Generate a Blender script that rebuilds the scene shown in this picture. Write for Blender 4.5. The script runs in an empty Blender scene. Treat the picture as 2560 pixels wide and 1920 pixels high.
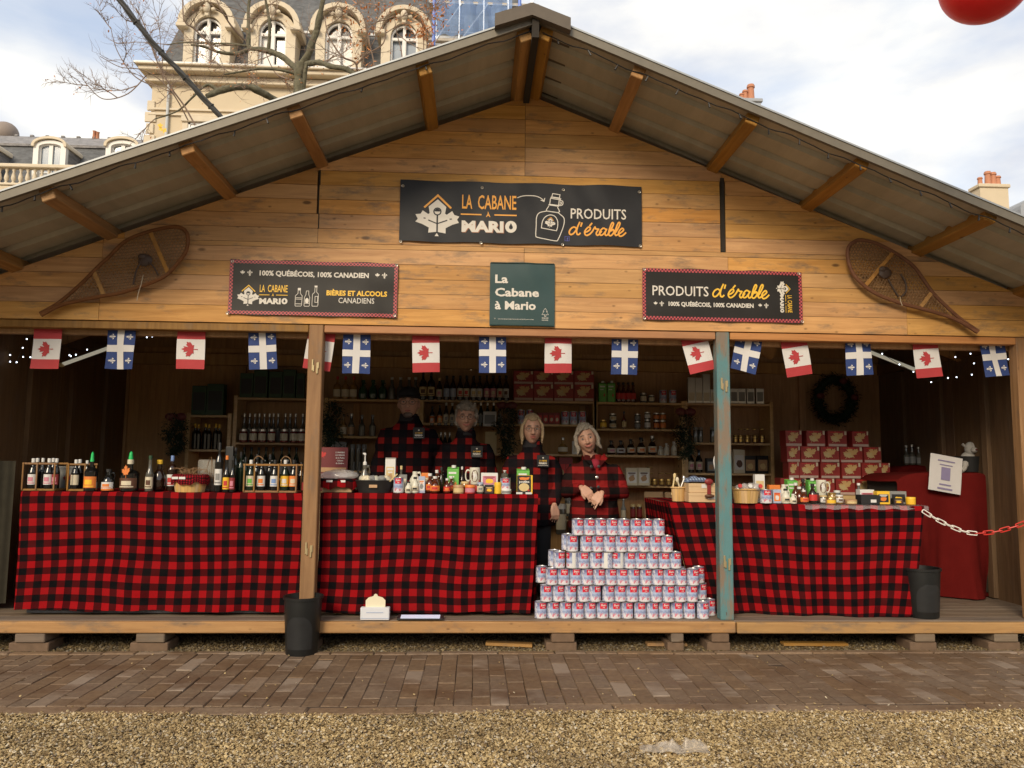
import bpy, bmesh, math, random
import numpy as np
from mathutils import Vector, Matrix, noise
random.seed(7)
R = math.radians
sc = bpy.context.scene
C = sc.collection

# ------------------------------------------------------------------ camera
CAM_H, F_PX, YAW, PITCH, ROLL = 1.36, 1922.0, R(2.67), R(5.6), 0.0103
cam_d = bpy.data.cameras.new('camera'); cam = bpy.data.objects.new('camera', cam_d); C.objects.link(cam)
cam_d.sensor_width = 36.0; cam_d.lens = 36.0 * F_PX / 2560.0
cam_d.clip_start = 0.05; cam_d.clip_end = 3000.0
CM = Matrix.Rotation(-YAW, 4, 'Z') @ Matrix.Rotation(math.pi / 2 + PITCH, 4, 'X') @ Matrix.Rotation(ROLL, 4, 'Z')
cam.matrix_world = Matrix.Translation((0, 0, CAM_H)) @ CM
sc.camera = cam

# ------------------------------------------------------------------ sky, sun, exposure
SUN_EL, SUN_AZ = R(30), R(-24)        # azimuth: sun stands behind the viewer, to the left
sun_dir = Vector((math.sin(SUN_AZ) * math.cos(SUN_EL), -math.cos(SUN_AZ) * math.cos(SUN_EL), math.sin(SUN_EL)))
w = bpy.data.worlds.new('World'); sc.world = w; w.use_nodes = True
nt = w.node_tree; nt.nodes.clear()
N, L = nt.nodes.new, nt.links.new
sky = N('ShaderNodeTexSky'); sky.sky_type = 'NISHITA'; sky.sun_disc = False
sky.sun_elevation = SUN_EL; sky.sun_rotation = math.atan2(sun_dir.x, sun_dir.y)
sky.air_density = 1.0; sky.dust_density = 1.5
tc = N('ShaderNodeTexCoord'); mp = N('ShaderNodeMapping'); mp.inputs['Scale'].default_value = (1.0, 1.0, 2.4)
mp.inputs['Rotation'].default_value = (0.2, 0.1, 0.9); mp.inputs['Location'].default_value = (0.35, 0.1, 0.2)
L(tc.outputs['Generated'], mp.inputs['Vector'])
n1 = N('ShaderNodeTexNoise'); n1.inputs['Scale'].default_value = 2.6; n1.inputs['Detail'].default_value = 7; n1.inputs['Roughness'].default_value = 0.52
n1.inputs['Distortion'].default_value = 0.4
L(mp.outputs[0], n1.inputs['Vector'])
cr = N('ShaderNodeValToRGB'); cr.color_ramp.elements[0].position = 0.36; cr.color_ramp.elements[1].position = 0.58
cr.color_ramp.elements[0].color = (0.30, 0.30, 0.30, 1); cr.color_ramp.elements[1].color = (1, 1, 1, 1)
L(n1.outputs['Fac'], cr.inputs['Fac'])
n2 = N('ShaderNodeTexNoise'); n2.inputs['Scale'].default_value = 5.0; n2.inputs['Detail'].default_value = 6
L(mp.outputs[0], n2.inputs['Vector'])
cc = N('ShaderNodeMixRGB'); cc.inputs[1].default_value = (6.2, 6.5, 7.2, 1); cc.inputs[2].default_value = (9.6, 9.3, 8.6, 1)
cr2 = N('ShaderNodeValToRGB'); cr2.color_ramp.elements[0].position = 0.38; cr2.color_ramp.elements[1].position = 0.62
L(n2.outputs['Fac'], cr2.inputs['Fac']); L(cr2.outputs[0], cc.inputs[0])
blue = N('ShaderNodeMixRGB'); blue.blend_type = 'ADD'; blue.inputs[0].default_value = 1.0
blue.inputs[2].default_value = (2.6, 3.0, 3.6, 1); L(sky.outputs[0], blue.inputs[1])
mx = N('ShaderNodeMixRGB'); L(cr.outputs[0], mx.inputs[0]); L(blue.outputs[0], mx.inputs[1]); L(cc.outputs[0], mx.inputs[2])
bg = N('ShaderNodeBackground'); bg.inputs['Strength'].default_value = 0.051
out = N('ShaderNodeOutputWorld'); L(mx.outputs[0], bg.inputs[0]); L(bg.outputs[0], out.inputs[0])
sd = bpy.data.lights.new('sun', 'SUN'); sun = bpy.data.objects.new('sun', sd); C.objects.link(sun)
sd.energy = 1.25; sd.angle = R(22); sd.color = (1.0, 0.84, 0.62)
sun.rotation_euler = sun_dir.to_track_quat('Z', 'Y').to_euler()
sc.view_settings.view_transform = 'Standard'; sc.view_settings.look = 'None'
sc.view_settings.exposure = 1.26; sc.view_settings.gamma = 1.0
sc.render.engine = 'CYCLES'
sc.cycles.max_bounces = 6; sc.cycles.diffuse_bounces = 4; sc.cycles.glossy_bounces = 3
sc.cycles.transmission_bounces = 4; sc.cycles.transparent_max_bounces = 8
sc.cycles.use_denoising = True

# ------------------------------------------------------------------ pixel helpers (2212-wide picture units)
def ray(u, v):
    return (CM.to_3x3() @ Vector(((u * 1.1573 - 1280) / F_PX, (960 - v * 1.1573) / F_PX, -1)))
def at(u, v, Y):
    d = ray(u, v); return Vector((0, 0, CAM_H)) + d * (Y / d.y)
def atz(u, v, z):
    d = ray(u, v); return Vector((0, 0, CAM_H)) + d * ((z - CAM_H) / d.z)
CROPS = dict(A=(0, 780, .3617), B=(750, 900, .2938), D=(1200, 900, .2938), E=(1650, 800, .4114), V=(0, 0, 1.1573))
def cp(c, x, y):
    a = CROPS[c]; return ((a[0] + x * a[2]) / 1.1573, (a[1] + y * a[2]) / 1.1573)

# ------------------------------------------------------------------ materials
MATS = {}
class NT:
    def __init__(s, name):
        s.m = bpy.data.materials.new(name); s.m.use_nodes = True; s.t = s.m.node_tree
        s.b = s.t.nodes['Principled BSDF']
    def n(s, t, **kw):
        x = s.t.nodes.new(t)
        for k, v in kw.items():
            if hasattr(x, k): setattr(x, k, v)
            else: x.inputs[k.replace('_', ' ')].default_value = v
        return x
    def l(s, a, b): s.t.links.new(a, b)
    def math(s, op, a, b=None, c=None):
        x = s.t.nodes.new('ShaderNodeMath'); x.operation = op
        for i, q in enumerate((a, b, c)):
            if q is None: continue
            if isinstance(q, (int, float)): x.inputs[i].default_value = q
            else: s.l(q, x.inputs[i])
        return x.outputs[0]
    def mix(s, f, a, b, mode='MIX'):
        x = s.t.nodes.new('ShaderNodeMixRGB'); x.blend_type = mode
        for i, q in enumerate((f, a, b)):
            if isinstance(q, (int, float)): x.inputs[i].default_value = q
            elif isinstance(q, tuple): x.inputs[i].default_value = q if len(q) == 4 else (*q, 1)
            else: s.l(q, x.inputs[i])
        return x.outputs[0]
    def ramp(s, f, *st):
        x = s.t.nodes.new('ShaderNodeValToRGB'); e = x.color_ramp.elements
        while len(e) < len(st): e.new(0.5)
        for i, (p, c) in enumerate(st):
            e[i].position = p; e[i].color = (c, c, c, 1) if isinstance(c, (int, float)) else (*c, 1)
        s.l(f, x.inputs[0]); return x.outputs[0]
    def noise(s, vec, scale, detail=4, rough=0.55, dist=0.0):
        x = s.t.nodes.new('ShaderNodeTexNoise'); x.inputs['Scale'].default_value = scale
        x.inputs['Detail'].default_value = detail; x.inputs['Roughness'].default_value = rough
        x.inputs['Distortion'].default_value = dist
        if vec is not None: s.l(vec, x.inputs['Vector'])
        return x.outputs['Fac']
    def coords(s, scale=(1, 1, 1), rnd=True, kind='Object'):
        t = s.t.nodes.new('ShaderNodeTexCoord'); m = s.t.nodes.new('ShaderNodeMapping')
        m.inputs['Scale'].default_value = scale; s.l(t.outputs[kind], m.inputs['Vector'])
        if rnd:
            o = s.t.nodes.new('ShaderNodeObjectInfo')
            a = s.t.nodes.new('ShaderNodeVectorMath'); a.operation = 'SCALE'; a.inputs[0].default_value = (37.0, 51.0, 23.0)
            s.l(o.outputs['Random'], a.inputs['Scale']); s.l(a.outputs[0], m.inputs['Location']); s.rnd = o.outputs['Random']
        return m.outputs[0]
    def bump(s, h, dist=0.002, st=1.0):
        x = s.t.nodes.new('ShaderNodeBump'); x.inputs['Distance'].default_value = dist; x.inputs['Strength'].default_value = st
        s.l(h, x.inputs['Height']); s.l(x.outputs[0], s.b.inputs['Normal'])
    def base(s, c):
        if isinstance(c, tuple): s.b.inputs['Base Color'].default_value = (*c[:3], 1)
        else: s.l(c, s.b.inputs['Base Color'])
    def rough(s, r):
        if isinstance(r, (int, float)): s.b.inputs['Roughness'].default_value = r
        else: s.l(r, s.b.inputs['Roughness'])
def plain(name, col, rough=0.6, metal=0.0, var=0.12, scale=18.0, bump=0.0, coat=0.0, spec=0.5, trans=0.0, emit=None, alpha=1.0):
    key = name
    if key in MATS: return MATS[key]
    q = NT(name); v = q.coords()
    f = q.noise(v, scale, 5)
    lo = tuple(c * (1 - var) for c in col); hi = tuple(min(1, c * (1 + var)) for c in col)
    q.base(q.mix(f, lo, hi)); q.rough(rough)
    q.b.inputs['Metallic'].default_value = metal; q.b.inputs['Specular IOR Level'].default_value = spec
    q.b.inputs['Coat Weight'].default_value = coat; q.b.inputs['Transmission Weight'].default_value = trans
    q.b.inputs['Alpha'].default_value = alpha
    if emit: q.b.inputs['Emission Color'].default_value = (*emit[0], 1); q.b.inputs['Emission Strength'].default_value = emit[1]
    if bump: q.bump(f, bump)
    MATS[key] = q.m; return q.m
def wood(name, light, dark, axis='x', knots=True, stain=0.5, rough=0.62, grey=(0.13, 0.11, 0.09), band=0.45):
    if name in MATS: return MATS[name]
    q = NT(name)
    st = {'x': (0.6, 9, 9), 'y': (9, 0.6, 9), 'z': (9, 9, 0.6)}[axis]
    v = q.coords(st); g = q.noise(v, 3.2, 7, 0.6, 0.8)
    v1 = q.coords((1, 1, 1)); big = q.noise(v1, 2.2, 4, 0.6)
    col = q.mix(q.ramp(g, (0.32, 0.0), (0.66, 1.0)), dark, light)
    col = q.mix(q.math('MULTIPLY', q.ramp(big, (0.45, 0), (0.75, 1)), band), col, tuple(c * 0.62 for c in light), 'MIX')
    # boards differ one from the next
    hs = q.n('ShaderNodeHueSaturation'); q.l(col, hs.inputs['Color'])
    q.l(q.math('ADD', q.math('MULTIPLY', q.rnd, 0.24), 0.87), hs.inputs['Value'])
    q.l(q.math('ADD', q.math('MULTIPLY', q.math('FRACT', q.math('MULTIPLY', q.rnd, 7.31)), 0.2), 0.9), hs.inputs['Saturation'])
    q.l(q.math('ADD', q.math('MULTIPLY', q.math('FRACT', q.math('MULTIPLY', q.rnd, 3.7)), 0.008), 0.495), hs.inputs['Hue'])
    col = hs.outputs[0]
    if knots:
        ks = {'x': (3.2, 5, 7.5), 'y': (5, 3.2, 7.5), 'z': (7.5, 7.5, 3.2)}[axis]
        vk = q.coords(ks); vo = q.n('ShaderNodeTexVoronoi'); vo.inputs['Scale'].default_value = 1.0; q.l(vk, vo.inputs['Vector'])
        k = q.ramp(vo.outputs['Distance'], (0.0, 1.0), (0.07, 1.0), (0.13, 0.0))
        sel = q.ramp(vo.outputs['Color'], (0.5, 0.0), (0.55, 1.0))
        col = q.mix(q.math('MULTIPLY', q.math('MULTIPLY', k, sel), 0.8), col, (0.075, 0.035, 0.015))
    vs = q.coords((1.2, 1.2, 4.0) if axis == 'x' else (3, 3, 1)); s1 = q.noise(vs, 2.6, 8, 0.68)
    col = q.mix(q.math('MULTIPLY', q.ramp(s1, (0.53, 0.0), (0.68, 1.0)), stain), col, grey)
    if knots:
        vk2 = q.coords({'x': (9, 14, 16), 'y': (14, 9, 16), 'z': (16, 16, 9)}[axis]); vo2 = q.n('ShaderNodeTexVoronoi'); vo2.inputs['Scale'].default_value = 1.0; q.l(vk2, vo2.inputs['Vector'])
        col = q.mix(q.math('MULTIPLY', q.math('MULTIPLY', q.ramp(vo2.outputs['Distance'], (0.05, 1.0), (0.16, 0.0)), q.ramp(vo2.outputs['Color'], (0.62, 0.0), (0.66, 1.0))), 0.6), col, (0.09, 0.045, 0.02))
    q.base(col); q.rough(rough); q.bump(g, 0.0015, 0.6)
    q.b.inputs['Specular IOR Level'].default_value = 0.3
    MATS[name] = q.m; return q.m
def plaid(name, pu, pv, red=(0.31, 0.006, 0.009), black=(0.004, 0.004, 0.005), mode='UV', rough=0.85, both=0.36, duty=0.5):
    if name in MATS: return MATS[name]
    q = NT(name)
    v = q.coords((1, 1, 1), rnd=False, kind='UV' if mode == 'UV' else 'Object')
    sp = q.n('ShaderNodeSeparateXYZ'); q.l(v, sp.inputs[0])
    a = q.math('LESS_THAN', q.math('FRACT', q.math('DIVIDE', sp.outputs['X'], pu)), duty)
    b = q.math('LESS_THAN', q.math('FRACT', q.math('DIVIDE', sp.outputs['Y' if mode == 'UV' else 'Z'], pv)), duty)
    s = q.math('MULTIPLY', q.math('ADD', a, b), 0.5)
    tw = q.n('ShaderNodeTexWave', bands_direction='DIAGONAL'); tw.inputs['Scale'].default_value = 160; q.l(v, tw.inputs['Vector'])
    mid = tuple(r * both * (0.55 + 0.0) + k * (1 - both) for r, k in zip(red, black))
    col = q.ramp(s, (0.0, black), (0.5, mid), (1.0, red)); col.node.color_ramp.interpolation = 'CONSTANT'
    col.node.color_ramp.elements[1].position = 0.3; col.node.color_ramp.elements[2].position = 0.8
    n = q.noise(v, 7, 5); n2 = q.noise(v, 90, 2)
    col = q.mix(q.math('MULTIPLY', tw.outputs['Fac'], 0.16), col, (0.0, 0.0, 0.0))
    col = q.mix(q.math('MULTIPLY', q.ramp(n, (0.4, 0), (0.7, 1)), 0.05), col, (0.10, 0.06, 0.05))
    q.base(col); q.rough(rough); q.bump(n2, 0.001, 0.5); q.b.inputs['Specular IOR Level'].default_value = 0.05
    q.b.inputs['Sheen Weight'].default_value = 0.0
    MATS[name] = q.m; return q.m

# ------------------------------------------------------------------ geometry collector
class G:
    def __init__(s): s.v = []; s.f = []; s.uv = None; s.sm = []
    def add(s, vs, fs, smooth=False):
        o = len(s.v); s.v.extend([tuple(p) for p in vs]); s.f.extend([tuple(i + o for i in f) for f in fs]); s.sm.extend([smooth] * len(fs)); return s
    def box(s, c, d, rot=None, b=0.0):
        x, y, z = (d[0] / 2, d[1] / 2, d[2] / 2); b = min(b, x * .49, y * .49, z * .49)
        if b <= 0:
            vs = [Vector((i * x, j * y, k * z)) for i in (-1, 1) for j in (-1, 1) for k in (-1, 1)]
            fs = [(0, 1, 3, 2), (4, 6, 7, 5), (0, 4, 5, 1), (2, 3, 7, 6), (0, 2, 6, 4), (1, 5, 7, 3)]
        else:
            vs = []; ix = {}
            for i in (-1, 1):
                for j in (-1, 1):
                    for k in (-1, 1):
                        for a, p in enumerate(((i * x, j * (y - b), k * (z - b)), (i * (x - b), j * y, k * (z - b)), (i * (x - b), j * (y - b), k * z))):
                            ix[(i, j, k, a)] = len(vs); vs.append(Vector(p))
            fs = []
            for i in (-1, 1):
                fs.append([ix[(i, j, k, 0)] for j, k in ((-1, -1), (1, -1), (1, 1), (-1, 1))][::i])
                fs.append([ix[(j, i, k, 1)] for j, k in ((-1, -1), (-1, 1), (1, 1), (1, -1))][::i])
                fs.append([ix[(j, k, i, 2)] for j, k in ((-1, -1), (1, -1), (1, 1), (-1, 1))][::i])
            for i in (-1, 1):
                for j in (-1, 1):
                    fs.append([ix[(i, j, -1, 0)], ix[(i, j, 1, 0)], ix[(i, j, 1, 1)], ix[(i, j, -1, 1)]])
                    fs.append([ix[(i, -1, j, 0)], ix[(i, 1, j, 0)], ix[(i, 1, j, 2)], ix[(i, -1, j, 2)]])
                    fs.append([ix[(-1, i, j, 1)], ix[(1, i, j, 1)], ix[(1, i, j, 2)], ix[(-1, i, j, 2)]])
                    for k in (-1, 1): fs.append([ix[(i, j, k, 0)], ix[(i, j, k, 1)], ix[(i, j, k, 2)]])
        if rot is not None: vs = [rot @ p for p in vs]
        c = Vector(c); return s.add([p + c for p in vs], fs)
    def lathe(s, prof, seg=16, c=(0, 0, 0), sx=1, sy=1, cap=True, axis=None, smooth=True, a0=0.0, a1=2 * math.pi):
        vs = []; fs = []; full = abs(a1 - a0 - 2 * math.pi) < 1e-6; m = seg if full else seg + 1
        for r, z in prof:
            for i in range(m):
                a = a0 + (a1 - a0) * i / seg; vs.append(Vector((r * math.cos(a) * sx, r * math.sin(a) * sy, z)))
        for k in range(len(prof) - 1):
            for i in range(seg):
                j = (i + 1) % m if full else i + 1
                fs.append((k * m + i, k * m + j, (k + 1) * m + j, (k + 1) * m + i))
        if cap and full:
            if prof[0][0] > 1e-5: fs.append(tuple(range(m))[::-1])
            if prof[-1][0] > 1e-5: fs.append(tuple((len(prof) - 1) * m + i for i in range(m)))
        if axis is not None:
            q = Vector((0, 0, 1)).rotation_difference(Vector(axis).normalized()); vs = [q @ p for p in vs]
        c = Vector(c); return s.add([p + c for p in vs], fs, smooth)
    def tube(s, pts, r, seg=8, cap=True, closed=False, smooth=True):
        pts = [Vector(p) for p in pts]; n = len(pts); rs = r if isinstance(r, (list, tuple)) else [r] * n
        vs = []; fs = []; prev = None
        for i, p in enumerate(pts):
            if closed: t = pts[(i + 1) % n] - pts[i - 1]
            else: t = pts[min(i + 1, n - 1)] - pts[max(i - 1, 0)]
            if t.length < 1e-9: t = Vector((0, 0, 1))
            t.normalize()
            if prev is None: u = t.orthogonal().normalized()
            else: u = (prev - t * prev.dot(t)); u = u.normalized() if u.length > 1e-6 else t.orthogonal().normalized()
            prev = u; w_ = t.cross(u)
            for k in range(seg):
                a = 2 * math.pi * k / seg; vs.append(p + (u * math.cos(a) + w_ * math.sin(a)) * rs[i])
        for i in range(n if closed else n - 1):
            j = (i + 1) % n
            for k in range(seg): fs.append((i * seg + k, i * seg + (k + 1) % seg, j * seg + (k + 1) % seg, j * seg + k))
        if cap and not closed: fs.append(tuple(range(seg))[::-1]); fs.append(tuple((n - 1) * seg + k for k in range(seg)))
        return s.add(vs, fs, smooth)
    def ell(s, c, r, seg=16, rings=10, rot=None, smooth=True, fn=None):
        vs = [Vector((0, 0, -1))]; fs = []
        for i in range(1, rings):
            p = -math.pi / 2 + math.pi * i / rings
            for k in range(seg):
                a = 2 * math.pi * k / seg; vs.append(Vector((math.cos(p) * math.cos(a), math.cos(p) * math.sin(a), math.sin(p))))
        vs.append(Vector((0, 0, 1))); e = len(vs) - 1
        for k in range(seg):
            fs.append((0, 1 + (k + 1) % seg, 1 + k)); b = 1 + (rings - 2) * seg; fs.append((e, b + k, b + (k + 1) % seg))
        for i in range(rings - 2):
            for k in range(seg):
                a = 1 + i * seg; fs.append((a + k, a + (k + 1) % seg, a + seg + (k + 1) % seg, a + seg + k))
        if fn: vs = [fn(p) for p in vs]
        vs = [Vector((p.x * r[0], p.y * r[1], p.z * r[2])) for p in vs]
        if rot is not None: vs = [rot @ p for p in vs]
        c = Vector(c); return s.add([p + c for p in vs], fs, smooth)
    def loft(s, rings, seg=20, smooth=True):   # rings: (cx, cy, cz, rx, ry)
        vs = []; fs = []
        for (cx, cy, cz, rx, ry) in rings:
            for k in range(seg):
                a = 2 * math.pi * k / seg; vs.append((cx + rx * math.cos(a), cy + ry * math.sin(a), cz))
        for i in range(len(rings) - 1):
            for k in range(seg): fs.append((i * seg + k, i * seg + (k + 1) % seg, (i + 1) * seg + (k + 1) % seg, (i + 1) * seg + k))
        fs.append(tuple(range(seg))[::-1]); fs.append(tuple((len(rings) - 1) * seg + k for k in range(seg)))
        return s.add(vs, fs, smooth)
    def poly(s, pts, y0, y1=None, mat=None):      # flat polygon in x-z, front at y0; with y1 a prism
        n = len(pts)
        if y1 is None: return s.add([(p[0], y0, p[1]) for p in pts], [tuple(range(n))])
        vs = [(p[0], y0, p[1]) for p in pts] + [(p[0], y1, p[1]) for p in pts]
        fs = [tuple(range(n)), tuple(range(n, 2 * n))[::-1]] + [(i, i + n, (i + 1) % n + n, (i + 1) % n) for i in range(n)]
        return s.add(vs, fs)
    def stroke(s, pts, w_, y=0.0, closed=False, dy=-0.0004):
        pts = [Vector((p[0], p[1])) for p in pts]; n = len(pts); vs = []; fs = []
        for i, p in enumerate(pts):
            a = pts[i - 1] if (i > 0 or closed) else p; b = pts[(i + 1) % n] if (i < n - 1 or closed) else p
            d1 = (p - a).normalized() if (p - a).length > 1e-9 else (b - p).normalized()
            d2 = (b - p).normalized() if (b - p).length > 1e-9 else d1
            t = (d1 + d2); t = t.normalized() if t.length > 1e-6 else d1
            nn = Vector((-t.y, t.x)); k = min(1.6, 1 / max(0.5, nn.dot(Vector((-d1.y, d1.x)))))
            if not closed and i == 0: p = p - t * w_ * .35
            if not closed and i == n - 1: p = p + t * w_ * .35
            q = y + dy * i / max(1, n - 1)
            for sg in (1, -1): vs.append((p.x + nn.x * sg * w_ / 2 * k, q, p.y + nn.y * sg * w_ / 2 * k))
        for i in range(n if closed else n - 1):
            j = (i + 1) % n; fs.append((2 * i, 2 * i + 1, 2 * j + 1, 2 * j))
        return s.add(vs, fs)
    def xf(s, M):
        s.v = [tuple(M @ Vector(p)) for p in s.v]; return s
    def mesh(s, name):
        me = bpy.data.meshes.new(name); me.from_pydata(s.v, [], s.f)
        me.polygons.foreach_set('use_smooth', s.sm)
        if s.uv is not None:
            ul = me.uv_layers.new(name='UVMap'); li = np.zeros(len(me.loops), dtype=np.int32); me.loops.foreach_get('vertex_index', li)
            ul.data.foreach_set('uv', np.array(s.uv, dtype=np.float32)[li].ravel())
        if any(s.sm): me.set_sharp_from_angle(angle=R(40))
        me.update(); return me
def obj(name, g, mat, parent=None, loc=None, rot=None, label=None, kind=None):
    me = g.mesh(name) if isinstance(g, G) else g
    if mat is not None and not me.materials: me.materials.append(mat)
    o = bpy.data.objects.new(name, me); C.objects.link(o)
    if parent is not None: o.parent = parent
    if loc is not None: o.location = loc
    if rot is not None: o.rotation_euler = rot
    if label: o['label'] = label
    if kind: o['kind'] = kind
    return o
def tag(o, label, cat, group=None):
    o['label'] = label; o['category'] = cat
    if group: o['group'] = group
    return o
def thing(name, label, cat, loc=(0, 0, 0), rz=0.0, group=None, scale=None):
    o = bpy.data.objects.new(name, None); C.objects.link(o); o.empty_display_size = 0.05
    o.location = loc; o.rotation_euler = (0, 0, rz)
    if scale: o.scale = scale
    return tag(o, label, cat, group)
KIDS = {}
def copy_tree(o, parent=None):
    c = o.copy(); C.objects.link(c)
    if parent is not None: c.parent = parent
    for ch in o.children: copy_tree(ch, c)
    return c
ORD = ['first', 'second', 'third', 'fourth', 'fifth', 'sixth', 'seventh', 'eighth', 'ninth', 'tenth', 'eleventh', 'twelfth', 'thirteenth', 'fourteenth', 'fifteenth', 'sixteenth']
def nth(i, n):
    if n == 1: return ''
    if i == 0: return 'leftmost '
    if i == n - 1: return 'rightmost '
    return ORD[i] + ' '

# ------------------------------------------------------------------ text
TXT = {}
def text2d(s, size, bold=0.0, xs=1.0, shear=0.0, align='CENTER', space=1.0, res=2):
    key = (s, bold, shear, space, res)
    if key not in TXT:
        cu = bpy.data.curves.new('t', 'FONT'); cu.body = s; cu.size = 1.0; cu.offset = bold; cu.shear = shear
        cu.resolution_u = res; cu.space_character = space; cu.fill_mode = 'FRONT'
        o = bpy.data.objects.new('t', cu); C.objects.link(o)
        bpy.context.view_layer.update()
        me = bpy.data.meshes.new_from_object(o.evaluated_get(bpy.context.evaluated_depsgraph_get()))
        vs = [(v.co.x, v.co.y) for v in me.vertices]; fs = [tuple(p.vertices) for p in me.polygons]
        bpy.data.objects.remove(o); bpy.data.curves.remove(cu); bpy.data.meshes.remove(me)
        TXT[key] = (vs, fs)
    vs, fs = TXT[key]
    if not vs: return [], []
    x0 = min(v[0] for v in vs); x1 = max(v[0] for v in vs)
    ox = {'CENTER': (x0 + x1) / 2, 'LEFT': x0, 'RIGHT': x1}[align]
    return [((v[0] - ox) * size * xs, v[1] * size) for v in vs], fs
def put_text(g, s, x, z, width=None, height=0.05, y=0.0, bold=0.0, shear=0.0, align='CENTER', space=1.0, res=2, rot=0.0):
    """cap height = height; width fits the text to that width"""
    vs, fs = text2d(s, height / 0.70, bold, 1.0, shear, align, space, res)
    if not vs: return
    w0 = max(v[0] for v in vs) - min(v[0] for v in vs); k = width / w0 if width else 1.0
    c_, s_ = math.cos(rot), math.sin(rot)
    g.add([(x + v[0] * k * c_ - v[1] * s_, y, z + v[0] * k * s_ + v[1] * c_) for v in vs], fs)
LEAF = [(0, 1), (.13, .74), (.28, .82), (.20, .40), (.42, .62), (.47, .52), (.70, .56), (.62, .34), (.71, .28), (.37, .02), (.41, -.10), (.03, -.06), (.035, -.45)]
LEAF = LEAF + [(-a, b) for a, b in LEAF[:0:-1]]
def leaf_pts(cx, cz, s, rot=0.0):
    c_, s_ = math.cos(rot), math.sin(rot)
    return [(cx + s * (a * c_ - b * s_), cz + s * (a * s_ + b * c_)) for a, b in LEAF]
def fleur(g, cx, cz, s, y):
    g.poly([(cx + a * s, cz + b * s) for a, b in ((0, 1), (.22, .55), (.1, .05), (.1, -.15), (-.1, -.15), (-.1, .05), (-.22, .55))], y)
    for k in (-1, 1):
        g.poly([(cx + k * a * s, cz + b * s) for a, b in ((.14, -.1), (.3, .35), (.6, .45), (.75, .15), (.6, -.05), (.5, .15), (.36, .1), (.25, -.12))], y)
        g.poly([(cx + k * a * s, cz + b * s) for a, b in ((.0, -.3), (.12, -.3), (.3, -.75), (.12, -.62), (0, -.95))], y)
    g.poly([(cx + a * s, cz + b * s) for a, b in ((-.42, -.17), (.42, -.17), (.42, -.28), (-.42, -.28))], y)
def smooth_line(pts, n=5):
    P = [Vector(p) for p in pts]; out_ = []
    for i in range(len(P) - 1):
        a = P[max(i - 1, 0)]; b = P[i]; c = P[i + 1]; d = P[min(i + 2, len(P) - 1)]
        for k in range(n):
            t = k / n; out_.append(0.5 * ((2 * b) + (c - a) * t + (2 * a - 5 * b + 4 * c - d) * t * t + (3 * b - a - 3 * c + d) * t ** 3))
    out_.append(P[-1].copy()); return out_
# ================================================================== GROUND
def gravel_mat():
    q = NT('gravel_ground'); v = q.coords((1, 1, 1), rnd=False)
    vo = q.n('ShaderNodeTexVoronoi'); vo.inputs['Scale'].default_value = 95; q.l(v, vo.inputs['Vector'])
    sp = q.n('ShaderNodeSeparateXYZ'); q.l(vo.outputs['Color'], sp.inputs[0])
    c = q.ramp(sp.outputs[0], (0.0, (.10, .065, .035)), (0.35, (.24, .17, .09)), (0.7, (.36, .27, .15)), (1.0, (.50, .42, .29)))
    big = q.noise(v, 1.3, 5)
    c = q.mix(q.math('MULTIPLY', q.ramp(big, (.45, 0), (.7, 1)), .45), c, (.10, .07, .04))
    c = q.mix(q.ramp(vo.outputs['Distance'], (.35, 0), (.75, 1)), c, (.05, .035, .02))
    q.base(c); q.rough(.85); q.bump(q.math('SUBTRACT', 1.0, vo.outputs['Distance']), .006); return q.m
M_GRAVEL = gravel_mat()
g = G(); n = 40
g.add([(-400, -400, 0), (400, -400, 0), (400, 600, 0), (-400, 600, 0)], [(0, 1, 2, 3)])
ground = obj('ground', g, M_GRAVEL, kind='structure')

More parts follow.
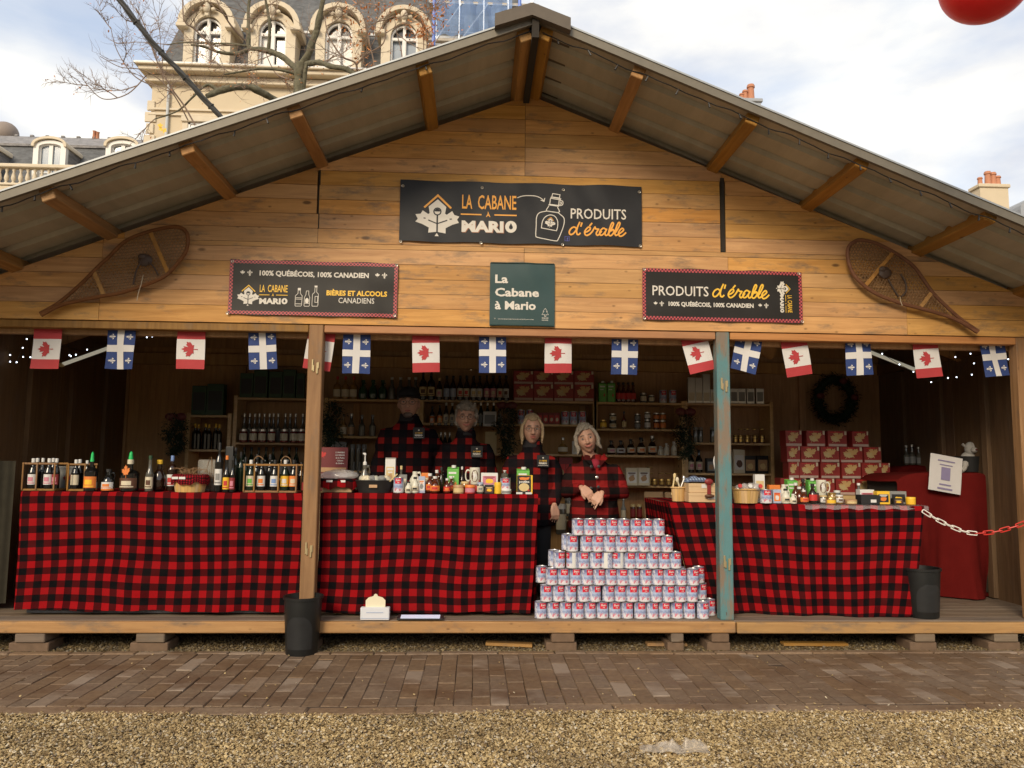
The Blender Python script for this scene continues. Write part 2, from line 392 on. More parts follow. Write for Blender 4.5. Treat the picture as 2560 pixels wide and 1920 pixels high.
def pebble_mat(name, dark=1.0):
    q = NT(name); ge = q.n('ShaderNodeNewGeometry')
    r = ge.outputs['Random Per Island']
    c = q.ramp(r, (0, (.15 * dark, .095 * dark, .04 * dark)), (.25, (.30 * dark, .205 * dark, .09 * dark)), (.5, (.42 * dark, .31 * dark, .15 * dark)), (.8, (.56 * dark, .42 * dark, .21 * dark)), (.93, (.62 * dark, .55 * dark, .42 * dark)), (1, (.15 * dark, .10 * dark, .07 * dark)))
    v = q.coords((1, 1, 1), rnd=False); b = q.noise(v, 1.6, 5, .6)
    c = q.mix(q.math('MULTIPLY', q.ramp(b, (.42, 0), (.68, 1)), .5), c, (.09, .06, .035))
    q.base(c); q.rough(.6); q.b.inputs['Specular IOR Level'].default_value = .3; return q.m
def pebbles(name, n, xf, smin, smax, mat, seed, zoff=0.0):
    rs = np.random.RandomState(seed)
    P = xf(rs, n); n = len(P)
    base = np.array([(1, 0, 0), (.25, .9, .1), (-.8, .55, 0), (-.75, -.6, .1), (.3, -.95, 0), (.1, 0, .75), (0, .1, -.75)], float)
    tri = np.array([(0, 1, 5), (1, 2, 5), (2, 3, 5), (3, 4, 5), (4, 0, 5), (1, 0, 6), (2, 1, 6), (3, 2, 6), (4, 3, 6), (0, 4, 6)])
    s = (smin + (smax - smin) * rs.rand(n) ** 2)[:, None] * (0.7 + .6 * rs.rand(n, 3)); s[:, 2] *= .75
    V_ = base[None] * s[:, None, :] + (rs.rand(n, 7, 3) - .5) * (s[:, None, :] * .5)
    a = rs.rand(n) * 6.283; ca, sa = np.cos(a)[:, None], np.sin(a)[:, None]
    X = V_[..., 0] * ca - V_[..., 1] * sa; Y_ = V_[..., 0] * sa + V_[..., 1] * ca
    V_[..., 0] = X; V_[..., 1] = Y_
    tl = (rs.rand(n, 2) - .5)[:, None, :] * 1.2
    V_[..., 2] += V_[..., 0] * tl[..., 0] + V_[..., 1] * tl[..., 1]
    V_ += P[:, None, :]; V_[..., 2] += s[:, 2][:, None] * .4 + zoff
    me = bpy.data.meshes.new(name); me.vertices.add(n * 7); me.vertices.foreach_set('co', V_.ravel().astype(np.float32))
    F = (tri[None] + (np.arange(n) * 7)[:, None, None]).reshape(-1, 3)
    me.loops.add(F.size); me.loops.foreach_set('vertex_index', F.ravel().astype(np.int32))
    me.polygons.add(len(F)); me.polygons.foreach_set('loop_start', np.arange(0, F.size, 3, dtype=np.int32))
    me.update(calc_edges=True)
    me.polygons.foreach_set('use_smooth', np.zeros(len(F), bool)); me.materials.append(mat)
    o = bpy.data.objects.new(name, me); C.objects.link(o); o['kind'] = 'stuff'; return o
M_PEB = pebble_mat('pebble_front', 1.0); M_PEB2 = pebble_mat('pebble_dark', .45)  # second set is a darker copy, used for the gravel under the deck
def edge_y(x): return 4.27 + .035 * np.sin(x * 2.1) + .02 * np.sin(x * 6.7 + 1)
def fr(rs, n):
    x = rs.rand(n) * 7.4 - 3.4; y = 3.25 + rs.rand(n) * 1.06
    k = y < edge_y(x) + (rs.rand(n) ** 4) * .05; return np.stack([x[k], y[k], np.zeros(k.sum()) + .002 + .01 * rs.rand(k.sum())], 1)
pebbles('gravel', 120000, fr, .0036, .0098, M_PEB, 1)
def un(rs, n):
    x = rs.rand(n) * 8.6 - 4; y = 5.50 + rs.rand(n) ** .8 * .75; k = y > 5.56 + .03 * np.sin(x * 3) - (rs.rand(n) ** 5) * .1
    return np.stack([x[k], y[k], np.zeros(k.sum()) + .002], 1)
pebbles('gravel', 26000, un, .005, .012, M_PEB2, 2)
def st(rs, n): return np.stack([rs.rand(n) * 7.4 - 3.2, 4.3 + rs.rand(n) ** 2.2 * 1.2, np.zeros(n) + .016], 1)
pebbles('gravel', 260, st, .003, .008, M_PEB, 3)

def paver_mat(name, tone=1.0):
    q = NT(name); v = q.coords((1, 1, 1)); f = q.noise(v, 30, 8, .65)
    q2 = q.coords((1, 1, 1), rnd=False, kind='Object')
    ge = q.n('ShaderNodeNewGeometry'); gm = q.n('ShaderNodeMapping'); q.l(ge.outputs['Position'], gm.inputs['Vector']); gm.inputs['Scale'].default_value = (.9, 1.7, 1)
    d = q.noise(gm.outputs[0], 2.0, 7, .62)
    c = q.ramp(f, (.3, tuple(x * tone for x in (.120, .076, .044))), (.7, tuple(x * tone for x in (.20, .133, .080))))
    hs = q.n('ShaderNodeHueSaturation'); q.l(c, hs.inputs['Color']); q.l(q.math('ADD', q.math('MULTIPLY', q.rnd, .16), .92), hs.inputs['Value'])
    q.l(q.math('ADD', q.math('MULTIPLY', q.math('FRACT', q.math('MULTIPLY', q.rnd, 5.3)), .2), .9), hs.inputs['Saturation'])
    lite = q.math('MULTIPLY', q.ramp(q.math('FRACT', q.math('MULTIPLY', q.rnd, 9.1)), (.8, 0), (.9, 1)), q.ramp(d, (.45, 1), (.6, 0)))
    c = q.mix(q.math('MULTIPLY', lite, .55), hs.outputs[0], (.34, .27, .21))
    c = q.mix(q.math('MULTIPLY', q.ramp(d, (.46, 0), (.68, 1)), .62), c, (.095, .056, .032))
    q.base(c); q.rough(q.ramp(d, (.4, .8), (.65, .5))); q.bump(f, .003); return q.m
M_PAVE = paver_mat('paver'); M_KERB = paver_mat('kerb', 1.25)
M_SOIL = plain('joint_soil', (.06, .038, .023), .9, var=.4, bump=.003)
g = G(); g.add([(-4.4, 4.26, .004), (5.0, 4.26, .004), (5.0, 5.58, .004), (-4.4, 5.58, .004)], [(0, 1, 2, 3)])
pav = obj('pavement', g, M_SOIL, kind='structure')
bricks = []; far_bricks = G()
bm_cache = {}
def unit_brick(dx, dy, k):
    if (dx, dy, k) not in bm_cache:
        g = G().box((0, 0, 0), (dx, dy, .05), b=.004); rs = random.Random(k)
        g.v = [(x + rs.uniform(-.0018, .0018), y + rs.uniform(-.0018, .0018), z + rs.uniform(-.0012, .0012)) for x, y, z in g.v]
        bm_cache[(dx, dy, k)] = g.mesh('brick')
    return bm_cache[(dx, dy, k)]
cols = int(9.0 / .104)
for i in range(cols):
    x = -4.0 + i * .104
    off = (.14 if i % 2 else 0) + random.uniform(-.006, .006)
    y = 4.392 - off
    while y < 5.5:
        ya, yb = max(y, 4.392), min(y + .279, 5.505)
        if yb - ya > .05:
            cx, cy = x, (ya + yb) / 2; vx = cx / cy
            if not (-.64 + .045 < vx < .745): far_bricks.box((x, (ya + yb) / 2, -.0135), (.1008, yb - ya - .002, .05), b=.004)
            else:
                L_ = round(yb - ya, 2)
                o = obj('brick', unit_brick(.1008, L_ - .002, random.randrange(4)), M_PAVE, pav)
                o.location = (cx + random.uniform(-.001, .001), cy, -.014 + random.uniform(-.0025, .0025) + .004 * math.sin(cx * 2.3))
                o.rotation_euler = (random.uniform(-.012, .012), random.uniform(-.012, .012), random.uniform(-.008, .008)); bricks.append(o)
        y += .281
obj('outer_bricks', far_bricks, M_PAVE, pav, kind='stuff')
x = -4.2
while x < 4.9:
    L_ = random.choice([.42, .5, .58, .62]); k = x + L_ / 2
    g = G().box((0, 0, 0), (L_ - .008, .108, .05), b=.008); o = obj('kerb_stone', g, M_KERB, pav)
    o.location = (k, 4.325 + .012 * math.sin(k * 2.1), -.012 + random.uniform(-.003, .002)); o.rotation_euler = (random.uniform(-.03, .03), random.uniform(-.006, .006), .025 * math.cos(k * 2.1) + random.uniform(-.01, .01)); x += L_
x = -3.9
while x < 4.9:
    L_ = random.choice([.22, .24, .3, .4]); k = x + L_ / 2
    g = G().box((0, 0, 0), (L_ - .006, .07, .05), b=.007); o = obj('edging_stone', g, M_KERB, pav)
    o.location = (k, 5.545 + .006 * math.sin(k * 3), -.010 + random.uniform(-.003, .003)); x += L_

# ================================================================== BACKGROUND BUILDINGS
M_STONE = plain('limestone', (.60, .50, .35), .85, var=.10, scale=.9, bump=.01)
M_STONE2 = plain('limestone_trim', (.64, .55, .41), .85, var=.12, scale=2.5, bump=.006)
def slate_mat(name, col, sc_=(2.2, 1, 5.5)):
    q = NT(name); v = q.coords(sc_, rnd=False)
    br = q.n('ShaderNodeTexBrick'); q.l(q.mapxz(v) if hasattr(q, 'mapxz') else v, br.inputs['Vector'])
    f = q.noise(v, 1.2, 8, .65); f2 = q.noise(v, 6, 4)
    c = q.mix(q.ramp(f, (.35, 0), (.65, 1)), tuple(x * .6 for x in col), tuple(x * 1.35 for x in col))
    w_ = q.n('ShaderNodeTexWave', bands_direction='Z'); w_.inputs['Scale'].default_value = .95; w_.inputs['Distortion'].default_value = .3; q.l(v, w_.inputs['Vector'])
    c = q.mix(q.math('MULTIPLY', q.ramp(w_.outputs['Fac'], (.0, 1), (.25, 0)), .6), c, tuple(x * .4 for x in col))
    q.t.nodes.remove(br)
    q.base(c); q.rough(.6); q.bump(w_.outputs['Fac'], .02); return q.m
M_SLATE = slate_mat('slate', (.135, .138, .14)); M_SLATE2 = slate_mat('pale_slate', (.27, .255, .245))
M_WHITEP = plain('white_window_paint', (.74, .72, .68), .5, var=.05)
M_GLASS = plain('window_glass', (.30, .34, .38), .12, var=.35, scale=.6, spec=.8)
M_GLASSD = plain('window_glass_dark', (.07, .065, .06), .1, var=.5, scale=.8, spec=.8)
M_ZINC = plain('zinc', (.36, .37, .38), .45, metal=.3, var=.12)
M_TERRA = plain('terracotta', (.46, .20, .11), .8, var=.2)
M_PIPE = plain('drainpipe', (.5, .52, .52), .5)

def sub(name, g, mat, root, **kw):
    o = obj(name, g, mat, root, **kw); o.location = -Vector(root.matrix_basis.translation) if kw.get('loc') is None else kw['loc']; return o
def chk(o, parent):   # a child of a part keeps the part's own frame
    o.parent = parent; o.location = (0, 0, 0); return o
def arch_pts(cx, z0, w_, zspring, rise, n=12):
    p = [(cx - w_ / 2, z0), (cx - w_ / 2, zspring)]
    for i in range(1, n): a = math.pi - math.pi * i / n; p.append((cx + w_ / 2 * math.cos(a), zspring + rise * math.sin(a)))
    return p + [(cx + w_ / 2, zspring), (cx + w_ / 2, z0)]
def arch_frame(g, cx, z0, w_, zs, rise, t, y0, y1, n=12, tz=None):
    """ring between an outer arch and an inner one, extruded"""
    o = arch_pts(cx, z0, w_, zs, rise, n); i_ = arch_pts(cx, z0, w_ - 2 * t, zs, rise - (tz or t), n); m = len(o)
    vs = [(p[0], y0, p[1]) for p in o] + [(p[0], y0, p[1]) for p in i_] + [(p[0], y1, p[1]) for p in o] + [(p[0], y1, p[1]) for p in i_]
    fs = []
    for k in range(m - 1):
        fs += [(k, k + 1, m + k + 1, m + k), (2 * m + k, 3 * m + k, 3 * m + k + 1, 2 * m + k + 1), (k, 2 * m + k, 2 * m + k + 1, k + 1), (m + k, m + k + 1, 3 * m + k + 1, 3 * m + k)]
    fs += [(0, m, 3 * m, 2 * m), (m - 1, 3 * m - 1, 4 * m - 1, 2 * m - 1)]
    g.add(vs, fs)
# grand stone building
HY = 35.0
bh = thing('grand_building', 'tall cream stone building with slate mansard roof and four arched stone dormers behind the chalet', 'building', (-8, HY, 0))
zc = 19.25
xr = 1.9
g = G().box(((-15.25 + xr) / 2, HY + 6, 9.3), (xr + 15.25, 12, 18.6)); sub('wall', g, M_STONE, bh)
g = G()
for z_, h_, pr in ((18.62, .10, .22), (18.80, .26, .12), (19.06, .20, .55), (19.20, .08, .7)):
    g.box(((-15.35 + xr) / 2, HY + 5.9 - pr / 2, z_), (xr + 15.45 + pr, 12 + pr, h_), b=.03)
sub('cornice', g, M_STONE2, bh)
g = G().box(((-15.4 + xr) / 2, HY - .5, 19.27), (xr + 16.3, .5, .09)); sub('zinc_gutter', g, M_ZINC, bh)
g = G(); zt = 25.5; ys = 2.6
g.add([(-15.35, HY + .35, zc), (xr, HY + .35, zc), (xr, HY + ys, zt), (-14.0, HY + ys, zt), (-15.35, HY + 12, zc), (-14.0, HY + 11, zt), (xr, HY + 12, zc), (xr, HY + 11, zt)],
      [(0, 1, 2, 3), (4, 0, 3, 5), (3, 2, 7, 5), (1, 6, 7, 2)]); sub('mansard_roof', g, M_SLATE, bh)
g = G().box(((-14 + xr) / 2, HY + 1.05, 21.95), (16, .1, .12)); sub('zinc_flashing', g, M_ZINC, bh)
for i, u in enumerate((448, 588.6, 732, 873)):
    cx = at(u, 90, HY).x; z0 = zc + .02; W_ = 2.15; zs = at(u, 52, HY).z + .0
    zs = 21.25
    g = G(); arch_frame(g, cx, z0, W_, zs, 1.06, .43, HY - .05, HY + 1.6, 14, .32)
    d = sub('dormer', g, M_STONE2, bh)
    g = G(); arch_frame(g, cx, zs + .05, W_ + .46, zs + .25, 1.22, .26, HY - .35, HY + 1.2, 14, .2)
    g.box((cx - W_ / 2 - .05, HY - .15, zs + .12), (.5, .42, .2), b=.03).box((cx + W_ / 2 + .05, HY - .15, zs + .12), (.5, .42, .2), b=.03)
    chk(obj('arched_hood', g, M_STONE2), d)
    g = G().ell((cx, HY - .3, zs + .98), (.17, .16, .24), 12, 8).box((cx, HY - .2, zs + .72), (.2, .2, .24), b=.03)
    for k in (-1, 1): g.ell((cx + k * .28, HY - .22, zs + .95), (.12, .1, .1), 8, 6)
    chk(obj('keystone', g, M_STONE2), d)
    g = G(); arch_frame(g, cx, z0, 1.29, zs, .68, .09, HY + .1, HY + .22, 12)
    g.box((cx, HY + .14, (z0 + zs + .68) / 2), (.14, .12, zs + .66 - z0)).box((cx, HY + .15, zs - .02), (1.2, .12, .13))
    for k in (-1, 1): g.box((cx + k * .07, HY + .16, (z0 + zs) / 2), (.05, .1, zs - z0))
    wn = chk(obj('window_frame', g, M_WHITEP), d)
    for k in (-1, 1):
        g = G().box((cx + k * .31, HY + .3, (z0 + zs) / 2), (.5, .03, zs - z0)); chk(obj('pane', g, [M_GLASS, M_GLASSD, M_WHITEP, M_GLASS][i] if not (i == 1 and k < 0) else M_WHITEP), d)
        p = [(cx + k * .04, zs + .06)] + [(cx + k * (.04 + .52 * math.cos(a)), zs + .06 + .52 * math.sin(a)) for a in [math.pi / 2 * t / 6 for t in range(7)]]
        g = G().poly(p, HY + .29); chk(obj('pane', g, M_GLASSD), d)
for u in (448, 588.6, 732):
    cx = at(u, 90, HY).x; zt_ = 16.75
    g = G(); g.box((cx, HY - .06, zt_ + .12), (1.9, .3, .28), b=.03)
    for k in (-1, 1): g.box((cx + k * .78, HY - .04, zt_ - 1.4), (.26, .16, 2.8), b=.02)
    wf = sub('window', g, M_STONE2, bh)
    g = G().box((cx, HY + .0, zt_ - 1.4), (1.26, .05, 2.78)); chk(obj('pane', g, M_GLASSD), wf)
    g = G().box((cx, HY - .05, zt_ - 1.4), (.12, .06, 2.78)).box((cx, HY - .05, zt_ - .06), (1.28, .06, .1))
    for k in (-1, 1): g.box((cx + k * .6, HY - .05, zt_ - 1.4), (.09, .06, 2.78))
    chk(obj('window_frame', g, M_WHITEP), wf)
g = G().tube([(-14.45, HY - .12, 18.5), (-14.45, HY - .12, 0)], .07); sub('drainpipe', g, M_PIPE, bh)
g = G()
for z_ in (17.35, 17.1): g.box(((-15.25 + xr) / 2, HY - .04, z_), (xr + 15.4, .12, .09))
for j, zz in enumerate(np.arange(1, 18, .55)): g.box((-15.24, HY - .03, zz), (.5 if j % 2 else .34, .1, .48), b=.02)
sub('string_course', g, M_STONE2, bh)
# scaffold wrapped in blue mesh at the right end of that building
sx0, sx1 = at(940, 50, 33.5).x, at(1150, 50, 33.5).x
scf = thing('scaffold', 'metal scaffold with blue netting against the slate roof behind the chalet ridge', 'scaffold', (sx0, 33.5, 0))
M_BLUEN = plain('blue_netting', (.20, .34, .62), .7, var=.45, scale=1.6, alpha=.50)
M_STEEL = plain('scaffold_steel', (.52, .56, .62), .4, metal=.6)
M_BLUEP = plain('scaffold_blue_paint', (.12, .22, .62), .5)
g = G(); zz0 = 18.5
for x in np.linspace(sx0, sx1, 5): g.tube([(x, 33.4, 0), (x, 33.4, 26)], .05, 6).tube([(x, 34.3, 0), (x, 34.3, 26)], .05, 6)
for z_ in (18.4, 20.1, 20.7, 22.1, 22.7): g.tube([(sx0 - .3, 33.4, z_), (sx1 + .3, 33.4, z_)], .035, 6)
g.tube([(sx0, 33.4, 20.2), (sx0 + 1.2, 33.4, 22.1)], .04, 6).tube([(sx0 + 2.4, 33.4, 22.1), (sx0 + 1.1, 33.4, 20.2)], .04, 6)
sub('steel_frame', g, M_STEEL, scf)
for z_ in (18.45, 20.35, 22.15): sub('deck_board', G().box(((sx0 + sx1) / 2, 33.85, z_), (sx1 - sx0 + .6, .9, .12)), plain('scaffold_boards', (.45, .40, .33), .8), scf)
g = G()
nx, nz = 26, 12; vs = []
for j in range(nz + 1):
    for i in range(nx + 1):
        x = sx0 - .05 + (sx1 - sx0 - .9) * i / nx; z_ = 20.5 + 5 * j / nz; vs.append((x, 33.3 + .12 * math.sin(i * 1.3 + j * .6) - .1 * math.sin(j * .9), z_))
g.add(vs, [(j * (nx + 1) + i, j * (nx + 1) + i + 1, (j + 1) * (nx + 1) + i + 1, (j + 1) * (nx + 1) + i) for j in range(nz) for i in range(nx)], True)
sub('blue_netting', g, M_BLUEN, scf)
for q in (3.85, -.05): sub('blue_pole', G().tube([(sx0 + q, 33.35, 20), (sx0 + q, 33.35, 26)], .08, 6), M_BLUEP, scf)

# lower building at far left
LY = 45.0
bl = thing('balustrade_building', 'lower cream building with pale slate roof, white dormers and stone balustrade at far left', 'building', (-24, LY, 0))
x0, x1 = -34.0, -17.0
g = G().box(((x0 + x1) / 2, LY + 5, 8.35), (x1 - x0, 10, 16.7)).box(((x0 + x1) / 2, LY - .05, 16.75), (x1 - x0 + .3, .5, .3), b=.04); sub('wall', g, M_STONE, bl)
g = G(); zE = at(100, 317, LY + 3).z; zTp = at(100, 296, LY + 6.5).z
g.add([(x0, LY + .9, 17.0), (x1, LY + .9, 17.0), (x1, LY + 3.0, zE), (x0, LY + 3.0, zE)], [(0, 1, 2, 3)])
sub('roof_slope', g, M_SLATE, bl)
g = G(); g.add([(x0, LY + 3.0, zE + .07), (x1, LY + 3.0, zE + .07), (x1, LY + 6.5, zTp), (x0, LY + 6.5, zTp)], [(0, 1, 2, 3)]).box(((x0 + x1) / 2, LY + 2.95, zE + .03), (x1 - x0, .2, .16))
sub('roof_slope', g, M_SLATE2, bl)
for i in range(7): sub('ridge_knob', G().box((at(36 + 33.5 * i, 298, LY + 6.5).x, LY + 6.5, zTp + .03), (.22, .2, .14), b=.02), M_SLATE2, bl)
for u in (-42, 113, 268):
    cx = at(u, 330, LY + 1).x; z0 = 17.1; zs = at(u, 296, LY + .7).z - .62
    g = G(); arch_frame(g, cx, z0, 1.9, zs, .42, .3, LY + .7, LY + 1.0, 12, .2)
    d = sub('dormer', g, M_WHITEP, bl)
    g = G(); arch_frame(g, cx, zs + .0, 2.05, zs + .1, .52, .16, LY + .55, LY + 3.6, 12, .14); chk(obj('arched_hood', g, M_STONE2), d)
    for k in (-1, 1): chk(obj('cheek', G().add([(cx + k * .93, LY + 1.0, z0), (cx + k * .93, LY + 3.4, zs), (cx + k * .93, LY + 1.0, zs)], [(0, 1, 2)]), M_SLATE2), d)
    g = G().poly(arch_pts(cx, z0, 1.32, zs, .24), LY + .95); chk(obj('pane', g, M_GLASS), d)
    g = G(); arch_frame(g, cx, z0, 1.32, zs, .24, .09, LY + .86, LY + .93, 12); g.box((cx, LY + .88, (z0 + zs + .2) / 2), (.22, .08, zs - z0 + .2))
    g.box((cx, LY + .9, 18.15), (1.2, .05, .05)); chk(obj('window_frame', g, M_WHITEP), d)
g = G()
for s_ in (x0, -29.8, -23.9, -18.2): sub('balustrade_pier', G().box((s_ + .5, LY - .1, 17.5), (1.2, .5, 1.3), b=.03), M_STONE, bl)
g = G().box(((x0 + x1) / 2, LY - .1, 18.12), (x1 - x0, .55, .22), b=.04).box(((x0 + x1) / 2, LY - .1, 17.0), (x1 - x0, .5, .14), b=.03); sub('balustrade_rail', g, M_STONE2, bl)
prof = [(.10, 0), (.10, .08), (.06, .12), (.13, .3), (.12, .42), (.055, .7), (.09, .8), (.10, .92)]
bal_me = G().lathe(prof, 10).mesh('baluster')
for x in np.arange(-28.4, -19, .40):
    if abs(x + 23.4) < .75: continue
    o = obj('baluster', bal_me, M_STONE2, bl, loc=(x + 24, -.1, 17.08))
g = G().ell((at(12, 282, LY + 8).x, LY + 8, at(12, 290, LY + 8).z), (.85, .85, .85), 20, 12); sub('round_vent', g, plain('vent_metal', (.25, .20, .165), .7), bl)
g = G()
for k, h_ in ((0, .5), (.22, .42)): g.lathe([(.12, 0), (.1, h_), (.14, h_ + .05)], 8, (at(332 / 1.7, 296, LY + 6).x + k, LY + 6.5, at(195, 300, LY + 6.5).z))
sub('chimney_pot', g, M_TERRA, bl)

def chimney_house(lab, u0, u1, vt, Yh, pots, body_w, slate_top, xw, grey=False):
    p = at((u0 + u1) / 2, vt, Yh); 
    t = thing('townhouse', lab, 'house', (p.x, Yh, 0))
    sub('wall', G().box((p.x + xw[0], Yh + 3, (p.z - 2.4) / 2), (xw[1], 5, p.z - 2.4)), M_STONE, t)
    g = G(); a, b = p.x + xw[0] - xw[1] / 2, p.x + xw[0] + xw[1] / 2; z_ = p.z - 2.4
    g.add([(a, Yh + .5, z_), (b, Yh + .5, z_), (b, Yh + 2.8, z_ + 1.1), (a, Yh + 2.8, z_ + 1.1), (a, Yh + 5.5, z_), (b, Yh + 5.5, z_)], [(0, 1, 2, 3), (3, 2, 5, 4), (0, 3, 4), (1, 5, 2)])
    sub('roof', g, M_SLATE, t)
    g = G().box((p.x, Yh, p.z - 1.6), (body_w, .8, 3.2)).box((p.x, Yh, p.z - .05), (body_w + .18, .98, .2), b=.03)
    c = sub('chimney', g, M_ZINC if grey else M_STONE, t)
    for dx, h_, r_ in pots:
        g = G().lathe([(r_ * 1.15, 0), (r_, .08), (r_ * .85, h_ * .8), (r_ * 1.1, h_ * .82), (r_ * 1.1, h_ * .9), (r_ * .9, h_)], 12, (p.x + dx, Yh, p.z + .05)); chk(obj('chimney_pot', g, M_TERRA), c)
    return t, p
chimney_house('hidden house whose grey chimney with three orange pots rises over the right roof slope', 1597, 1640, 222, 40, ((-.42, .45, .13), (-.22, .65, .15), (.1, .98, .2)), 1.0, 0, (0, 6), True)
t2, p2 = chimney_house('cream house at far right with wide chimney, orange pots and a slate dormer', 2105, 2168, 405, 40, ((-.5, .5, .13), (-.05, .85, .17), (.25, .8, .17), (.5, .6, .17)), 1.6, 0, (3.5, 9))
g = G(); cx = p2.x + 2.6
arch_frame(g, cx, p2.z - 2.6, 2.3, p2.z - 1.3, .75, .2, 39.6, 41.5, 12); sub('dormer', g, M_ZINC, t2)
sub('pane', G().poly(arch_pts(cx, p2.z - 2.6, 1.9, p2.z - 1.3, .55), 40.0), M_SLATE, t2)

# stand-in houses added out of the frame, shaped to close off the low sky
g = G()
for i, (x, wd, h_) in enumerate(((-46, 22, 6.5), (-22, 24, 7), (4, 26, 6.2), (31, 26, 7.2), (56, 22, 6.5))): g.box((x, -30 - (i % 2), h_ / 2), (wd, 10, h_))
for x, y_, l_ in ((-42, 2, 40), (46, 6, 44)): g.box((x, y_, 4.5), (10, l_, 9))
obj('unseen_sky_blocking_houses', g, M_STONE, kind='structure')

# ================================================================== TREE
M_BARK = plain('bark', (.13, .118, .075), .95, var=.8, scale=14, bump=.03)
M_TWIG = plain('twig_bark', (.24, .17, .125), .9, var=.3)
M_ORL = plain('dry_orange_leaf', (.62, .24, .07), .7, var=.45, scale=3)
tr = thing('bare_tree', 'bare winter tree with mossy limbs and a few orange leaves behind the left roof slope', 'tree', (-3.2, 13, 0))
def tcp(x, y, Y): return at((360 + .3345 * x) / 1.1573, .3345 * y / 1.1573, Y)
LIMBS = [
 ([(1150, 1000, 13), (1150, 800, 13), (1150, 660, 13), (1155, 560, 13), (1170, 480, 13)], .17, .15),
 ([(1170, 490, 13), (1230, 400, 12.9), (1290, 250, 12.8), (1320, 120, 12.7), (1340, -40, 12.6)], .11, .07),
 ([(1150, 530, 13), (1060, 440, 13.1), (950, 385, 13.2), (860, 370, 13.3), (790, 352, 13.4), (785, 250, 13.4), (782, 100, 13.5), (790, -60, 13.5)], .10, .045),
 ([(800, 358, 13.4), (700, 400, 13.3), (560, 390, 13.2), (450, 350, 13.1), (350, 335, 13)], .05, .02),
 ([(790, 345, 13.4), (640, 328, 13.5), (500, 325, 13.6), (300, 318, 13.7), (170, 335, 13.8)], .03, .012),
 ([(1190, 480, 13), (1260, 468, 12.8), (1330, 475, 12.6), (1420, 500, 12.4), (1520, 520, 12.2), (1640, 600, 12)], .085, .06),
 ([(1185, 700, 13), (1200, 560, 12.9), (1215, 480, 12.85)], .06, .06),
 ([(1150, 860, 13), (1050, 790, 12.6), (960, 740, 12.4), (880, 700, 12.2), (800, 655, 12.1), (720, 648, 12), (640, 660, 11.9), (570, 680, 11.9), (475, 725, 11.8)], .11, .075),
 ([(550, 680, 11.9), (490, 635, 11.9), (430, 660, 11.9), (350, 740, 11.9), (250, 830, 12), (80, 890, 12)], .035, .012),
 ([(1130, 550, 13), (1000, 520, 12.9), (850, 515, 12.8), (700, 540, 12.7), (600, 555, 12.6)], .035, .015),
 ([(930, 378, 13.2), (940, 200, 13.1), (920, 60, 13.1), (895, -60, 13)], .04, .025),
 ([(750, 300, 13.4), (650, 190, 13.2), (570, 60, 13), (530, -40, 13)], .022, .012),
 ([(290, -30, 12.8), (300, 150, 12.8), (380, 220, 12.9), (480, 320, 13), (540, 390, 13.1)], .015, .02),
 ([(1110, 600, 13), (1000, 560, 13.3), (950, 490, 13.4), (880, 320, 13.6)], .02, .008),
 ([(1590, 560, 12.2), (1580, 470, 12.1), (1480, 420, 12), (1380, 270, 11.9), (1350, 120, 11.9)], .025, .01),
 ([(1590, 480, 12.1), (1660, 410, 12.1), (1790, 320, 12.1), (1810, 160, 12.1)], .022, .01),
 ([(390, 950, 11.5), (300, 790, 11.5), (200, 650, 11.4), (90, 440, 11.3), (0, 180, 11.2), (-60, 60, 11.1)], .018, .010),
 ([(330, 900, 11.5), (230, 720, 11.3), (110, 590, 11.2), (-20, 520, 11.1), (-180, 500, 11), (-330, 420, 10.9)], .014, .006),
 ([(60, 640, 11.2), (-80, 560, 11.1), (-200, 380, 11), (-250, 200, 10.9)], .012, .005),
 ([(20, 560, 11.2), (-120, 700, 11.1), (-300, 740, 11), (-420, 640, 10.9), (-470, 560, 10.9)], .011, .005),
 ([(1700, 700, 12), (1720, 500, 12), (1680, 300, 11.9), (1640, 120, 11.8)], .02, .008),
 ([(1900, 800, 12), (1930, 450, 12), (1890, 250, 11.9), (1870, 120, 11.8)], .015, .006),
 ([(2080, 700, 12), (2090, 300, 12), (2060, 100, 11.9)], .015, .006),
]
g = G(); g.tube([(-3.15, 13, 0), (-3.2, 13, 2.5), (-3.12, 13, 5), tcp(1150, 1000, 13)], [.26, .2, .15, .13], 12); sub('trunk', g, M_BARK, tr)
tw = G(); lf = G(); rt = random.Random(11)
def leafq(p, s):
    d = Vector((rt.uniform(-1, 1), rt.uniform(-1, 1), rt.uniform(-1, .3))).normalized(); e = d.orthogonal().normalized()
    lf.add([p, p + d * s * .5 + e * s * .3, p + d * s, p + d * s * .5 - e * s * .25], [(0, 1, 2, 3)])
def twig(p, d, ln, r, dep, leafy):
    pts = [p]; q = p.copy(); dd = d.copy(); k = 5
    for i in range(k):
        dd = (dd + Vector((rt.uniform(-1, 1), rt.uniform(-.6, .6), rt.uniform(-.7, 1))) * .28).normalized(); q = q + dd * ln / k; pts.append(q.copy())
    tw.tube(pts, [r * (1 - .75 * i / k) for i in range(k + 1)], 4, cap=False)
    if dep > 0:
        for i in range(1, k + 1):
            for _ in range(2 if rt.random() < .45 else 1):
                nd = (dd + Vector((rt.uniform(-1, 1), rt.uniform(-.7, .7), rt.uniform(-.8, 1)))).normalized(); twig(pts[i], nd, ln * rt.uniform(.35, .6), r * .55, dep - 1, leafy)
    if dep == 0:
        if rt.random() < leafy:
            for _ in range(rt.choice((1, 2, 3))): leafq(pts[-1] + Vector((rt.uniform(-.05, .05), rt.uniform(-.05, .05), rt.uniform(-.06, .03))), rt.uniform(.04, .085) if leafy > .3 else rt.uniform(.02, .05))
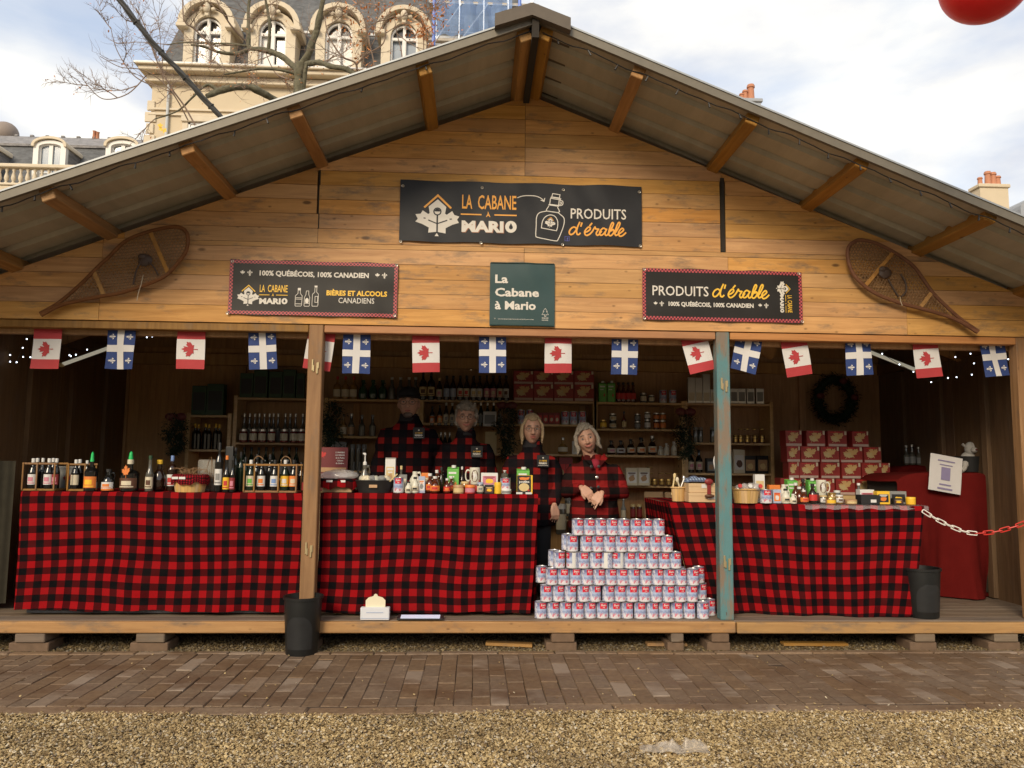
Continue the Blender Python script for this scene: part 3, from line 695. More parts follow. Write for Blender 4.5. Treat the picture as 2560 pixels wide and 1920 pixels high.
for pl, r0, r1 in LIMBS:
    P = smooth_line([tcp(*p) for p in pl], 7); n = len(P)
    if r0 > .05: P = [p + noise.noise_vector(p * 3) * r0 * .25 for p in P]
    rr = [(r0 + (r1 - r0) * i / (n - 1)) * (.60 if r0 > .05 else .8) * (1 + (.30 * noise.noise(P[i] * 7) if r0 > .03 else 0)) for i in range(n)]
    g = G().tube(P, rr, 9 if r0 > .03 else 6); sub('branch', g, M_BARK if r0 > .028 else M_TWIG, tr)
    L_ = sum((P[i + 1] - P[i]).length for i in range(n - 1))
    if r0 < .16:
        for _ in range(int(L_ * (2.6 if r0 < .09 else 1.8))):
            i = rt.randrange(n // 6, n); t_ = (P[min(i + 1, n - 1)] - P[max(0, i - 1)]).normalized()
            d = (t_ * rt.uniform(.1, .8) + Vector((rt.uniform(-1, 1), rt.uniform(-.6, .6), rt.uniform(-.6, 1)))).normalized()
            right = P[i].x > -1.9
            twig(P[i], d, rt.uniform(.35, 1.0), .009, 2, .65 if right else (.16 if P[i].x > -4.4 else .05))
sub('twigs', tw, M_TWIG, tr, kind='stuff'); sub('leaves', lf, M_ORL, tr, kind='stuff')
g = G(); p = at(346, 273, 10.6)
for k in range(3): g.poly(leaf_pts(p.x + .02 * k, p.z - .02 * k, .055, k * 2.1), p.y + .01 * k)
sub('yellow_leaf', g, plain('yellow_leaf', (.80, .50, .03), .6), tr)
# thick black cable bundle
g = G(); P = smooth_line([at(-160, -560, 6.2), at(80, -270, 6.7), at(190, -100, 6.9), at(258, 0, 7.0), at(330, 92, 7.1), at(400, 168, 7.2), at(478, 253, 7.3), at(600, 372, 7.35)], 8)
for k in range(3):
    g.tube([p + Vector((math.cos(i * .5 + k * 2.1), math.sin(i * .5 + k * 2.1), .3 * math.sin(i * .5 + k)) ) * .017 for i, p in enumerate(P)], .018, 7)
for i in range(4, len(P) - 1, 6): g.tube([P[i], P[i] + (P[i + 1] - P[i]).normalized() * .008], .0355, 10)
tag(obj('power_cable', g, plain('black_rubber', (.035, .033, .03), .6)), 'thick black bundle of power cables crossing the sky down to the left roof slope', 'cable')
# red bauble, only its lower part in view
bt = thing('red_bauble', 'large glossy red hanging bauble cut by the top edge of the picture', 'bauble', tuple(at(2128, -40, 3.6)))
g = G().ell((0, 0, 0), (.215, .215, .20), 40, 26); obj('ball', g, plain('red_gloss', (.86, .012, .014), .55, var=.05, coat=.12), bt)
g = G().lathe([(.03, 0), (.03, .035), (.012, .04)], 14, (0, 0, .195)); cpq = obj('cap', g, plain('gold_cap', (.6, .4, .12), .3, metal=1), bt)
obj('hanging_wire', G().tube([(0, 0, .23), (0, 0, 2.2)], .003, 5), plain('wire_dark', (.03, .03, .03), .5), bt)
g = G(); P = []
obj('seam', G().tube([(.2155 * math.cos(a), .2155 * math.sin(a), 0) for a in np.linspace(0, 2 * math.pi, 40, endpoint=False)], .001, 4, closed=True), MATS['red_gloss'], bt)
# ================================================================== CHALET
FY = 5.65; RX = .37; DECK = .21
XL, XR = -3.72, 4.50; BACK = 8.35
def zr(x): return 4.135 - .388 * abs(x - RX)
W_FR = wood('pine_weathered', (.64, .36, .132), (.46, .235, .078), 'x', stain=.68)
W_POST = wood('pine_post', (.32, .172, .058), (.21, .105, .032), 'z', stain=.6)
W_PUR = wood('pine_purlin', (.44, .235, .07), (.30, .145, .04), 'y', stain=.2)
W_DECK = wood('pine_deck_edge', (.42, .235, .078), (.30, .155, .048), 'x', stain=.7)
W_FLOOR = wood('floor_board', (.22, .17, .12), (.14, .10, .07), 'x', stain=.6)
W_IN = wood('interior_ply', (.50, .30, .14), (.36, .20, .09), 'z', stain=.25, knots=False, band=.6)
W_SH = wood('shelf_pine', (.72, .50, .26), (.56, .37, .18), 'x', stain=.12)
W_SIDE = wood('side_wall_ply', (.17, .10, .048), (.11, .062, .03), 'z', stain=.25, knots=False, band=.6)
W_DARK = plain('dark_gap', (.03, .024, .018), .95)
M_ROOF = None
def roof_mat():
    q = NT('roof_sheet'); v = q.coords((3, .5, 1), rnd=False); f = q.noise(v, 2.2, 8, .65)
    v2 = q.coords((1, 1, 1), rnd=False); sp = q.noise(v2, 7, 3, .5)
    c = q.ramp(f, (.3, (.37, .345, .27)), (.7, (.50, .47, .38)))
    c = q.mix(q.ramp(sp, (.735, 0), (.76, 1)), c, (.03, .022, .02))
    q.base(c); q.rough(.6); q.b.inputs['Metallic'].default_value = .15; return q.m
M_ROOF = roof_mat(); M_TRIM = plain('verge_trim', (.165, .145, .11), .55, metal=.2, var=.2); M_TRIMT = plain('galvanised_edge', (.36, .38, .39), .5, metal=.4)
ch = thing('market_chalet', 'long open wooden market chalet with wide gable, banners and flags, raised on blocks', 'market stall', (RX, FY, 0))
def P(name, g, mat, **kw): return sub(name, g, mat, ch, **kw)

# gable planks
def clip(poly, f):
    out_ = []; n = len(poly)
    for i in range(n):
        a, b = poly[i], poly[(i + 1) % n]; fa, fb = f(a), f(b)
        if fa >= 0: out_.append(a)
        if (fa >= 0) != (fb >= 0):
            t = fa / (fa - fb); out_.append((a[0] + (b[0] - a[0]) * t, a[1] + (b[1] - a[1]) * t))
    return out_
rp = random.Random(3)
z = 2.336; row = 0
while z < 4.16:
    h_ = .1115 if row else .128
    if z < 2.945 < z + h_ - .01: h_ = 2.947 - z
    js = [-3.85, -2.75, .345, 3.28, 4.62] if z < 2.94 else ([-3.85, -2.6 if z < 3.1 else -1.21, -1.195, 1.845, 1.885, 4.62] if z < 3.46 else [-3.85, -1.195, .345, 1.86, 4.62])
    js = sorted(set(js))
    if 2.5 < z < 2.6: js = sorted(js + [-1.0])
    if 2.7 < z < 2.8: js = sorted(js + [1.9])
    for a, b in zip(js, js[1:]):
        if b - a < .05: continue
        poly = [(a + .0015, z + .0016), (b - .0015, z + .0016), (b - .0015, z + h_ - .0016), (a + .0015, z + h_ - .0016)]
        poly = clip(poly, lambda p: zr(p[0]) + .012 - p[1] if p[0] < RX else 1)
        if len(poly) < 3: continue
        poly = clip([p for p in poly], lambda p: 4.135 + .388 * (p[0] - RX) + .012 - p[1])
        if len(poly) < 3: continue
        poly = clip(poly, lambda p: 4.135 - .388 * (p[0] - RX) + .012 - p[1])
        if len(poly) < 3: continue
        g = G().poly(poly, FY + rp.uniform(-.0012, .0012), FY + .03); P('plank', g, W_FR)
    z += h_; row += 1
P('gable_backing', G().poly([(-3.85, 2.34), (4.62, 2.34), (4.62, zr(4.62) + .02), (RX, 4.15), (-3.85, zr(-3.85) + .02)], FY + .032, FY + .06), plain('backing_brown', (.07, .04, .02), .9))
g = G().box((-1.195, FY + .006, 3.25), (.014, .01, .62)); g.box((1.864, FY + .005, 3.24), (.03, .02, .58)); P('joint_strip', g, W_DARK)
# lower rail of the gable: orange planed edge
for a, b in ((-3.85, -1.24), (-1.125, 1.797), (1.91, 4.62)):
    P('lintel', G().box(((a + b) / 2, FY + .055, 2.305), (b - a, .09, .055), b=.004), wood('planed_orange_beam', (.50, .235, .075), (.36, .155, .045), 'x', stain=.15) if a > -2 else W_POST)
    P('header_beam', G().box(((a + b) / 2, FY + .14, 2.33), (b - a, .06, .17), b=.004), W_IN)
# posts
def post(x0, x1, mat, label=None):
    o = P('post', G().box(((x0 + x1) / 2, FY + .05, (DECK + 2.333) / 2), (x1 - x0, .095, 2.333 - DECK), b=.006), mat, label=label); return o
pl_ = post(-1.236, -1.130, W_POST)
def teal():
    q = NT('flaking_teal_paint'); v = q.coords((14, 14, 2.2)); f = q.noise(v, 1.8, 8, .7); v2 = q.coords((1, 1, 1), rnd=False)
    sp = q.n('ShaderNodeSeparateXYZ'); q.l(v2, sp.inputs[0]); b = q.noise(v2, 2.5, 6, .6)
    wear = q.ramp(q.math('ADD', q.math('MULTIPLY', f, .55), q.math('MULTIPLY', b, .45)), (.46, 0), (.56, 1))
    c = q.mix(q.noise(v2, 4, 4), (.065, .155, .165), (.11, .25, .26))
    c = q.mix(wear, c, (.20, .15, .105)); c = q.mix(q.ramp(q.noise(v, 5, 4), (.68, 0), (.74, 1)), c, (.09, .06, .04))
    q.base(c); q.rough(.6); q.bump(f, .002); return q.m
pr_ = post(1.802, 1.902, teal(), 'post with flaking teal paint')
post(4.135, 4.235, W_POST)
M_BRASS = plain('dull_bracket', (.45, .36, .20), .5, metal=.6)
for x, zs in ((-1.183, (2.02, .70)), (1.852, (1.93, .62))):
    for z_ in zs:
        for k, dz in ((-.016, .012), (.018, -.01)):
            g = G().box((x + k, FY - .0, z_ + dz), (.014, .014, .085), b=.003).box((x + k + .008, FY + .0, z_ - dz), (.012, .012, .05), b=.003); P('hinge_bracket', g, M_BRASS)
# deck
P('deck_beam', G().box(((-3.9 + 1.895) / 2, 5.625, .169), (5.795, .045, .078), b=.006), W_DECK)
P('deck_beam', G().box(((1.905 + 4.6) / 2, 5.622, .166), (2.695, .045, .078), b=.006), W_DECK)
y = 5.655
while y < BACK:
    P('floor_board', G().box((RX + .02, y + .069, .198), (8.35, .134, .024), b=.003), W_FLOOR); y += .138
M_BLOCK = plain('foundation_brick', (.15, .095, .058), .9, var=.4, bump=.004)
for u, w_, zb in ((62, .27, 2), (322, .26, 2), (655, .2, 1), (1213, .22, 1), (1553, .17, 1), (1460, .12, 2), (1995, .2, 2), (2170, .24, 2)):
    x = at(u, 1385, 5.62).x
    P('foundation_block', G().box((x, 5.72, .031), (w_, .2, .062), b=.006), M_BLOCK)
    P('foundation_block', G().box((x + .01, 5.71, .0955), (w_ * .75, .2, .062), b=.006), M_BLOCK if zb == 1 else W_FLOOR)
for u, w_, a in ((1440, .3, .05), (1100, .34, -.1), (1760, .5, .06)):
    x = at(u, 1390, 5.75).x
    o = obj('wood_offcut', G().box((0, 0, 0), (w_, .07, .022), b=.003), W_DECK, None, loc=(x, 5.76, .02), rot=(.03, .02, a)); tag(o, {1440: 'short wooden offcut under the deck below the can pyramid', 1100: 'thin wooden slat lying under the deck near its middle', 1760: 'long flat wooden slat on the gravel under the right deck beam'}[u], 'wood scrap')
# walls inside
def wallpart(name, c, d, mat=W_IN): P(name, G().box(c, d, b=.002), mat)
x = XL
while x < XR - .01:
    w_ = min(1.22, XR - x); wallpart('wall_panel', (x + w_ / 2, BACK, 1.27), (w_ - .004, .02, 2.5)); wallpart('stud', (x + .0, BACK - .03, 1.27), (.07, .04, 2.1)); x += 1.22
wallpart('tie_beam', (RX, BACK - .045, 2.39), (XR - XL, .07, .12))
P('back_gable', G().poly([(XL, 2.46), (XR, 2.46), (XR, zr(XR) + .08), (RX, zr(RX) + .09), (XL, zr(XL) + .08)], BACK, BACK + .02), W_IN)
for k in range(1, 9):
    z_ = 2.46 + k * .19; hw = (4.2 - z_) / .388
    if hw > .2: P('gable_batten', G().box((RX, BACK - .008, z_), (min(2 * hw, XR - XL), .012, .012)), W_DARK)
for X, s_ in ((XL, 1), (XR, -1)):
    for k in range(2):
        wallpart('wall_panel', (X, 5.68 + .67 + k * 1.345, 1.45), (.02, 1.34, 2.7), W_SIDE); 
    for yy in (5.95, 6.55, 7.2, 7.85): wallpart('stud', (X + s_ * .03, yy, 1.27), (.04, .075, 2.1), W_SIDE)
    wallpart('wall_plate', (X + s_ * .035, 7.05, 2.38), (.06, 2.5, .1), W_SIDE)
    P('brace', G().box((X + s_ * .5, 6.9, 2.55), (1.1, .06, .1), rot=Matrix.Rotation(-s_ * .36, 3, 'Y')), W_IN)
for xa, xb in ((RX - 2.4, RX - 1.1), (RX + 2.4, RX + 1.1)):
    a, b = Vector((xa, 7.0, 2.36)), Vector((xb, 7.0, 3.1)); d = b - a
    P('brace', G().box((a + b) / 2, (d.length, .06, .1), rot=Matrix.Rotation(-math.atan2(d.z, d.x), 3, 'Y')), W_IN)
# purlins
for x in (-3.36, -2.70, -1.86, -1.19, -.37, .285, .42, 1.04, 1.80, 2.53, 3.39, 4.18):
    s_ = 1 if x < RX else -1; rot = Matrix.Rotation(-s_ * math.atan(.388), 3, 'Y')
    P('purlin', G().box((x, (4.80 + BACK) / 2, zr(x) + .040), (.085, BACK - 4.80, .09), rot=rot, b=.005), W_PUR)
# roof sheets, ribbed
def sheet(side, y0, y1):
    g = G(); xe = -4.75 if side < 0 else 5.5
    prof = []; y = y0
    while y < y1 - .001:
        for dy, dz in ((0, 0), (.14, 0), (.16, .032), (.215, .032), (.235, 0)):
            if y + dy < y1: prof.append((y + dy, dz))
        y += .25
    prof.append((y1, 0)); n = len(prof); vs = []
    for x in (RX, xe):
        for t in (0, .014):
            for yy, dz in prof:
                z_ = zr(x) + .092 + t + dz
                if side > 0 and yy < 4.79: yy = yy
                vs.append((x, yy, z_ - (.045 if side > 0 and x > RX else 0) * 1.4))
    fs = []
    for t in (0, 1):
        for i in range(n - 1): a = t * n + i; b = 2 * n + t * n + i; fs.append((a, b, b + 1, a + 1) if t else (a, a + 1, b + 1, b))
    for i in (0, n - 1): fs.append((i, n + i, 3 * n + i, 2 * n + i))
    g.add(vs, fs); P('roof_sheet', g, M_ROOF)
    return
for side in (-1, 1):
    y = 4.775
    for k in range(4): sheet(side, y + k * .96, y + k * .96 + .975 - .001 * k)
def _unused(): pass
def verge(side, name, z0, z1, y0, y1, mat, x1=None, x0=None):
    xe = (-4.75 if side < 0 else 5.5) if x1 is None else x1; xs = RX if x0 is None else x0; off = -.063 if side > 0 else 0
    def zz(x): return zr(x) + off * (abs(x - RX) / 5.13)
    vs = [(x, y_, zz(x) + z_) for x in (xs, xe) for y_ in (y0, y1) for z_ in (z0, z1)]
    P(name, G().add(vs, [(0, 1, 3, 2), (4, 6, 7, 5), (0, 4, 5, 1), (2, 3, 7, 6), (0, 2, 6, 4), (1, 5, 7, 3)]), mat)
for side in (-1, 1):
    verge(side, 'verge_trim', .062, .118, 4.745, 4.772, M_TRIM); verge(side, 'verge_cap', .1185, .130, 4.738, 4.80, M_TRIMT)
g = G().poly([(.085, 4.13), (.085, 4.215), (.325, 4.300), (.575, 4.205), (.575, 4.12), (.325, 4.215)], 4.69, 4.773); P('ridge_cap', G().poly([(.095, 4.165), (.095, 4.19), (.345, 4.292), (.60, 4.19), (.60, 4.165), (.345, 4.26)], 4.775, 8.7), plain('ridge_cap_brown', (.11, .088, .066), .7, var=.2)); P('ridge_cap', g, plain('ridge_cap_brown', (.11, .088, .066), .7, var=.2))
P('ridge_board', G().box((RX - .02, 6.5, 4.17), (.045, 3.56, .18)), W_DARK)
# wire with small lamps under both verges
lt = thing('string_lights', 'thin dark cable of small unlit bulbs hanging under the front roof edge', 'string lights', (RX, 4.8, 4.1))
g = G(); gb = G()
for s_ in (-1, 1):
    pts = []
    for i in range(90):
        x = RX + s_ * (.03 + i * .05); pts.append(Vector((x, 4.79 + .01 * math.sin(i * .7), zr(x) + (.045 if s_ < 0 else .03) - (.0 if s_ < 0 else .05 * i / 90) + .007 * math.sin(i * .35) * math.sin(i * 1.3))))
        if i % 4 == 2 and rp.random() < .8: gb.tube([pts[-1], pts[-1] + Vector((rp.uniform(-.02, .02), rp.uniform(-.01, .01), -.035))], [.004, .007], 5)
    g.tube(pts, .0042, 5)
M_BLK = plain('black_plastic', (.018, .018, .018), .5)
sub('cable', g, M_BLK, lt); sub('bulbs', gb, M_BLK, lt, kind='stuff')

# ================================================================== BANNERS
def crease(x, z, amp=.0035, s=3.1):
    return amp * (noise.noise((x * s, z * s * 1.6, 1.7)) + .6 * noise.noise((x * s * 2.7 + z * 4, z * 3, 4.2)))
M_BAN = plain('black_vinyl', (.012, .012, .014), .5, var=.15, spec=.35); M_BAN2 = plain('brown_black_vinyl', (.016, .013, .010), .5, var=.15, spec=.35)
M_CREAM = plain('print_cream', (.66, .62, .55), .5, var=.03); M_ORG = plain('print_orange', (.80, .36, .045), .5, var=.04); M_YEL = plain('print_yellow', (.84, .50, .04), .5, var=.04)
M_GREENB = plain('green_vinyl', (.018, .052, .050), .38, var=.12); M_BLUEF = plain('print_blue', (.07, .08, .34), .5)
M_GROM = plain('grommet_metal', (.62, .58, .5), .35, metal=.7)
class Banner:
    def __init__(s, name, label, cx, cz, w_, h_, mat, amp=.0035, seed=0, tilt=0.0, cat='banner', wob=.004):
        s.cx, s.cz, s.w, s.h, s.amp, s.seed = cx, cz, w_, h_, amp, seed; s.Y = FY - .016
        s.t = thing(name, label, cat, (cx, s.Y, cz)); s.t.rotation_euler = (0, tilt, 0)
        g = G(); nx, nz = int(w_ / .02), int(h_ / .02)
        vs = []
        for side in (0, 1):
            for j in range(nz + 1):
                for i in range(nx + 1):
                    x = -w_ / 2 + w_ * i / nx; z_ = -h_ / 2 + h_ * j / nz
                    ez = wob * math.sin(i * .25 + seed) * (abs(2 * j / nz - 1) ** 6)
                    vs.append((x, s.d(x, z_) + side * .0012, z_ + ez))
        n1 = (nx + 1) * (nz + 1)
        fs = [(j * (nx + 1) + i, j * (nx + 1) + i + 1, (j + 1) * (nx + 1) + i + 1, (j + 1) * (nx + 1) + i) for j in range(nz) for i in range(nx)]
        fs += [tuple(q + n1 for q in f)[::-1] for f in fs]
        g.add(vs, fs, True); s.cloth = obj('vinyl_sheet', g, mat, s.t)
    def d(s, x, z_): return crease(x + s.seed * 7, z_, s.amp) - .0
    def add(s, name, g, mat, off=.0016):
        g.v = [(x, s.d(x, z_) - off + y, z_) for x, y, z_ in g.v]; return obj(name, g, mat, s.t)
    def grommets(s, pts):
        me = G().tube([(.008 * math.cos(a), 0, .008 * math.sin(a)) for a in np.linspace(0, 6.283, 12, endpoint=False)], .0035, 5, closed=True).mesh('grommet')
        for x, z_ in pts: obj('grommet', me, M_GROM, s.t, loc=(x, s.d(x, z_) - .003, z_))
# logo in its own unit: taken between x 205..575 (370 wide) around (390,350), y up
def LG(p): return ((p[0] - 390) / 370.0, -(p[1] - 355) / 370.0)
LOGO_LEAF = [(392, 212), (465, 278), (455, 335), (470, 345), (515, 312), (535, 345), (577, 358), (558, 385), (574, 412), (520, 430), (462, 462), (463, 508), (390, 495), (315, 505), (320, 460), (262, 430), (205, 410), (225, 385), (204, 345), (248, 340), (265, 310), (312, 342), (325, 333), (315, 275)]
def logo(s_, cx, cz, k, rot=0.0, m1=None, small=False):
    c_, q_ = math.cos(rot), math.sin(rot)
    def T(p): a, b = LG(p); a *= k; b *= k; return (cx + a * c_ - b * q_, cz + a * q_ + b * c_)
    g = G(); g.poly([T(p) for p in LOGO_LEAF], 0); g.poly([T(p) for p in ((370, 533), (388, 506), (405, 533))], 0); s_.add('logo_leaf', g, M_CREAM)
    g = G().stroke([T(p) for p in ((282, 280), (392, 178), (502, 284))], .045 * k); s_.add('logo_roof', g, m1 or M_ORG)
    g = G(); g.stroke([T((390 + 30 * math.cos(a), 318 + 30 * math.sin(a))) for a in np.linspace(0, 6.283, 20, endpoint=False)], .028 * k, closed=True)
    g.poly([T((390 + 24 * math.cos(a), 318 - 24 * math.sin(a))) for a in np.linspace(0, math.pi, 9)], 0)
    g.stroke([T((390, 350)), T((390, 492))], .036 * k, -.0002); g.stroke([T(p) for p in ((316, 395), (388, 424))], .026 * k, -.0005); g.stroke([T(p) for p in ((392, 424), (472, 394))], .026 * k, -.0005)
    g.stroke([T((276, 377)), T((288, 379))], .026 * k); g.stroke([T((498, 382)), T((510, 381))], .026 * k)
    s_.add('logo_drawing', g, M_BAN, .0024)
def word_logo(s_, x, z_, w_, rot=0.0, m1=None, shadow=True):
    """LA CABANE / A / MARIO, block centred at (x, z_), width w_"""
    m1 = m1 or M_ORG; k = w_; c_, q_ = math.cos(rot), math.sin(rot)
    def at2(a, b): return (x + a * k * c_ - b * k * q_, z_ + a * k * q_ + b * k * c_)
    def tx(mat, s, a, b, w2, h2, bold, nm, dy=0):
        g = G(); p = at2(a, b); put_text(g, s, p[0], p[1], w2 * k, h2 * k, dy, bold, rot=rot); s_.add(nm, g, mat)
    tx(m1, 'LA', -.395, .14, .185, .255, .012, 'lettering'); tx(m1, 'CABANE', .15, .14, .70, .255, .012, 'lettering')
    g = G(); g.stroke([at2(-.5, .03), at2(-.14, .03)], .024 * k).stroke([at2(.11, .03), at2(.5, .03)], .024 * k); s_.add('rule', g, m1)
    tx(m1, 'À', -.01, -.01, .08, .075, .02, 'lettering')
    if shadow: tx(plain('print_shadow', (.35, .14, .06), .5), 'MARI', -.11 + .012, -.285 - .01, .76, .19, .05, 'letter_shadow', .0005)
    tx(M_CREAM, 'MARI', -.11, -.285, .76, .19, .05, 'lettering')
    g = G(); C0 = (.405, -.185); 
    g.poly([at2(C0[0] + .105 * math.cos(a), C0[1] + .11 * math.sin(a)) for a in np.linspace(0, 6.283, 24, endpoint=False)], 0); s_.add('letter_o', g, M_CREAM)
    g = G(); g.poly([at2(C0[0] + a, C0[1] + b) for a, b in ((0, .07), (.035, .0), (.032, -.03), (.0, -.05), (-.032, -.03), (-.035, .0))], -.0008); s_.add('drop', g, M_BAN)
CUR = [
 [(1582, 458), (1562, 446), (1536, 460), (1520, 490), (1530, 512), (1552, 506), (1576, 478), (1598, 430), (1610, 404)], [(1594, 440), (1583, 480), (1588, 508), (1602, 512), (1614, 500)],
 [(1629, 410), (1620, 438)],
 [(1652, 492), (1676, 484), (1698, 466), (1699, 448), (1682, 447), (1656, 478), (1654, 505), (1670, 519), (1694, 508), (1716, 486), (1734, 456), (1742, 444), (1749, 460), (1772, 462), (1762, 478), (1752, 500), (1762, 517), (1780, 504), (1796, 480)],
 [(1697, 432), (1714, 412)],
 [(1838, 464), (1816, 451), (1792, 470), (1780, 500), (1791, 516), (1812, 506), (1836, 474), (1842, 460)], [(1840, 462), (1828, 498), (1836, 517), (1856, 502), (1886, 450), (1901, 414), (1893, 401), (1880, 420), (1862, 478), (1860, 508), (1876, 518), (1898, 498), (1905, 474), (1896, 462), (1884, 474)],
 [(1896, 500), (1920, 486), (1946, 440), (1957, 408), (1947, 400), (1932, 426), (1914, 488), (1920, 514), (1938, 506), (1966, 488), (1987, 466), (1978, 451), (1958, 465), (1944, 494), (1955, 520), (1980, 514), (2006, 490)]]
def cursive(s_, x0, z0, w_, mat, th=.012):
    g = G(); k = w_ / (2006 - 1520)
    for i, st_ in enumerate(CUR):
        pts = smooth_line([((a - 1520) * k + x0, (460 - b) * k + z0, 0) for a, b in st_], 4)
        g.stroke([(p.x, p.y) for p in pts], th * w_ / .28, -.0003 * i, dy=-.001)
    s_.add('script_lettering', g, mat)
# big banner
B1 = Banner('banner', 'largest black banner high on the gable with logo, flask drawing and orange script', .322, 3.207, 1.828, .470, M_BAN, .007, 1, .000)
S1 = 1.828 / (2148 - 70)
def b1(x, y_): return ((x - 1109) * S1 , -(y_ - (335 + (x - 1109) * .029)) * S1 * .99)
ccx, ccz = b1(390, 355); logo(B1, ccx, ccz, 370 * S1)
a = b1(828, 362); word_logo(B1, a[0], a[1], 470 * S1)
g = G(); p = b1(1532, 378); q_ = b1(2012, 385); put_text(g, 'PRODUITS', (p[0] + q_[0]) / 2, p[1] - .002, q_[0] - p[0], .078, 0, .008); B1.add('lettering', g, M_CREAM)
p = b1(1520, 470); cursive(B1, p[0], p[1], 486 * S1, M_ORG, .0078)
g = G(); W1 = .0062
def bs(pts, closed=False, n=4, sm=True):
    P_ = [(*b1(*q), 0) for q in pts]
    if sm: P_ = smooth_line(P_ + ([P_[0]] if closed else []), n); P_ = P_[:-1] if closed else P_
    g.stroke([(p[0], p[1]) for p in P_], W1, -.0002 * len(g.f) / 60, closed=closed)
bs([(1073, 197), (1120, 182), (1190, 178), (1240, 185), (1280, 205), (1300, 228)]); bs([(1275, 218), (1301, 230), (1307, 202)], sm=False)
bs([(1320, 316), (1262, 330), (1238, 370), (1235, 450), (1232, 530), (1245, 548), (1320, 565), (1405, 580), (1425, 565), (1460, 480), (1476, 420), (1472, 375), (1440, 345), (1425, 330)])
bs([(1375, 160), (1438, 170), (1434, 200), (1368, 190)], True, sm=False); bs([(1362, 192), (1444, 206), (1442, 216), (1360, 202)], True, sm=False)
bs([(1356, 206), (1350, 255), (1426, 266), (1432, 216)], sm=False); bs([(1340, 260), (1428, 274)], sm=False); bs([(1342, 272), (1324, 300), (1320, 314), (1425, 330), (1436, 318), (1418, 282)], sm=False)
bs([(1442, 222), (1462, 230), (1462, 258), (1440, 268), (1430, 262)]); bs([(1438, 236), (1450, 240), (1448, 254), (1436, 254)])
bs([(1280, 465), (1288, 410), (1310, 370), (1350, 350), (1392, 360), (1418, 400), (1420, 450), (1410, 490)]); bs([(1280, 465), (1410, 490)], sm=False)
B1.add('flask_drawing', g, M_CREAM)
a = b1(1356, 415); logo(B1, a[0], a[1], 92 * S1, -.12)
g = G(); p = b1(1502, 560); r_ = .0165; g.stroke([(p[0] - r_, p[1] - r_), (p[0] + r_, p[1] - r_), (p[0] + r_, p[1] + r_), (p[0] - r_, p[1] + r_)], .003, closed=True)
put_text(g, 'f', p[0] + .003, p[1] - .015, None, .024, -.0004, .03); B1.add('small_badge', g, M_BLUEF)
B1.grommets([b1(*q) for q in ((92, 90), (768, 107), (1467, 127), (2127, 148), (84, 580), (765, 597), (1463, 613), (2132, 630))])
# checked border
def border_mat():
    q = NT('checked_border'); v = q.coords((1, 1, 1), rnd=False); c = q.n('ShaderNodeTexChecker'); c.inputs['Scale'].default_value = 77
    mpn = q.n('ShaderNodeMapping'); mpn.inputs['Scale'].default_value = (1, 0, 1); q.l(v, mpn.inputs['Vector']); q.l(mpn.outputs[0], c.inputs['Vector'])
    q.l(c.outputs['Fac'], q.t.nodes.new('ShaderNodeMath').inputs[0])
    q.base(q.mix(c.outputs['Fac'], (.045, .006, .009), (.50, .075, .085))); q.rough(.5); return q.m
M_BORD = border_mat()
def border(bn, t=.026):
    w_, h_ = bn.w / 2, bn.h / 2; n = 40
    for x0, x1, z0, z1 in ((-w_, w_, h_ - t, h_), (-w_, w_, -h_, -h_ + t), (-w_, -w_ + t, -h_ + t, h_ - t), (w_ - t, w_, -h_ + t, h_ - t)):
        g = G(); nx, nz = max(2, int((x1 - x0) / .02)), max(2, int((z1 - z0) / .013)); vs = [(x0 + (x1 - x0) * i / nx, 0, z0 + (z1 - z0) * j / nz) for j in range(nz + 1) for i in range(nx + 1)]
        g.add(vs, [(j * (nx + 1) + i, j * (nx + 1) + i + 1, (j + 1) * (nx + 1) + i + 1, (j + 1) * (nx + 1) + i) for j in range(nz) for i in range(nx)]); bn.add('checked_border', g, M_BORD, .0012)
def lf_fl(bn, x, z_, s_):
    g = G(); g.poly(leaf_pts(x - s_ * 1.15, z_ - .1 * s_, s_ * .95), 0); fleur(g, x + s_ * .95, z_ + .0, s_ * 1.05, 0); bn.add('emblem', g, M_CREAM)
B2 = Banner('banner', 'black banner with red checked border advertising beers and spirits, left of the green sign', -1.208, 2.598, 1.228, .405, M_BAN2, .0075, 2, .004, wob=.006)
S2 = 1.228 / 2060.0
def b2(x, y_): return ((x - 1105) * S2, -(y_ - (395 + (x - 1105) * .024)) * S2 * 1.03)
border(B2)
g = G(); p, q_ = b2(440, 240), b2(1778, 262); put_text(g, '100% QUÉBÉCOIS, 100% CANADIEN', (p[0] + q_[0]) / 2, (p[1] + q_[1]) / 2, q_[0] - p[0], .036, 0, .035); B2.add('lettering', g, M_CREAM)
for u, v_ in ((280, 205), (1932, 240)): p = b2(u, v_); lf_fl(B2, p[0], p[1], .025)
a = b2(312, 478); logo(B2, a[0], a[1], 265 * S2, m1=M_YEL); a = b2(618, 485); word_logo(B2, a[0], a[1], 345 * S2, m1=M_YEL, shadow=False)
g = G(); p, q_ = b2(1265, 485), b2(2010, 490); put_text(g, 'BIÈRES ET ALCOOLS', (p[0] + q_[0]) / 2, (p[1] + q_[1]) / 2 + .002, q_[0] - p[0], .036, 0, .035); B2.add('lettering', g, M_YEL)
g = G(); p, q_ = b2(1415, 578), b2(1855, 582); put_text(g, 'CANADIENS', (p[0] + q_[0]) / 2, (p[1] + q_[1]) / 2 + .002, q_[0] - p[0], .040, 0, .004); B2.add('lettering', g, M_CREAM)
g = G()
def ds(pts, closed=True, w_=.0036): g.stroke([b2(*q) for q in pts], w_, closed=closed)
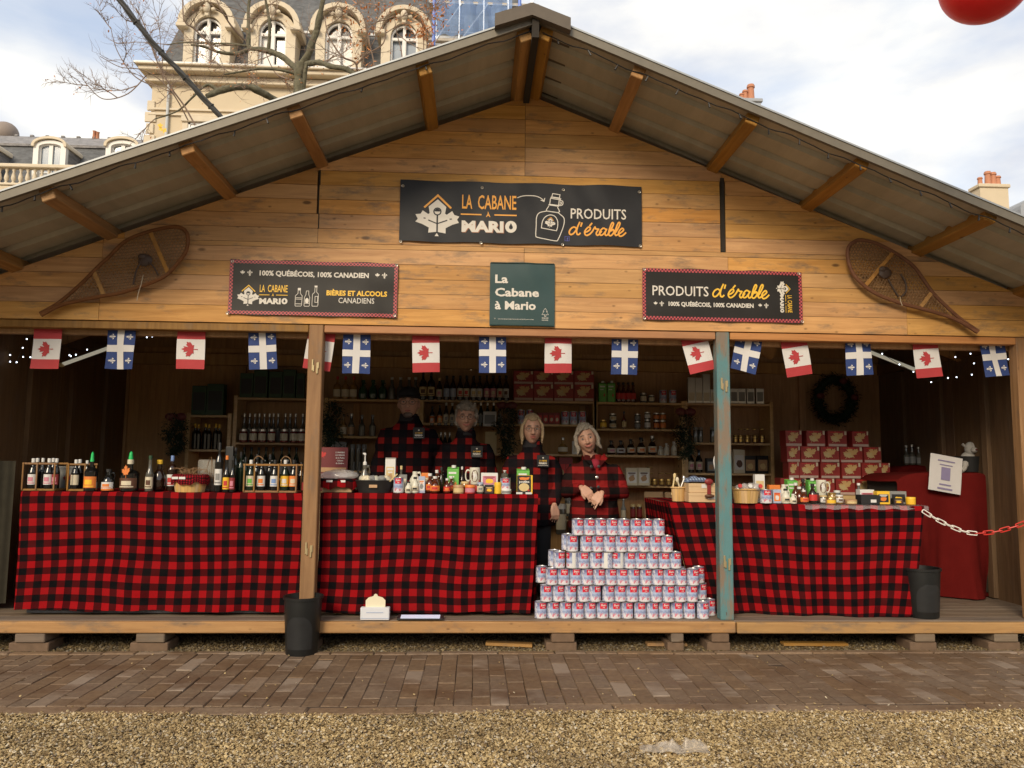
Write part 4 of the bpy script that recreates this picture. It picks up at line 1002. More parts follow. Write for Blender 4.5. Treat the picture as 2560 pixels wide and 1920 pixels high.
ds([(918, 420), (918, 455), (888, 485), (888, 600), (893, 610), (960, 610), (968, 600), (970, 485), (946, 455), (946, 420)], False); g.poly([b2(*q) for q in ((914, 418), (914, 388), (950, 388), (950, 418))], 0)
ds([(895, 508), (962, 510)], False); ds([(895, 525), (962, 527)], False); ds([(895, 582), (962, 584)], False)
ds([(1018, 425), (1015, 470), (998, 505), (998, 605), (1005, 612), (1056, 612), (1062, 605), (1064, 505), (1050, 470), (1048, 425)]); c0 = b2(1030, 545)
g.poly([(c0[0] + .0135 * math.cos(a), c0[1] + .021 * math.sin(a)) for a in np.linspace(0, 6.283, 16, endpoint=False)], -.0003); ds([(1002, 575), (1060, 577)], False)
ds([(1122, 390), (1122, 440), (1095, 465), (1093, 600), (1098, 611), (1160, 612), (1166, 602), (1168, 465), (1145, 440), (1145, 390)], False); g.poly([b2(*q) for q in ((1117, 382), (1117, 360), (1151, 360), (1151, 384))], 0); ds([(1128, 492), (1160, 492), (1160, 565), (1128, 565)])
B2.add('bottle_drawings', g, M_CREAM)
B2.grommets([b2(*q) for q in ((104, 65), (2117, 108), (72, 693), (2111, 724))])
B3 = Banner('banner', 'black banner with red checked border and yellow script, right of the green sign', 1.850, 2.608, 1.226, .392, M_BAN2, .0075, 3, .004, wob=.006)
S3 = 1.226 / 1075.0
def b3(x, y_): return ((x - 1632) * S3, -(y_ - (272 + (x - 1632) * .030)) * S3 * 1.0)
border(B3)
g = G(); p, q_ = b3(1162, 268), b3(1537, 274); put_text(g, 'PRODUITS', (p[0] + q_[0]) / 2, (p[1] + q_[1]) / 2, q_[0] - p[0], .074, 0, .008); B3.add('lettering', g, M_CREAM)
p = b3(1566, 238); cursive(B3, p[0], p[1], 375 * S3, M_YEL, .0078)
g = G(); p, q_ = b3(1268, 340), b3(1838, 354); put_text(g, '100% QUÉBÉCOIS, 100% CANADIEN', (p[0] + q_[0]) / 2, (p[1] + q_[1]) / 2, q_[0] - p[0], .031, 0, .035); B3.add('lettering', g, M_CREAM)
for u, v_ in ((1204, 325), (1904, 343)): p = b3(u, v_); lf_fl(B3, p[0], p[1], .022)
a = b3(2040, 228); logo(B3, a[0], a[1], 100 * S3, -math.pi / 2, m1=M_YEL); a = b3(2052, 330); word_logo(B3, a[0], a[1], 118 * S3, -math.pi / 2, m1=M_YEL, shadow=False)
B3.grommets([b3(*q) for q in ((1106, 93), (2150, 125), (1106, 420), (2164, 451))])
B4 = Banner('sign_banner', 'dark green square fabric sign with white shop name between the two lower banners', .333, 2.587, .486, .478, M_GREENB, .005, 5, 0.0, 'sign', wob=.004)
S4 = .486 / 436.0
def b4(x, y_): return ((x - 285) * S4, -(y_ - 260) * S4)
g = G()
for s_, x1, yb in (('La', 188, 185), ('Cabane', 397, 275), ('à Mario', 376, 363)):
    p, q_ = b4(102, yb), b4(x1, yb); put_text(g, s_, (p[0] + q_[0]) / 2, p[1], q_[0] - p[0], .060, 0, .03)
B4.add('lettering', g, M_CREAM)
g = G(); tw_ = [(438, 352), (424, 375), (432, 375), (418, 398), (438, 398), (438, 410), (438, 398), (458, 398), (446, 375), (454, 375)]
g.stroke([b4(*q) for q in ((439, 353), (424, 374), (431, 374), (417, 396), (435, 396), (435, 408), (444, 408), (444, 396), (461, 396), (447, 374), (454, 374))], .0028, closed=True)
put_text(g, 'MARCHÉ', *b4(439, 422), .048, .007, 0, .03); put_text(g, 'DE NOËL', *b4(439, 436), .048, .007, 0, .03)
put_text(g, 'WWW.MARCHE-DE-NOEL-BORDEAUX.COM', *b4(242, 433), .265, .0058, 0, .01); fleur(g, *b4(103, 428), .006, 0); B4.add('small_lettering', g, M_CREAM)
for q in (.235, -.236): B4.add('hem_rod', G().tube([(-.238, -.004, q), (.238, -.004, q)], .004, 6), M_GREENB, 0)

# ================================================================== SNOWSHOES
W_SS = wood('snowshoe_ash', (.19, .078, .03), (.12, .045, .016), 'x', stain=.1, knots=False)
M_LACE = plain('rawhide_lace', (.20, .11, .045), .7); M_LEATH = plain('dark_leather', (.055, .032, .022), .6); M_CORD = plain('pale_cord', (.5, .42, .3), .8)
def snowshoe(label, sx, oy, outline, bars, bind, loops, cord):
    def W(p): q = at((sx[0] + p[0] * sx[1]) / 1.1573, (sx[2] + p[1] * sx[1]) / 1.1573, 5.60); return Vector((q.x, 0, q.z))
    O = [W(p) for p in outline]; c = sum(O, Vector()) / len(O)
    t = thing('snowshoe', label, 'snowshoe', (c.x, 5.585, c.z)); O2 = smooth_line([p - c for p in O], 5)
    obj('frame', G().tube(O2, .0145, 8), W_SS, t)
    for a, b in bars:
        a, b = W(a) - c, W(b) - c; d = b - a; M = Matrix.Rotation(-math.atan2(d.z, d.x), 3, 'Y'); obj('crossbar', G().box((a + b) / 2, (d.length, .012, .03), rot=M, b=.004), W_PUR, t)
    poly2 = [(p.x, p.z) for p in O2]
    def inter(n_, off):
        ts = []; tx_, tz_ = -n_[1], n_[0]
        for i in range(len(poly2)):
            a, b = poly2[i], poly2[(i + 1) % len(poly2)]; fa = a[0] * n_[0] + a[1] * n_[1] - off; fb = b[0] * n_[0] + b[1] * n_[1] - off
            if (fa > 0) != (fb > 0): k = fa / (fa - fb); x, z_ = a[0] + (b[0] - a[0]) * k, a[1] + (b[1] - a[1]) * k; ts.append((x * tx_ + z_ * tz_, x, z_))
        ts.sort(); return [(ts[i], ts[i + 1]) for i in range(0, len(ts) - 1, 2)]
    ax = (W(outline[-1]) - c); base_a = math.atan2(ax.z, ax.x); g = G()
    for da, sp in ((base_a + .1, .022), (base_a + 1.15, .022), (base_a - 1.0, .024)):
        n_ = (math.cos(da), math.sin(da)); k = -1.0
        while k < 1.0:
            for (_, xa, za), (_, xb, zb) in inter(n_, k):
                m = ((xa + xb) / 2 + random.uniform(-.004, .004), random.uniform(-.004, .004), (za + zb) / 2 + random.uniform(-.004, .004)); g.tube([(xa, 0, za), m, (xb, 0, zb)], .0030, 3, cap=False, smooth=False)
            k += sp
    obj('lacing', g, M_LACE, t, kind='stuff')
    p = W(bind) - c; g = G().ell((p.x, -.012, p.z), (.05, .014, .045), 12, 8, fn=lambda q: q * (1 + .3 * noise.noise(q * 2.3))); g.ell((p.x - .02, -.02, p.z + .025), (.03, .012, .022), 10, 6); obj('binding', g, M_LEATH, t)
    for l_ in loops: obj('strap', G().tube(smooth_line([W(q) - c + Vector((0, -.02, 0)) for q in l_], 4), .0065, 6), M_LEATH, t)
    obj('cord', G().tube([W(q) - c + Vector((0, -.015, 0)) for q in cord], .003, 5), M_CORD, t)
snowshoe('teardrop wooden snowshoe hung on the left of the gable, tail pointing down left', (0, .2351, 540), 0,
  [(440, 1040), (640, 925), (870, 730), (1060, 540), (1160, 450), (1350, 270), (1600, 170), (1850, 122), (1960, 150), (2005, 235), (1985, 380), (1900, 500), (1780, 630), (1600, 720), (1300, 820), (1100, 855), (850, 905), (650, 955), (450, 1060)],
  [((1010, 600), (1115, 845)), ((1610, 185), (1795, 610))], (1560, 480), [[(1560, 430), (1520, 500), (1470, 600), (1440, 740)], [(1600, 500), (1660, 560), (1700, 640)]], [(1540, 640), (1520, 740), (1490, 830), (1475, 910)])
snowshoe('teardrop wooden snowshoe hung on the right of the gable, tail pointing down right', (2080, .217, 560), 0,
  [(1672, 1240), (1450, 1085), (1300, 950), (1150, 800), (950, 520), (820, 410), (700, 330), (500, 230), (320, 190), (220, 230), (170, 310), (190, 480), (280, 640), (480, 800), (760, 910), (1000, 975), (1300, 1060), (1480, 1140), (1660, 1252)],
  [((1130, 800), (1010, 960)), ((690, 335), (375, 715))], (590, 570), [[(760, 590), (815, 680), (825, 780), (770, 850)], [(620, 650), (680, 760), (740, 850)]], [(760, 850), (765, 900), (785, 950)])

# ================================================================== FLAGS
M_FRED = plain('flag_red', (.40, .035, .04), .75, var=.08); M_FWH = plain('flag_white', (.62, .60, .58), .8, var=.04); M_FBL = plain('flag_blue', (.020, .045, .17), .75, var=.1)
gst = G()
def flag(kind, u, v0, v1, tilt, w_, label, Y=5.735, squash=1.0):
    top = at(u, v0, Y); h_ = .295; wv = .009 * random.uniform(.5, 1.6); ph = random.uniform(0, 6); bend = random.uniform(-.05, .05); crl = random.uniform(-.03, .03)
    zt_ = at(u, v1, Y).z + h_ * math.cos(tilt)
    t = thing('maple_flag' if kind == 'C' else 'fleur_de_lis_flag', label, 'flag', (at(u, (v0 + v1) / 2, Y).x + math.sin(tilt) * h_ / 2, Y, zt_), 0, 'small flags strung across the opening')
    t.rotation_euler = (0, tilt, 0)
    def D(x, z_): return wv * math.sin(x * 22 + ph + z_ * 9) * min(1, -z_ * 8 + .1) + bend * (z_ * 1.5) ** 2 * 3 + crl * (x * 9) ** 2 * (z_ * 3) ** 2
    def rect(g, x0, x1, z0, z1, off=0.0):
        nx, nz = 8, 8; vs = [(x0 + (x1 - x0) * i / nx, 0, z0 + (z1 - z0) * j / nz) for j in range(nz + 1) for i in range(nx + 1)]
        vs = [(x * squash, D(x, z_) - off, z_) for x, _, z_ in vs]; g.add(vs, [(j * (nx + 1) + i, j * (nx + 1) + i + 1, (j + 1) * (nx + 1) + i + 1, (j + 1) * (nx + 1) + i) for j in range(nz) for i in range(nx)], True); return g
    hw = w_ / 2
    def dec(g, off=.003): g.v = [(x * squash, D(x, z_) - off + y, z_) for x, y, z_ in g.v]; return g
    if kind == 'C':
        obj('red_band', rect(G(), -hw, hw, -h_ * .25, 0), M_FRED, t); obj('red_band', rect(G(), -hw, hw, -h_, -h_ * .76), M_FRED, t)
        obj('white_field', rect(G(), -hw, hw, -h_ * .76, -h_ * .25), M_FWH, t)
        obj('maple_leaf', dec(G().poly(leaf_pts(.014, -h_ * .505, .080, math.pi / 2), 0)), M_FRED, t)
    else:
        obj('blue_field', rect(G(), -hw, hw, -h_, 0), M_FBL, t)
        g = rect(G(), -.025, .025, -h_, 0, .003); rect(g, -hw, -.0252, -h_ * .57, -h_ * .40, .003); rect(g, .0252, hw, -h_ * .57, -h_ * .40, .003); obj('white_cross', g, M_FWH, t)
        for a, b in ((-1, .19), (1, .19), (-1, .79), (1, .79)):
            gg = G(); fleur(gg, 0, 0, .028, 0); gg.v = [(a * (hw + .025) / 2 + z_, y, -h_ * b + x) for x, y, z_ in gg.v]; obj('fleur_de_lis', dec(gg), M_FWH, t)
    gst.v; STR.append(Vector((t.location.x, Y + .002, t.location.z)))
STR = []
FL = [('C', 101, 712, 797, 0, .203), ('Q', 260, 715, 797, .01, .203), ('C', 412, 715, 797, 0, .203), ('Q', 567, 715, 797, -.06, .203), ('C', 690, 722, 799, .12, .2), ('Q', 770, 720, 807, 0, .203), ('C', 920, 722, 804, -.03, .203), ('Q', 1064, 724, 806, -.01, .203),
      ('C', 1206, 726, 805, 0, .203), ('Q', 1350, 727, 808, 0, .203), ('C', 1507, 728, 803, -.24, .203), ('Q', 1612, 730, 803, .23, .203), ('C', 1721, 737, 811, -.17, .203), ('Q', 1856, 738, 810, -.05, .203), ('C', 2003, 740, 815, -.09, .203), ('Q', 2147, 743, 813, -.10, .203)]
ci = qi = 0
for i, (k, u, v0, v1, t_, w_) in enumerate(FL):
    if k == 'C': lab = f'{nth(ci, 8)}red and white maple leaf flag from the left under the gable' if ci not in (0, 7) else f'{nth(ci, 8)}red and white maple leaf flag under the gable'; ci += 1
    else: lab = f'{nth(qi, 8)}blue flag with white cross from the left under the gable' if qi not in (0, 7) else f'{nth(qi, 8)}blue flag with white cross under the gable'; qi += 1
    flag(k, u, v0, v1, t_, w_, lab)
STR = [Vector((-3.45, 5.737, STR[0].z + .01))] + STR + [Vector((4.13, 5.737, STR[-1].z + .01))]
tag(obj('bunting_string', G().tube(STR, .002, 4), M_CORD), 'thin string carrying the row of small flags across the opening', 'string')
# ================================================================== TABLES AND CLOTHS
PL1 = plaid('red_black_plaid', .1115, .100); PL2 = plaid('red_black_plaid_right', .108, .108)
PLW = plaid('black_white_plaid', .055, .055, red=(.55, .55, .55))
def table(x0, x1, yf, yb, zt, lab):
    t = thing('trestle_table', lab, 'table', ((x0 + x1) / 2, (yf + yb) / 2, DECK)); W_T = W_SH
    obj('tabletop', G().box((0, 0, zt - DECK - .018), (x1 - x0 - .03, yb - yf - .03, .03)), W_T, t)
    me = G().box((0, 0, (zt - DECK - .035) / 2), (.05, .05, zt - DECK - .035)).mesh('leg')
    for a in (-1, 1):
        for b in (-1, 1): obj('leg', me, W_T, t, loc=(a * ((x1 - x0) / 2 - .1), b * ((yb - yf) / 2 - .08), 0))
def cloth(name, label, x0, x1, yf, yb, zt, zb, mat, amp=.012, ph=0.0, slant0=0.0, slant1=0.0, sides=(0, 0), zdrop=0.0, flare=.02, side_amp=.03, skew=0.0):
    g = G(); uv = []
    nx = max(20, int((x1 - x0) / .022)); vs = []; rows = []
    path = [(yb, zt + .003)] + [(yb + (yf - yb) * i / 8, zt + .003) for i in range(1, 9)] + [(yf - .008, zt - .004)]
    n = 30; path += [(None, i / n) for i in range(1, n + 1)]
    for k, (py, pz) in enumerate(path):
        for i in range(nx + 1):
            s_ = i / nx; x = x0 + (x1 - x0) * s_; edge = zb + .006 * math.sin(s_ * 17 + ph) + .003 * math.sin(s_ * 41 + ph) + zdrop * s_
            tz = zt - (.0 if zdrop == 0 else 0) * s_
            sk = skew * (1 - s_)
            if py is not None: vs.append((x, py + sk, pz + .002 * noise.noise((x * 5, py * 5, ph)))); uv.append((x, -(yb - py)))
            else:
                t = pz; z_ = (zt - .004) + (edge - zt + .004) * t
                f = (math.sin(x * 9.5 + ph) + .8 * math.sin(x * 17 + ph * 2 + 1.2 * math.sin(x * 3)) + .9 * noise.noise((x * 3.1, ph, z_ * .6)))
                y = yf + sk - .008 - flare * t - amp * f * (t ** 1.2) - .006 * abs(noise.noise((x * 2.3 + ph, z_ * 3.1, 7))) * 3 * t - .004 * (1 - min(1, abs(z_ - zb - .42) * 30)) - .003 * (1 - min(1, abs((x - x0) % .62 - .3) * 40))
                xx = x + slant0 * t * (1 - s_) + slant1 * t * s_ + .006 * t * math.cos(x * 9.5 + ph)
                xx += .020 * noise.noise((x * 1.7, z_ * 2.1, ph + 3)) * (.3 + t)
                vs.append((xx, y, z_)); uv.append((x + .010 * noise.noise((x * 2, z_ * 3, ph)), -(yb - yf) - (zt - z_) + .030 * noise.noise((x * 1.3, z_ * 1.5, ph + 9))))
    m = len(path); fs = [((k + 1) * (nx + 1) + i, (k + 1) * (nx + 1) + i + 1, k * (nx + 1) + i + 1, k * (nx + 1) + i) for k in range(m - 1) for i in range(nx)]
    g.add(vs, fs, True)
    for sd_, on in ((0, sides[0]), (1, sides[1])):
        if not on: continue
        xs = (x0, x1)[sd_]; sg = (-1, 1)[sd_]; ny = 36; vs = []; fs = []; sl = (slant0, slant1)[sd_]
        for k in range(n + 1):
            t = k / n
            for i in range(ny + 1):
                q = i / ny; y = yf + skew * (1 - sd_) - .008 + (yb - yf) * q; z_ = zt + .002 + (zb + .02 * math.sin(q * 9) - zt) * t
                f = math.sin(y * 21 + ph) + .7 * math.sin(y * 37 + 2 * ph); y -= flare * t * (1 - q)
                vs.append((xs + sg * (.003 + side_amp * t * (1 + f)) * min(1, q * 6) + sl * t * (1 - q * .3), y, z_)); uv.append((xs + sg * (yb - yf) * q * 1.25, -(yb - yf) - (zt - z_)))
        o = len(g.v)
        g.add(vs, [(k * (ny + 1) + i, k * (ny + 1) + i + 1, (k + 1) * (ny + 1) + i + 1, (k + 1) * (ny + 1) + i) for k in range(n) for i in range(ny)], True)
    g.uv = uv
    return tag(obj(name, g, mat), label, 'tablecloth')
ZL, ZM, ZR = 1.088, 1.094, 1.033
table(-3.24, -1.27, 5.84, 6.45, ZL, 'table under the left red and black plaid cloth holding the bottles')
table(-1.10, .43, 5.84, 6.45, ZM, 'table under the middle red and black plaid cloth between the two front posts')
table(1.60, 3.36, 6.03, 6.58, ZR, 'table under the right red and black plaid cloth beside the teal post')
cloth('tablecloth', 'red and black plaid cloth on the left table, hanging almost to the deck', -3.30, -1.245, 5.82, 6.48, ZL + .002, .252, PL1, .010, .3, sides=(1, 0), slant0=.02, zdrop=-.015)
cloth('tablecloth', 'red and black plaid cloth on the middle table between wooden and teal posts', -1.14, .475, 5.82, 6.48, ZM + .002, .236, PL1, .009, 1.9, sides=(0, 1), slant1=-.055)
cloth('tablecloth', 'red and black plaid cloth running from the can pyramid past the teal post', 1.50, 3.42, 5.77, 6.60, ZR + .002, .214, PL2, .016, 4.1, sides=(1, 1), slant0=.20, slant1=-.13, side_amp=.03, flare=.03, skew=.20)
# clear plastic film on the right table
g = G(); nx = 30; vs = []
for k, (y, z_) in enumerate(((6.58, .006), (6.2, .007), (5.80, .007), (5.775, .002), (5.768, -.022))):
    for i in range(nx + 1): vs.append((2.5 + .96 * i / nx, y, ZR + z_ + .003 * noise.noise((i * .4, k, 2)) - (.006 * (k == 4) * math.sin(i * 1.1))))
g.add(vs, [((k + 1) * (nx + 1) + i, (k + 1) * (nx + 1) + i + 1, k * (nx + 1) + i + 1, k * (nx + 1) + i) for k in range(4) for i in range(nx)], True)
tag(obj('plastic_film', g, plain('clear_film', (.7, .7, .7), .12, alpha=.22, spec=.7)), 'clear plastic film laid over the right plaid table, hanging at its corner', 'plastic film')
g = G(); g.uv = None
vs = []; uv = []
for k in range(14):
    for i in range(5):
        vs.append((3.44 + .016 * i + .004 * math.sin(k * .9 + i), 6.45 + .02 * math.sin(i * 1.5 + k * .2), ZR - .05 - k * .05)); uv.append((i * .022, k * .05))
g.add(vs, [(k * 5 + i, k * 5 + i + 1, k * 5 + i + 6, k * 5 + i + 5) for k in range(13) for i in range(4)], True); g.uv = uv
tag(obj('plaid_cloth', g, PLW), 'narrow black and white plaid cloth hanging behind the right table end', 'cloth')
tag(obj('deck_mat', G().box((-2.35, 5.93, DECK + .022), (1.75, .16, .024), b=.004), plain('grey_board', (.13, .135, .15), .7)), 'flat grey board lying under the left plaid cloth', 'board')

# ================================================================== ITEM KINDS
def cm(n, col, r=.5, **kw): return plain('c_' + n, col, r, **kw)
GL = dict(brown=cm('brown_glass', (.022, .010, .006), .07, coat=.6, var=.1), black=cm('black_glass', (.008, .008, .008), .07, coat=.6, var=.1), green=cm('green_glass', (.008, .020, .010), .08, coat=.6, var=.1),
          amber=cm('amber_syrup', (.085, .018, .006), .06, coat=.7, var=.2), clear=cm('clear_bottle', (.09, .085, .07), .04, coat=.8, var=.3), lgreen=cm('light_green_glass', (.02, .06, .032), .07, coat=.6), gold=cm('gold_liquid', (.24, .13, .03), .08, coat=.5), red=cm('red_jam', (.13, .012, .010), .1, coat=.6))
CO = dict(white=cm('white', (.66, .65, .62)), cream=cm('cream', (.62, .55, .40)), red=cm('red', (.50, .03, .025)), orange=cm('orange', (.70, .20, .035)), yellow=cm('yellow', (.80, .48, .03)), blue=cm('label_blue', (.16, .26, .50)), pblue=cm('pale_blue', (.36, .42, .55), var=.25, scale=60),
          black=cm('black', (.015, .015, .015)), green=cm('carton_green', (.13, .42, .07)), bgreen=cm('bright_green', (.02, .50, .12), .35), gold=cm('gold', (.55, .37, .12), .3, metal=.9), silver=cm('silver', (.60, .58, .54), .28, metal=.9), brown=cm('brown', (.10, .04, .02)), maroon=cm('maroon', (.14, .018, .02)),
          tan=cm('tan', (.42, .25, .12)), cork=cm('cork', (.60, .46, .22)), pink=cm('pink', (.55, .20, .26)), dred=cm('dark_red', (.22, .02, .02)), grey=cm('grey', (.22, .22, .21)), jug=cm('jug_white', (.62, .60, .50), .35), kraft=cm('kraft', (.40, .26, .14), .8), dgreen=cm('dark_green', (.02, .06, .025)))
M_FROST = cm('frost', (.4, .4, .4))
def arc(g, r0, z0, z1, a=1.9, c=-math.pi / 2, seg=12, r1=None): g.lathe([(r0, z0), (r1 or r0, z1)], seg, cap=False, a0=c - a / 2, a1=c + a / 2); return g
BP = {
 'beer': ([(0, 0), (.46, 0), (.5, .02), (.5, .54), (.43, .62), (.2, .78), (.165, .92), (.2, .93), (.2, .95)], (.14, .48), .87, .215, .13),
 'wine': ([(0, 0), (.46, 0), (.5, .015), (.5, .60), (.42, .67), (.19, .75), (.165, .95)], (.14, .46), .80, .18, .19),
 'spirit': ([(0, 0), (.47, 0), (.5, .02), (.5, .56), (.40, .63), (.15, .69), (.14, .86)], (.10, .42), .86, .17, .14),
 'slim': ([(0, 0), (.46, 0), (.5, .02), (.5, .48), (.3, .58), (.22, .66), (.2, .88)], (.08, .40), .88, .23, .11),
 'flask': ([(0, 0), (.34, 0), (.44, .05), (.5, .22), (.48, .42), (.34, .58), (.17, .68), (.16, .84)], (.14, .44), .84, .21, .13),
 'round': ([(0, 0), (.38, 0), (.47, .05), (.5, .2), (.46, .42), (.28, .55), (.12, .62), (.11, .82)], (.15, .40), .82, .16, .16),
 'jar': ([(0, 0), (.46, 0), (.5, .04), (.5, .74), (.44, .82), (.44, .84)], (.16, .66), .82, .47, .17),
 'jug': ([(0, 0), (.44, 0), (.5, .06), (.5, .42), (.40, .56), (.22, .70), (.20, .84)], (.12, .40), .84, .23, .13),
}
PROTO = {}
def build(kind, c, t):
    g_, l_, k_, p_ = (list(c) + [None] * 4)[:4]
    if kind in BP:
        prof, (la, lb), cz, cr_, chh = BP[kind]
        obj('bottle_body' if kind != 'jar' else 'jar_body', G().lathe(prof, 18), GL.get(g_) or CO[g_], t)
        if l_:
            rr = .508 if kind not in ('flask', 'round') else .512
            if kind == 'jug': rr = .515
            lo = obj('label', arc(G(), rr, la, lb, 2.4), CO[l_], t)
            if p_:
                g = arc(G(), rr + .006, la + (lb - la) * .30, la + (lb - la) * .72, 1.1); arc(g, rr + .006, la + (lb - la) * .10, la + (lb - la) * .20, 1.6); obj('label_print', g, CO[p_], lo)
        if k_: obj('cap', G().lathe([(cr_, cz), (cr_, cz + chh * .9), (cr_ * .92, cz + chh)], 14), CO[k_], t)
        if kind == 'jug' : obj('handle', G().tube([(.20, 0, .78), (.42, 0, .80), (.50, 0, .68), (.44, 0, .52)], .045, 7), GL.get(g_) or CO[g_], t)
        if kind == 'flask': obj('handle', G().tube([(.16, 0, .80), (.30, 0, .80), (.30, 0, .68), (.2, 0, .66)], .03, 6), GL.get(g_) or CO[g_], t)
    elif kind == 'tin':
        obj('tin_body', G().lathe([(0, 0), (.49, 0), (.5, .05), (.5, .7), (.48, .72)], 18), CO[g_], t); obj('lid', G().lathe([(.51, .70), (.51, .95), (.48, 1.0)], 18), CO[k_ or 'gold'], t)
        if l_: obj('label', arc(G(), .507, .15, .62, 2.2), CO[l_], t)
    elif kind == 'box':
        obj('box_body', G().box((0, .0, .5), (1, .6, 1), b=.012), CO[g_], t)
        if l_:
            lo = obj('print_panel', G().box((0, -.3015, .46), (.80, .004, .62)), CO[l_], t)
            if k_:
                rs = random.Random(hash(c) % 1000); g = G()
                g.poly([(.28 * math.cos(a) * rs.uniform(.75, 1.05), .40 + .19 * math.sin(a) * rs.uniform(.75, 1.1)) for a in np.linspace(0, 6.28, 13)[:-1]], -.306); obj('picture', g, CO[k_], lo)
            if p_: obj('heading', G().box((0, -.306, .70), (.62, .004, .07)).box((0, -.306, .60), (.44, .004, .04)), CO[p_], lo)
    elif kind == 'cookie':      # red biscuit carton with a leaf-shaped biscuit picture
        obj('box_body', G().box((0, .25, .5), (1, .5, 1), b=.008), cm('carton_red', (.30, .03, .025)), t)
        lo = obj('biscuit_picture', G().poly(leaf_pts(.04, .50, .50, .35), -.004, -.001), cm('biscuit_gold', (.62, .40, .16)), t); obj('biscuit_picture', G().poly(leaf_pts(-.20, .36, .34, -.5), -.008, -.005), CO['cork'], t)
        obj('price_strip', G().box((0, -.004, .09), (.94, .006, .15)), cm('faded_pink', (.52, .38, .32)), t); obj('corner_label', G().box((.42, -.004, .86), (.10, .006, .24)), CO['cream'], t); obj('heading', G().box((-.12, -.004, .90), (.5, .006, .07)), CO['red'], t)
    elif kind == 'carton':
        g = G().box((0, 0, .43), (1, .8, .86), b=.02); obj('carton_body', g, CO[g_], t)
        obj('slanted_top', G().add([(-.5, -.4, .861), (.5, -.4, .861), (.5, .4, .93), (-.5, .4, .93), (-.5, .4, .861), (.5, .4, .861)], [(0, 1, 2, 3), (0, 3, 4), (1, 5, 2), (3, 2, 5, 4)]), CO[g_], t)
        obj('cap', G().lathe([(.2, 0), (.2, .09), (.17, .1)], 12, (.05, -.05, .9)), CO['white'], t)
        g = G().box((-.05, -.405, .72), (.65, .006, .07)).box((-.12, -.405, .58), (.45, .006, .05)); obj('print', g, CO['white'], t); obj('leaf_print', G().poly(leaf_pts(.22, .26, .17, .2), -.406), CO[k_ or 'orange'], t)
    elif kind == 'mug':
        obj('mug_body', G().lathe([(0, 0), (.42, 0), (.44, .03), (.44, .98), (.42, 1.0), (.40, .98), (.40, .1), (0, .08)], 24), CO['jug'], t)
        s_ = -1 if g_ == 'L' else 1
        obj('handle', G().tube(smooth_line([(s_ * .42, 0, .8), (s_ * .62, 0, .84), (s_ * .76, 0, .68), (s_ * .76, 0, .38), (s_ * .62, 0, .2), (s_ * .42, 0, .22)], 4), .055, 8), CO['jug'], t)
        def bend(g): 
            g.v = [(.455 * math.sin(x / .455), -.455 * math.cos(x / .455) + y, z_) for x, y, z_ in g.v]; return g
        lo = obj('round_emblem', bend(G().poly([(.30 * math.cos(a), .50 + .36 * math.sin(a)) for a in np.linspace(0, 6.283, 25)[:-1]], 0)), CO['brown'], t)
        MO = [(-.16, .36), (-.13, .50), (-.18, .58), (-.14, .68), (-.20, .78), (-.12, .74), (-.08, .80), (-.04, .68), (.02, .62), (.14, .62), (.19, .52), (.18, .30), (.14, .30), (.12, .46), (.02, .46), (-.02, .28), (-.06, .28), (-.06, .42)]
        obj('moose_print', bend(G().poly(MO, -.006)), CO['white'], lo)
    elif kind == 'can':
        can_parts(t, 0)
def can_parts(t, turn, style='red'):
    """unit syrup can, diameter 1, height 1.38 scaled to 1"""
    obj('can_body', CAN['body'], CANM['body'], t)
    obj('rim', CAN['rim'], CO['silver'], t)
    lo = obj('label', CAN['front'], CANM['front'], t, rot=(0, 0, turn)); obj('red_panel', CAN['red'], CANM['red'], lo)
    obj('lettering', CAN['txt'], CO['white'], lo); obj('sleigh_picture', CAN['pic'], CO['pink'], lo)
    obj('white_panel', CAN['side'], CO['white'] if style == 'red' else CO['yellow'], lo)
def can_mats():
    q = NT('can_winter_print'); v = q.coords((1, 1, 1), rnd=False); f = q.noise(v, 4.5, 7, .75); 
    q.base(q.ramp(f, (.36, (.08, .09, .19)), (.48, (.30, .33, .48)), (.58, (.66, .66, .70)))); q.rough(.35)
    q2 = NT('can_front_print'); v = q2.coords((1, 1, 1), rnd=False); sp = q2.n('ShaderNodeSeparateXYZ'); q2.l(v, sp.inputs[0]); f = q2.noise(v, 6, 6, .7)
    z_ = q2.math('ADD', sp.outputs['Z'], q2.math('MULTIPLY', q2.math('SUBTRACT', f, .5), .6))
    q2.base(q2.ramp(z_, (.02, (.62, .60, .62)), (.24, (.68, .66, .69)), (.38, (.20, .25, .44)), (.55, (.42, .50, .66)), (.8, (.14, .16, .30)))); q2.rough(.35)
    return dict(body=q.m, front=q2.m, red=cm('can_red', (.60, .012, .035), .35))
CANM = can_mats()
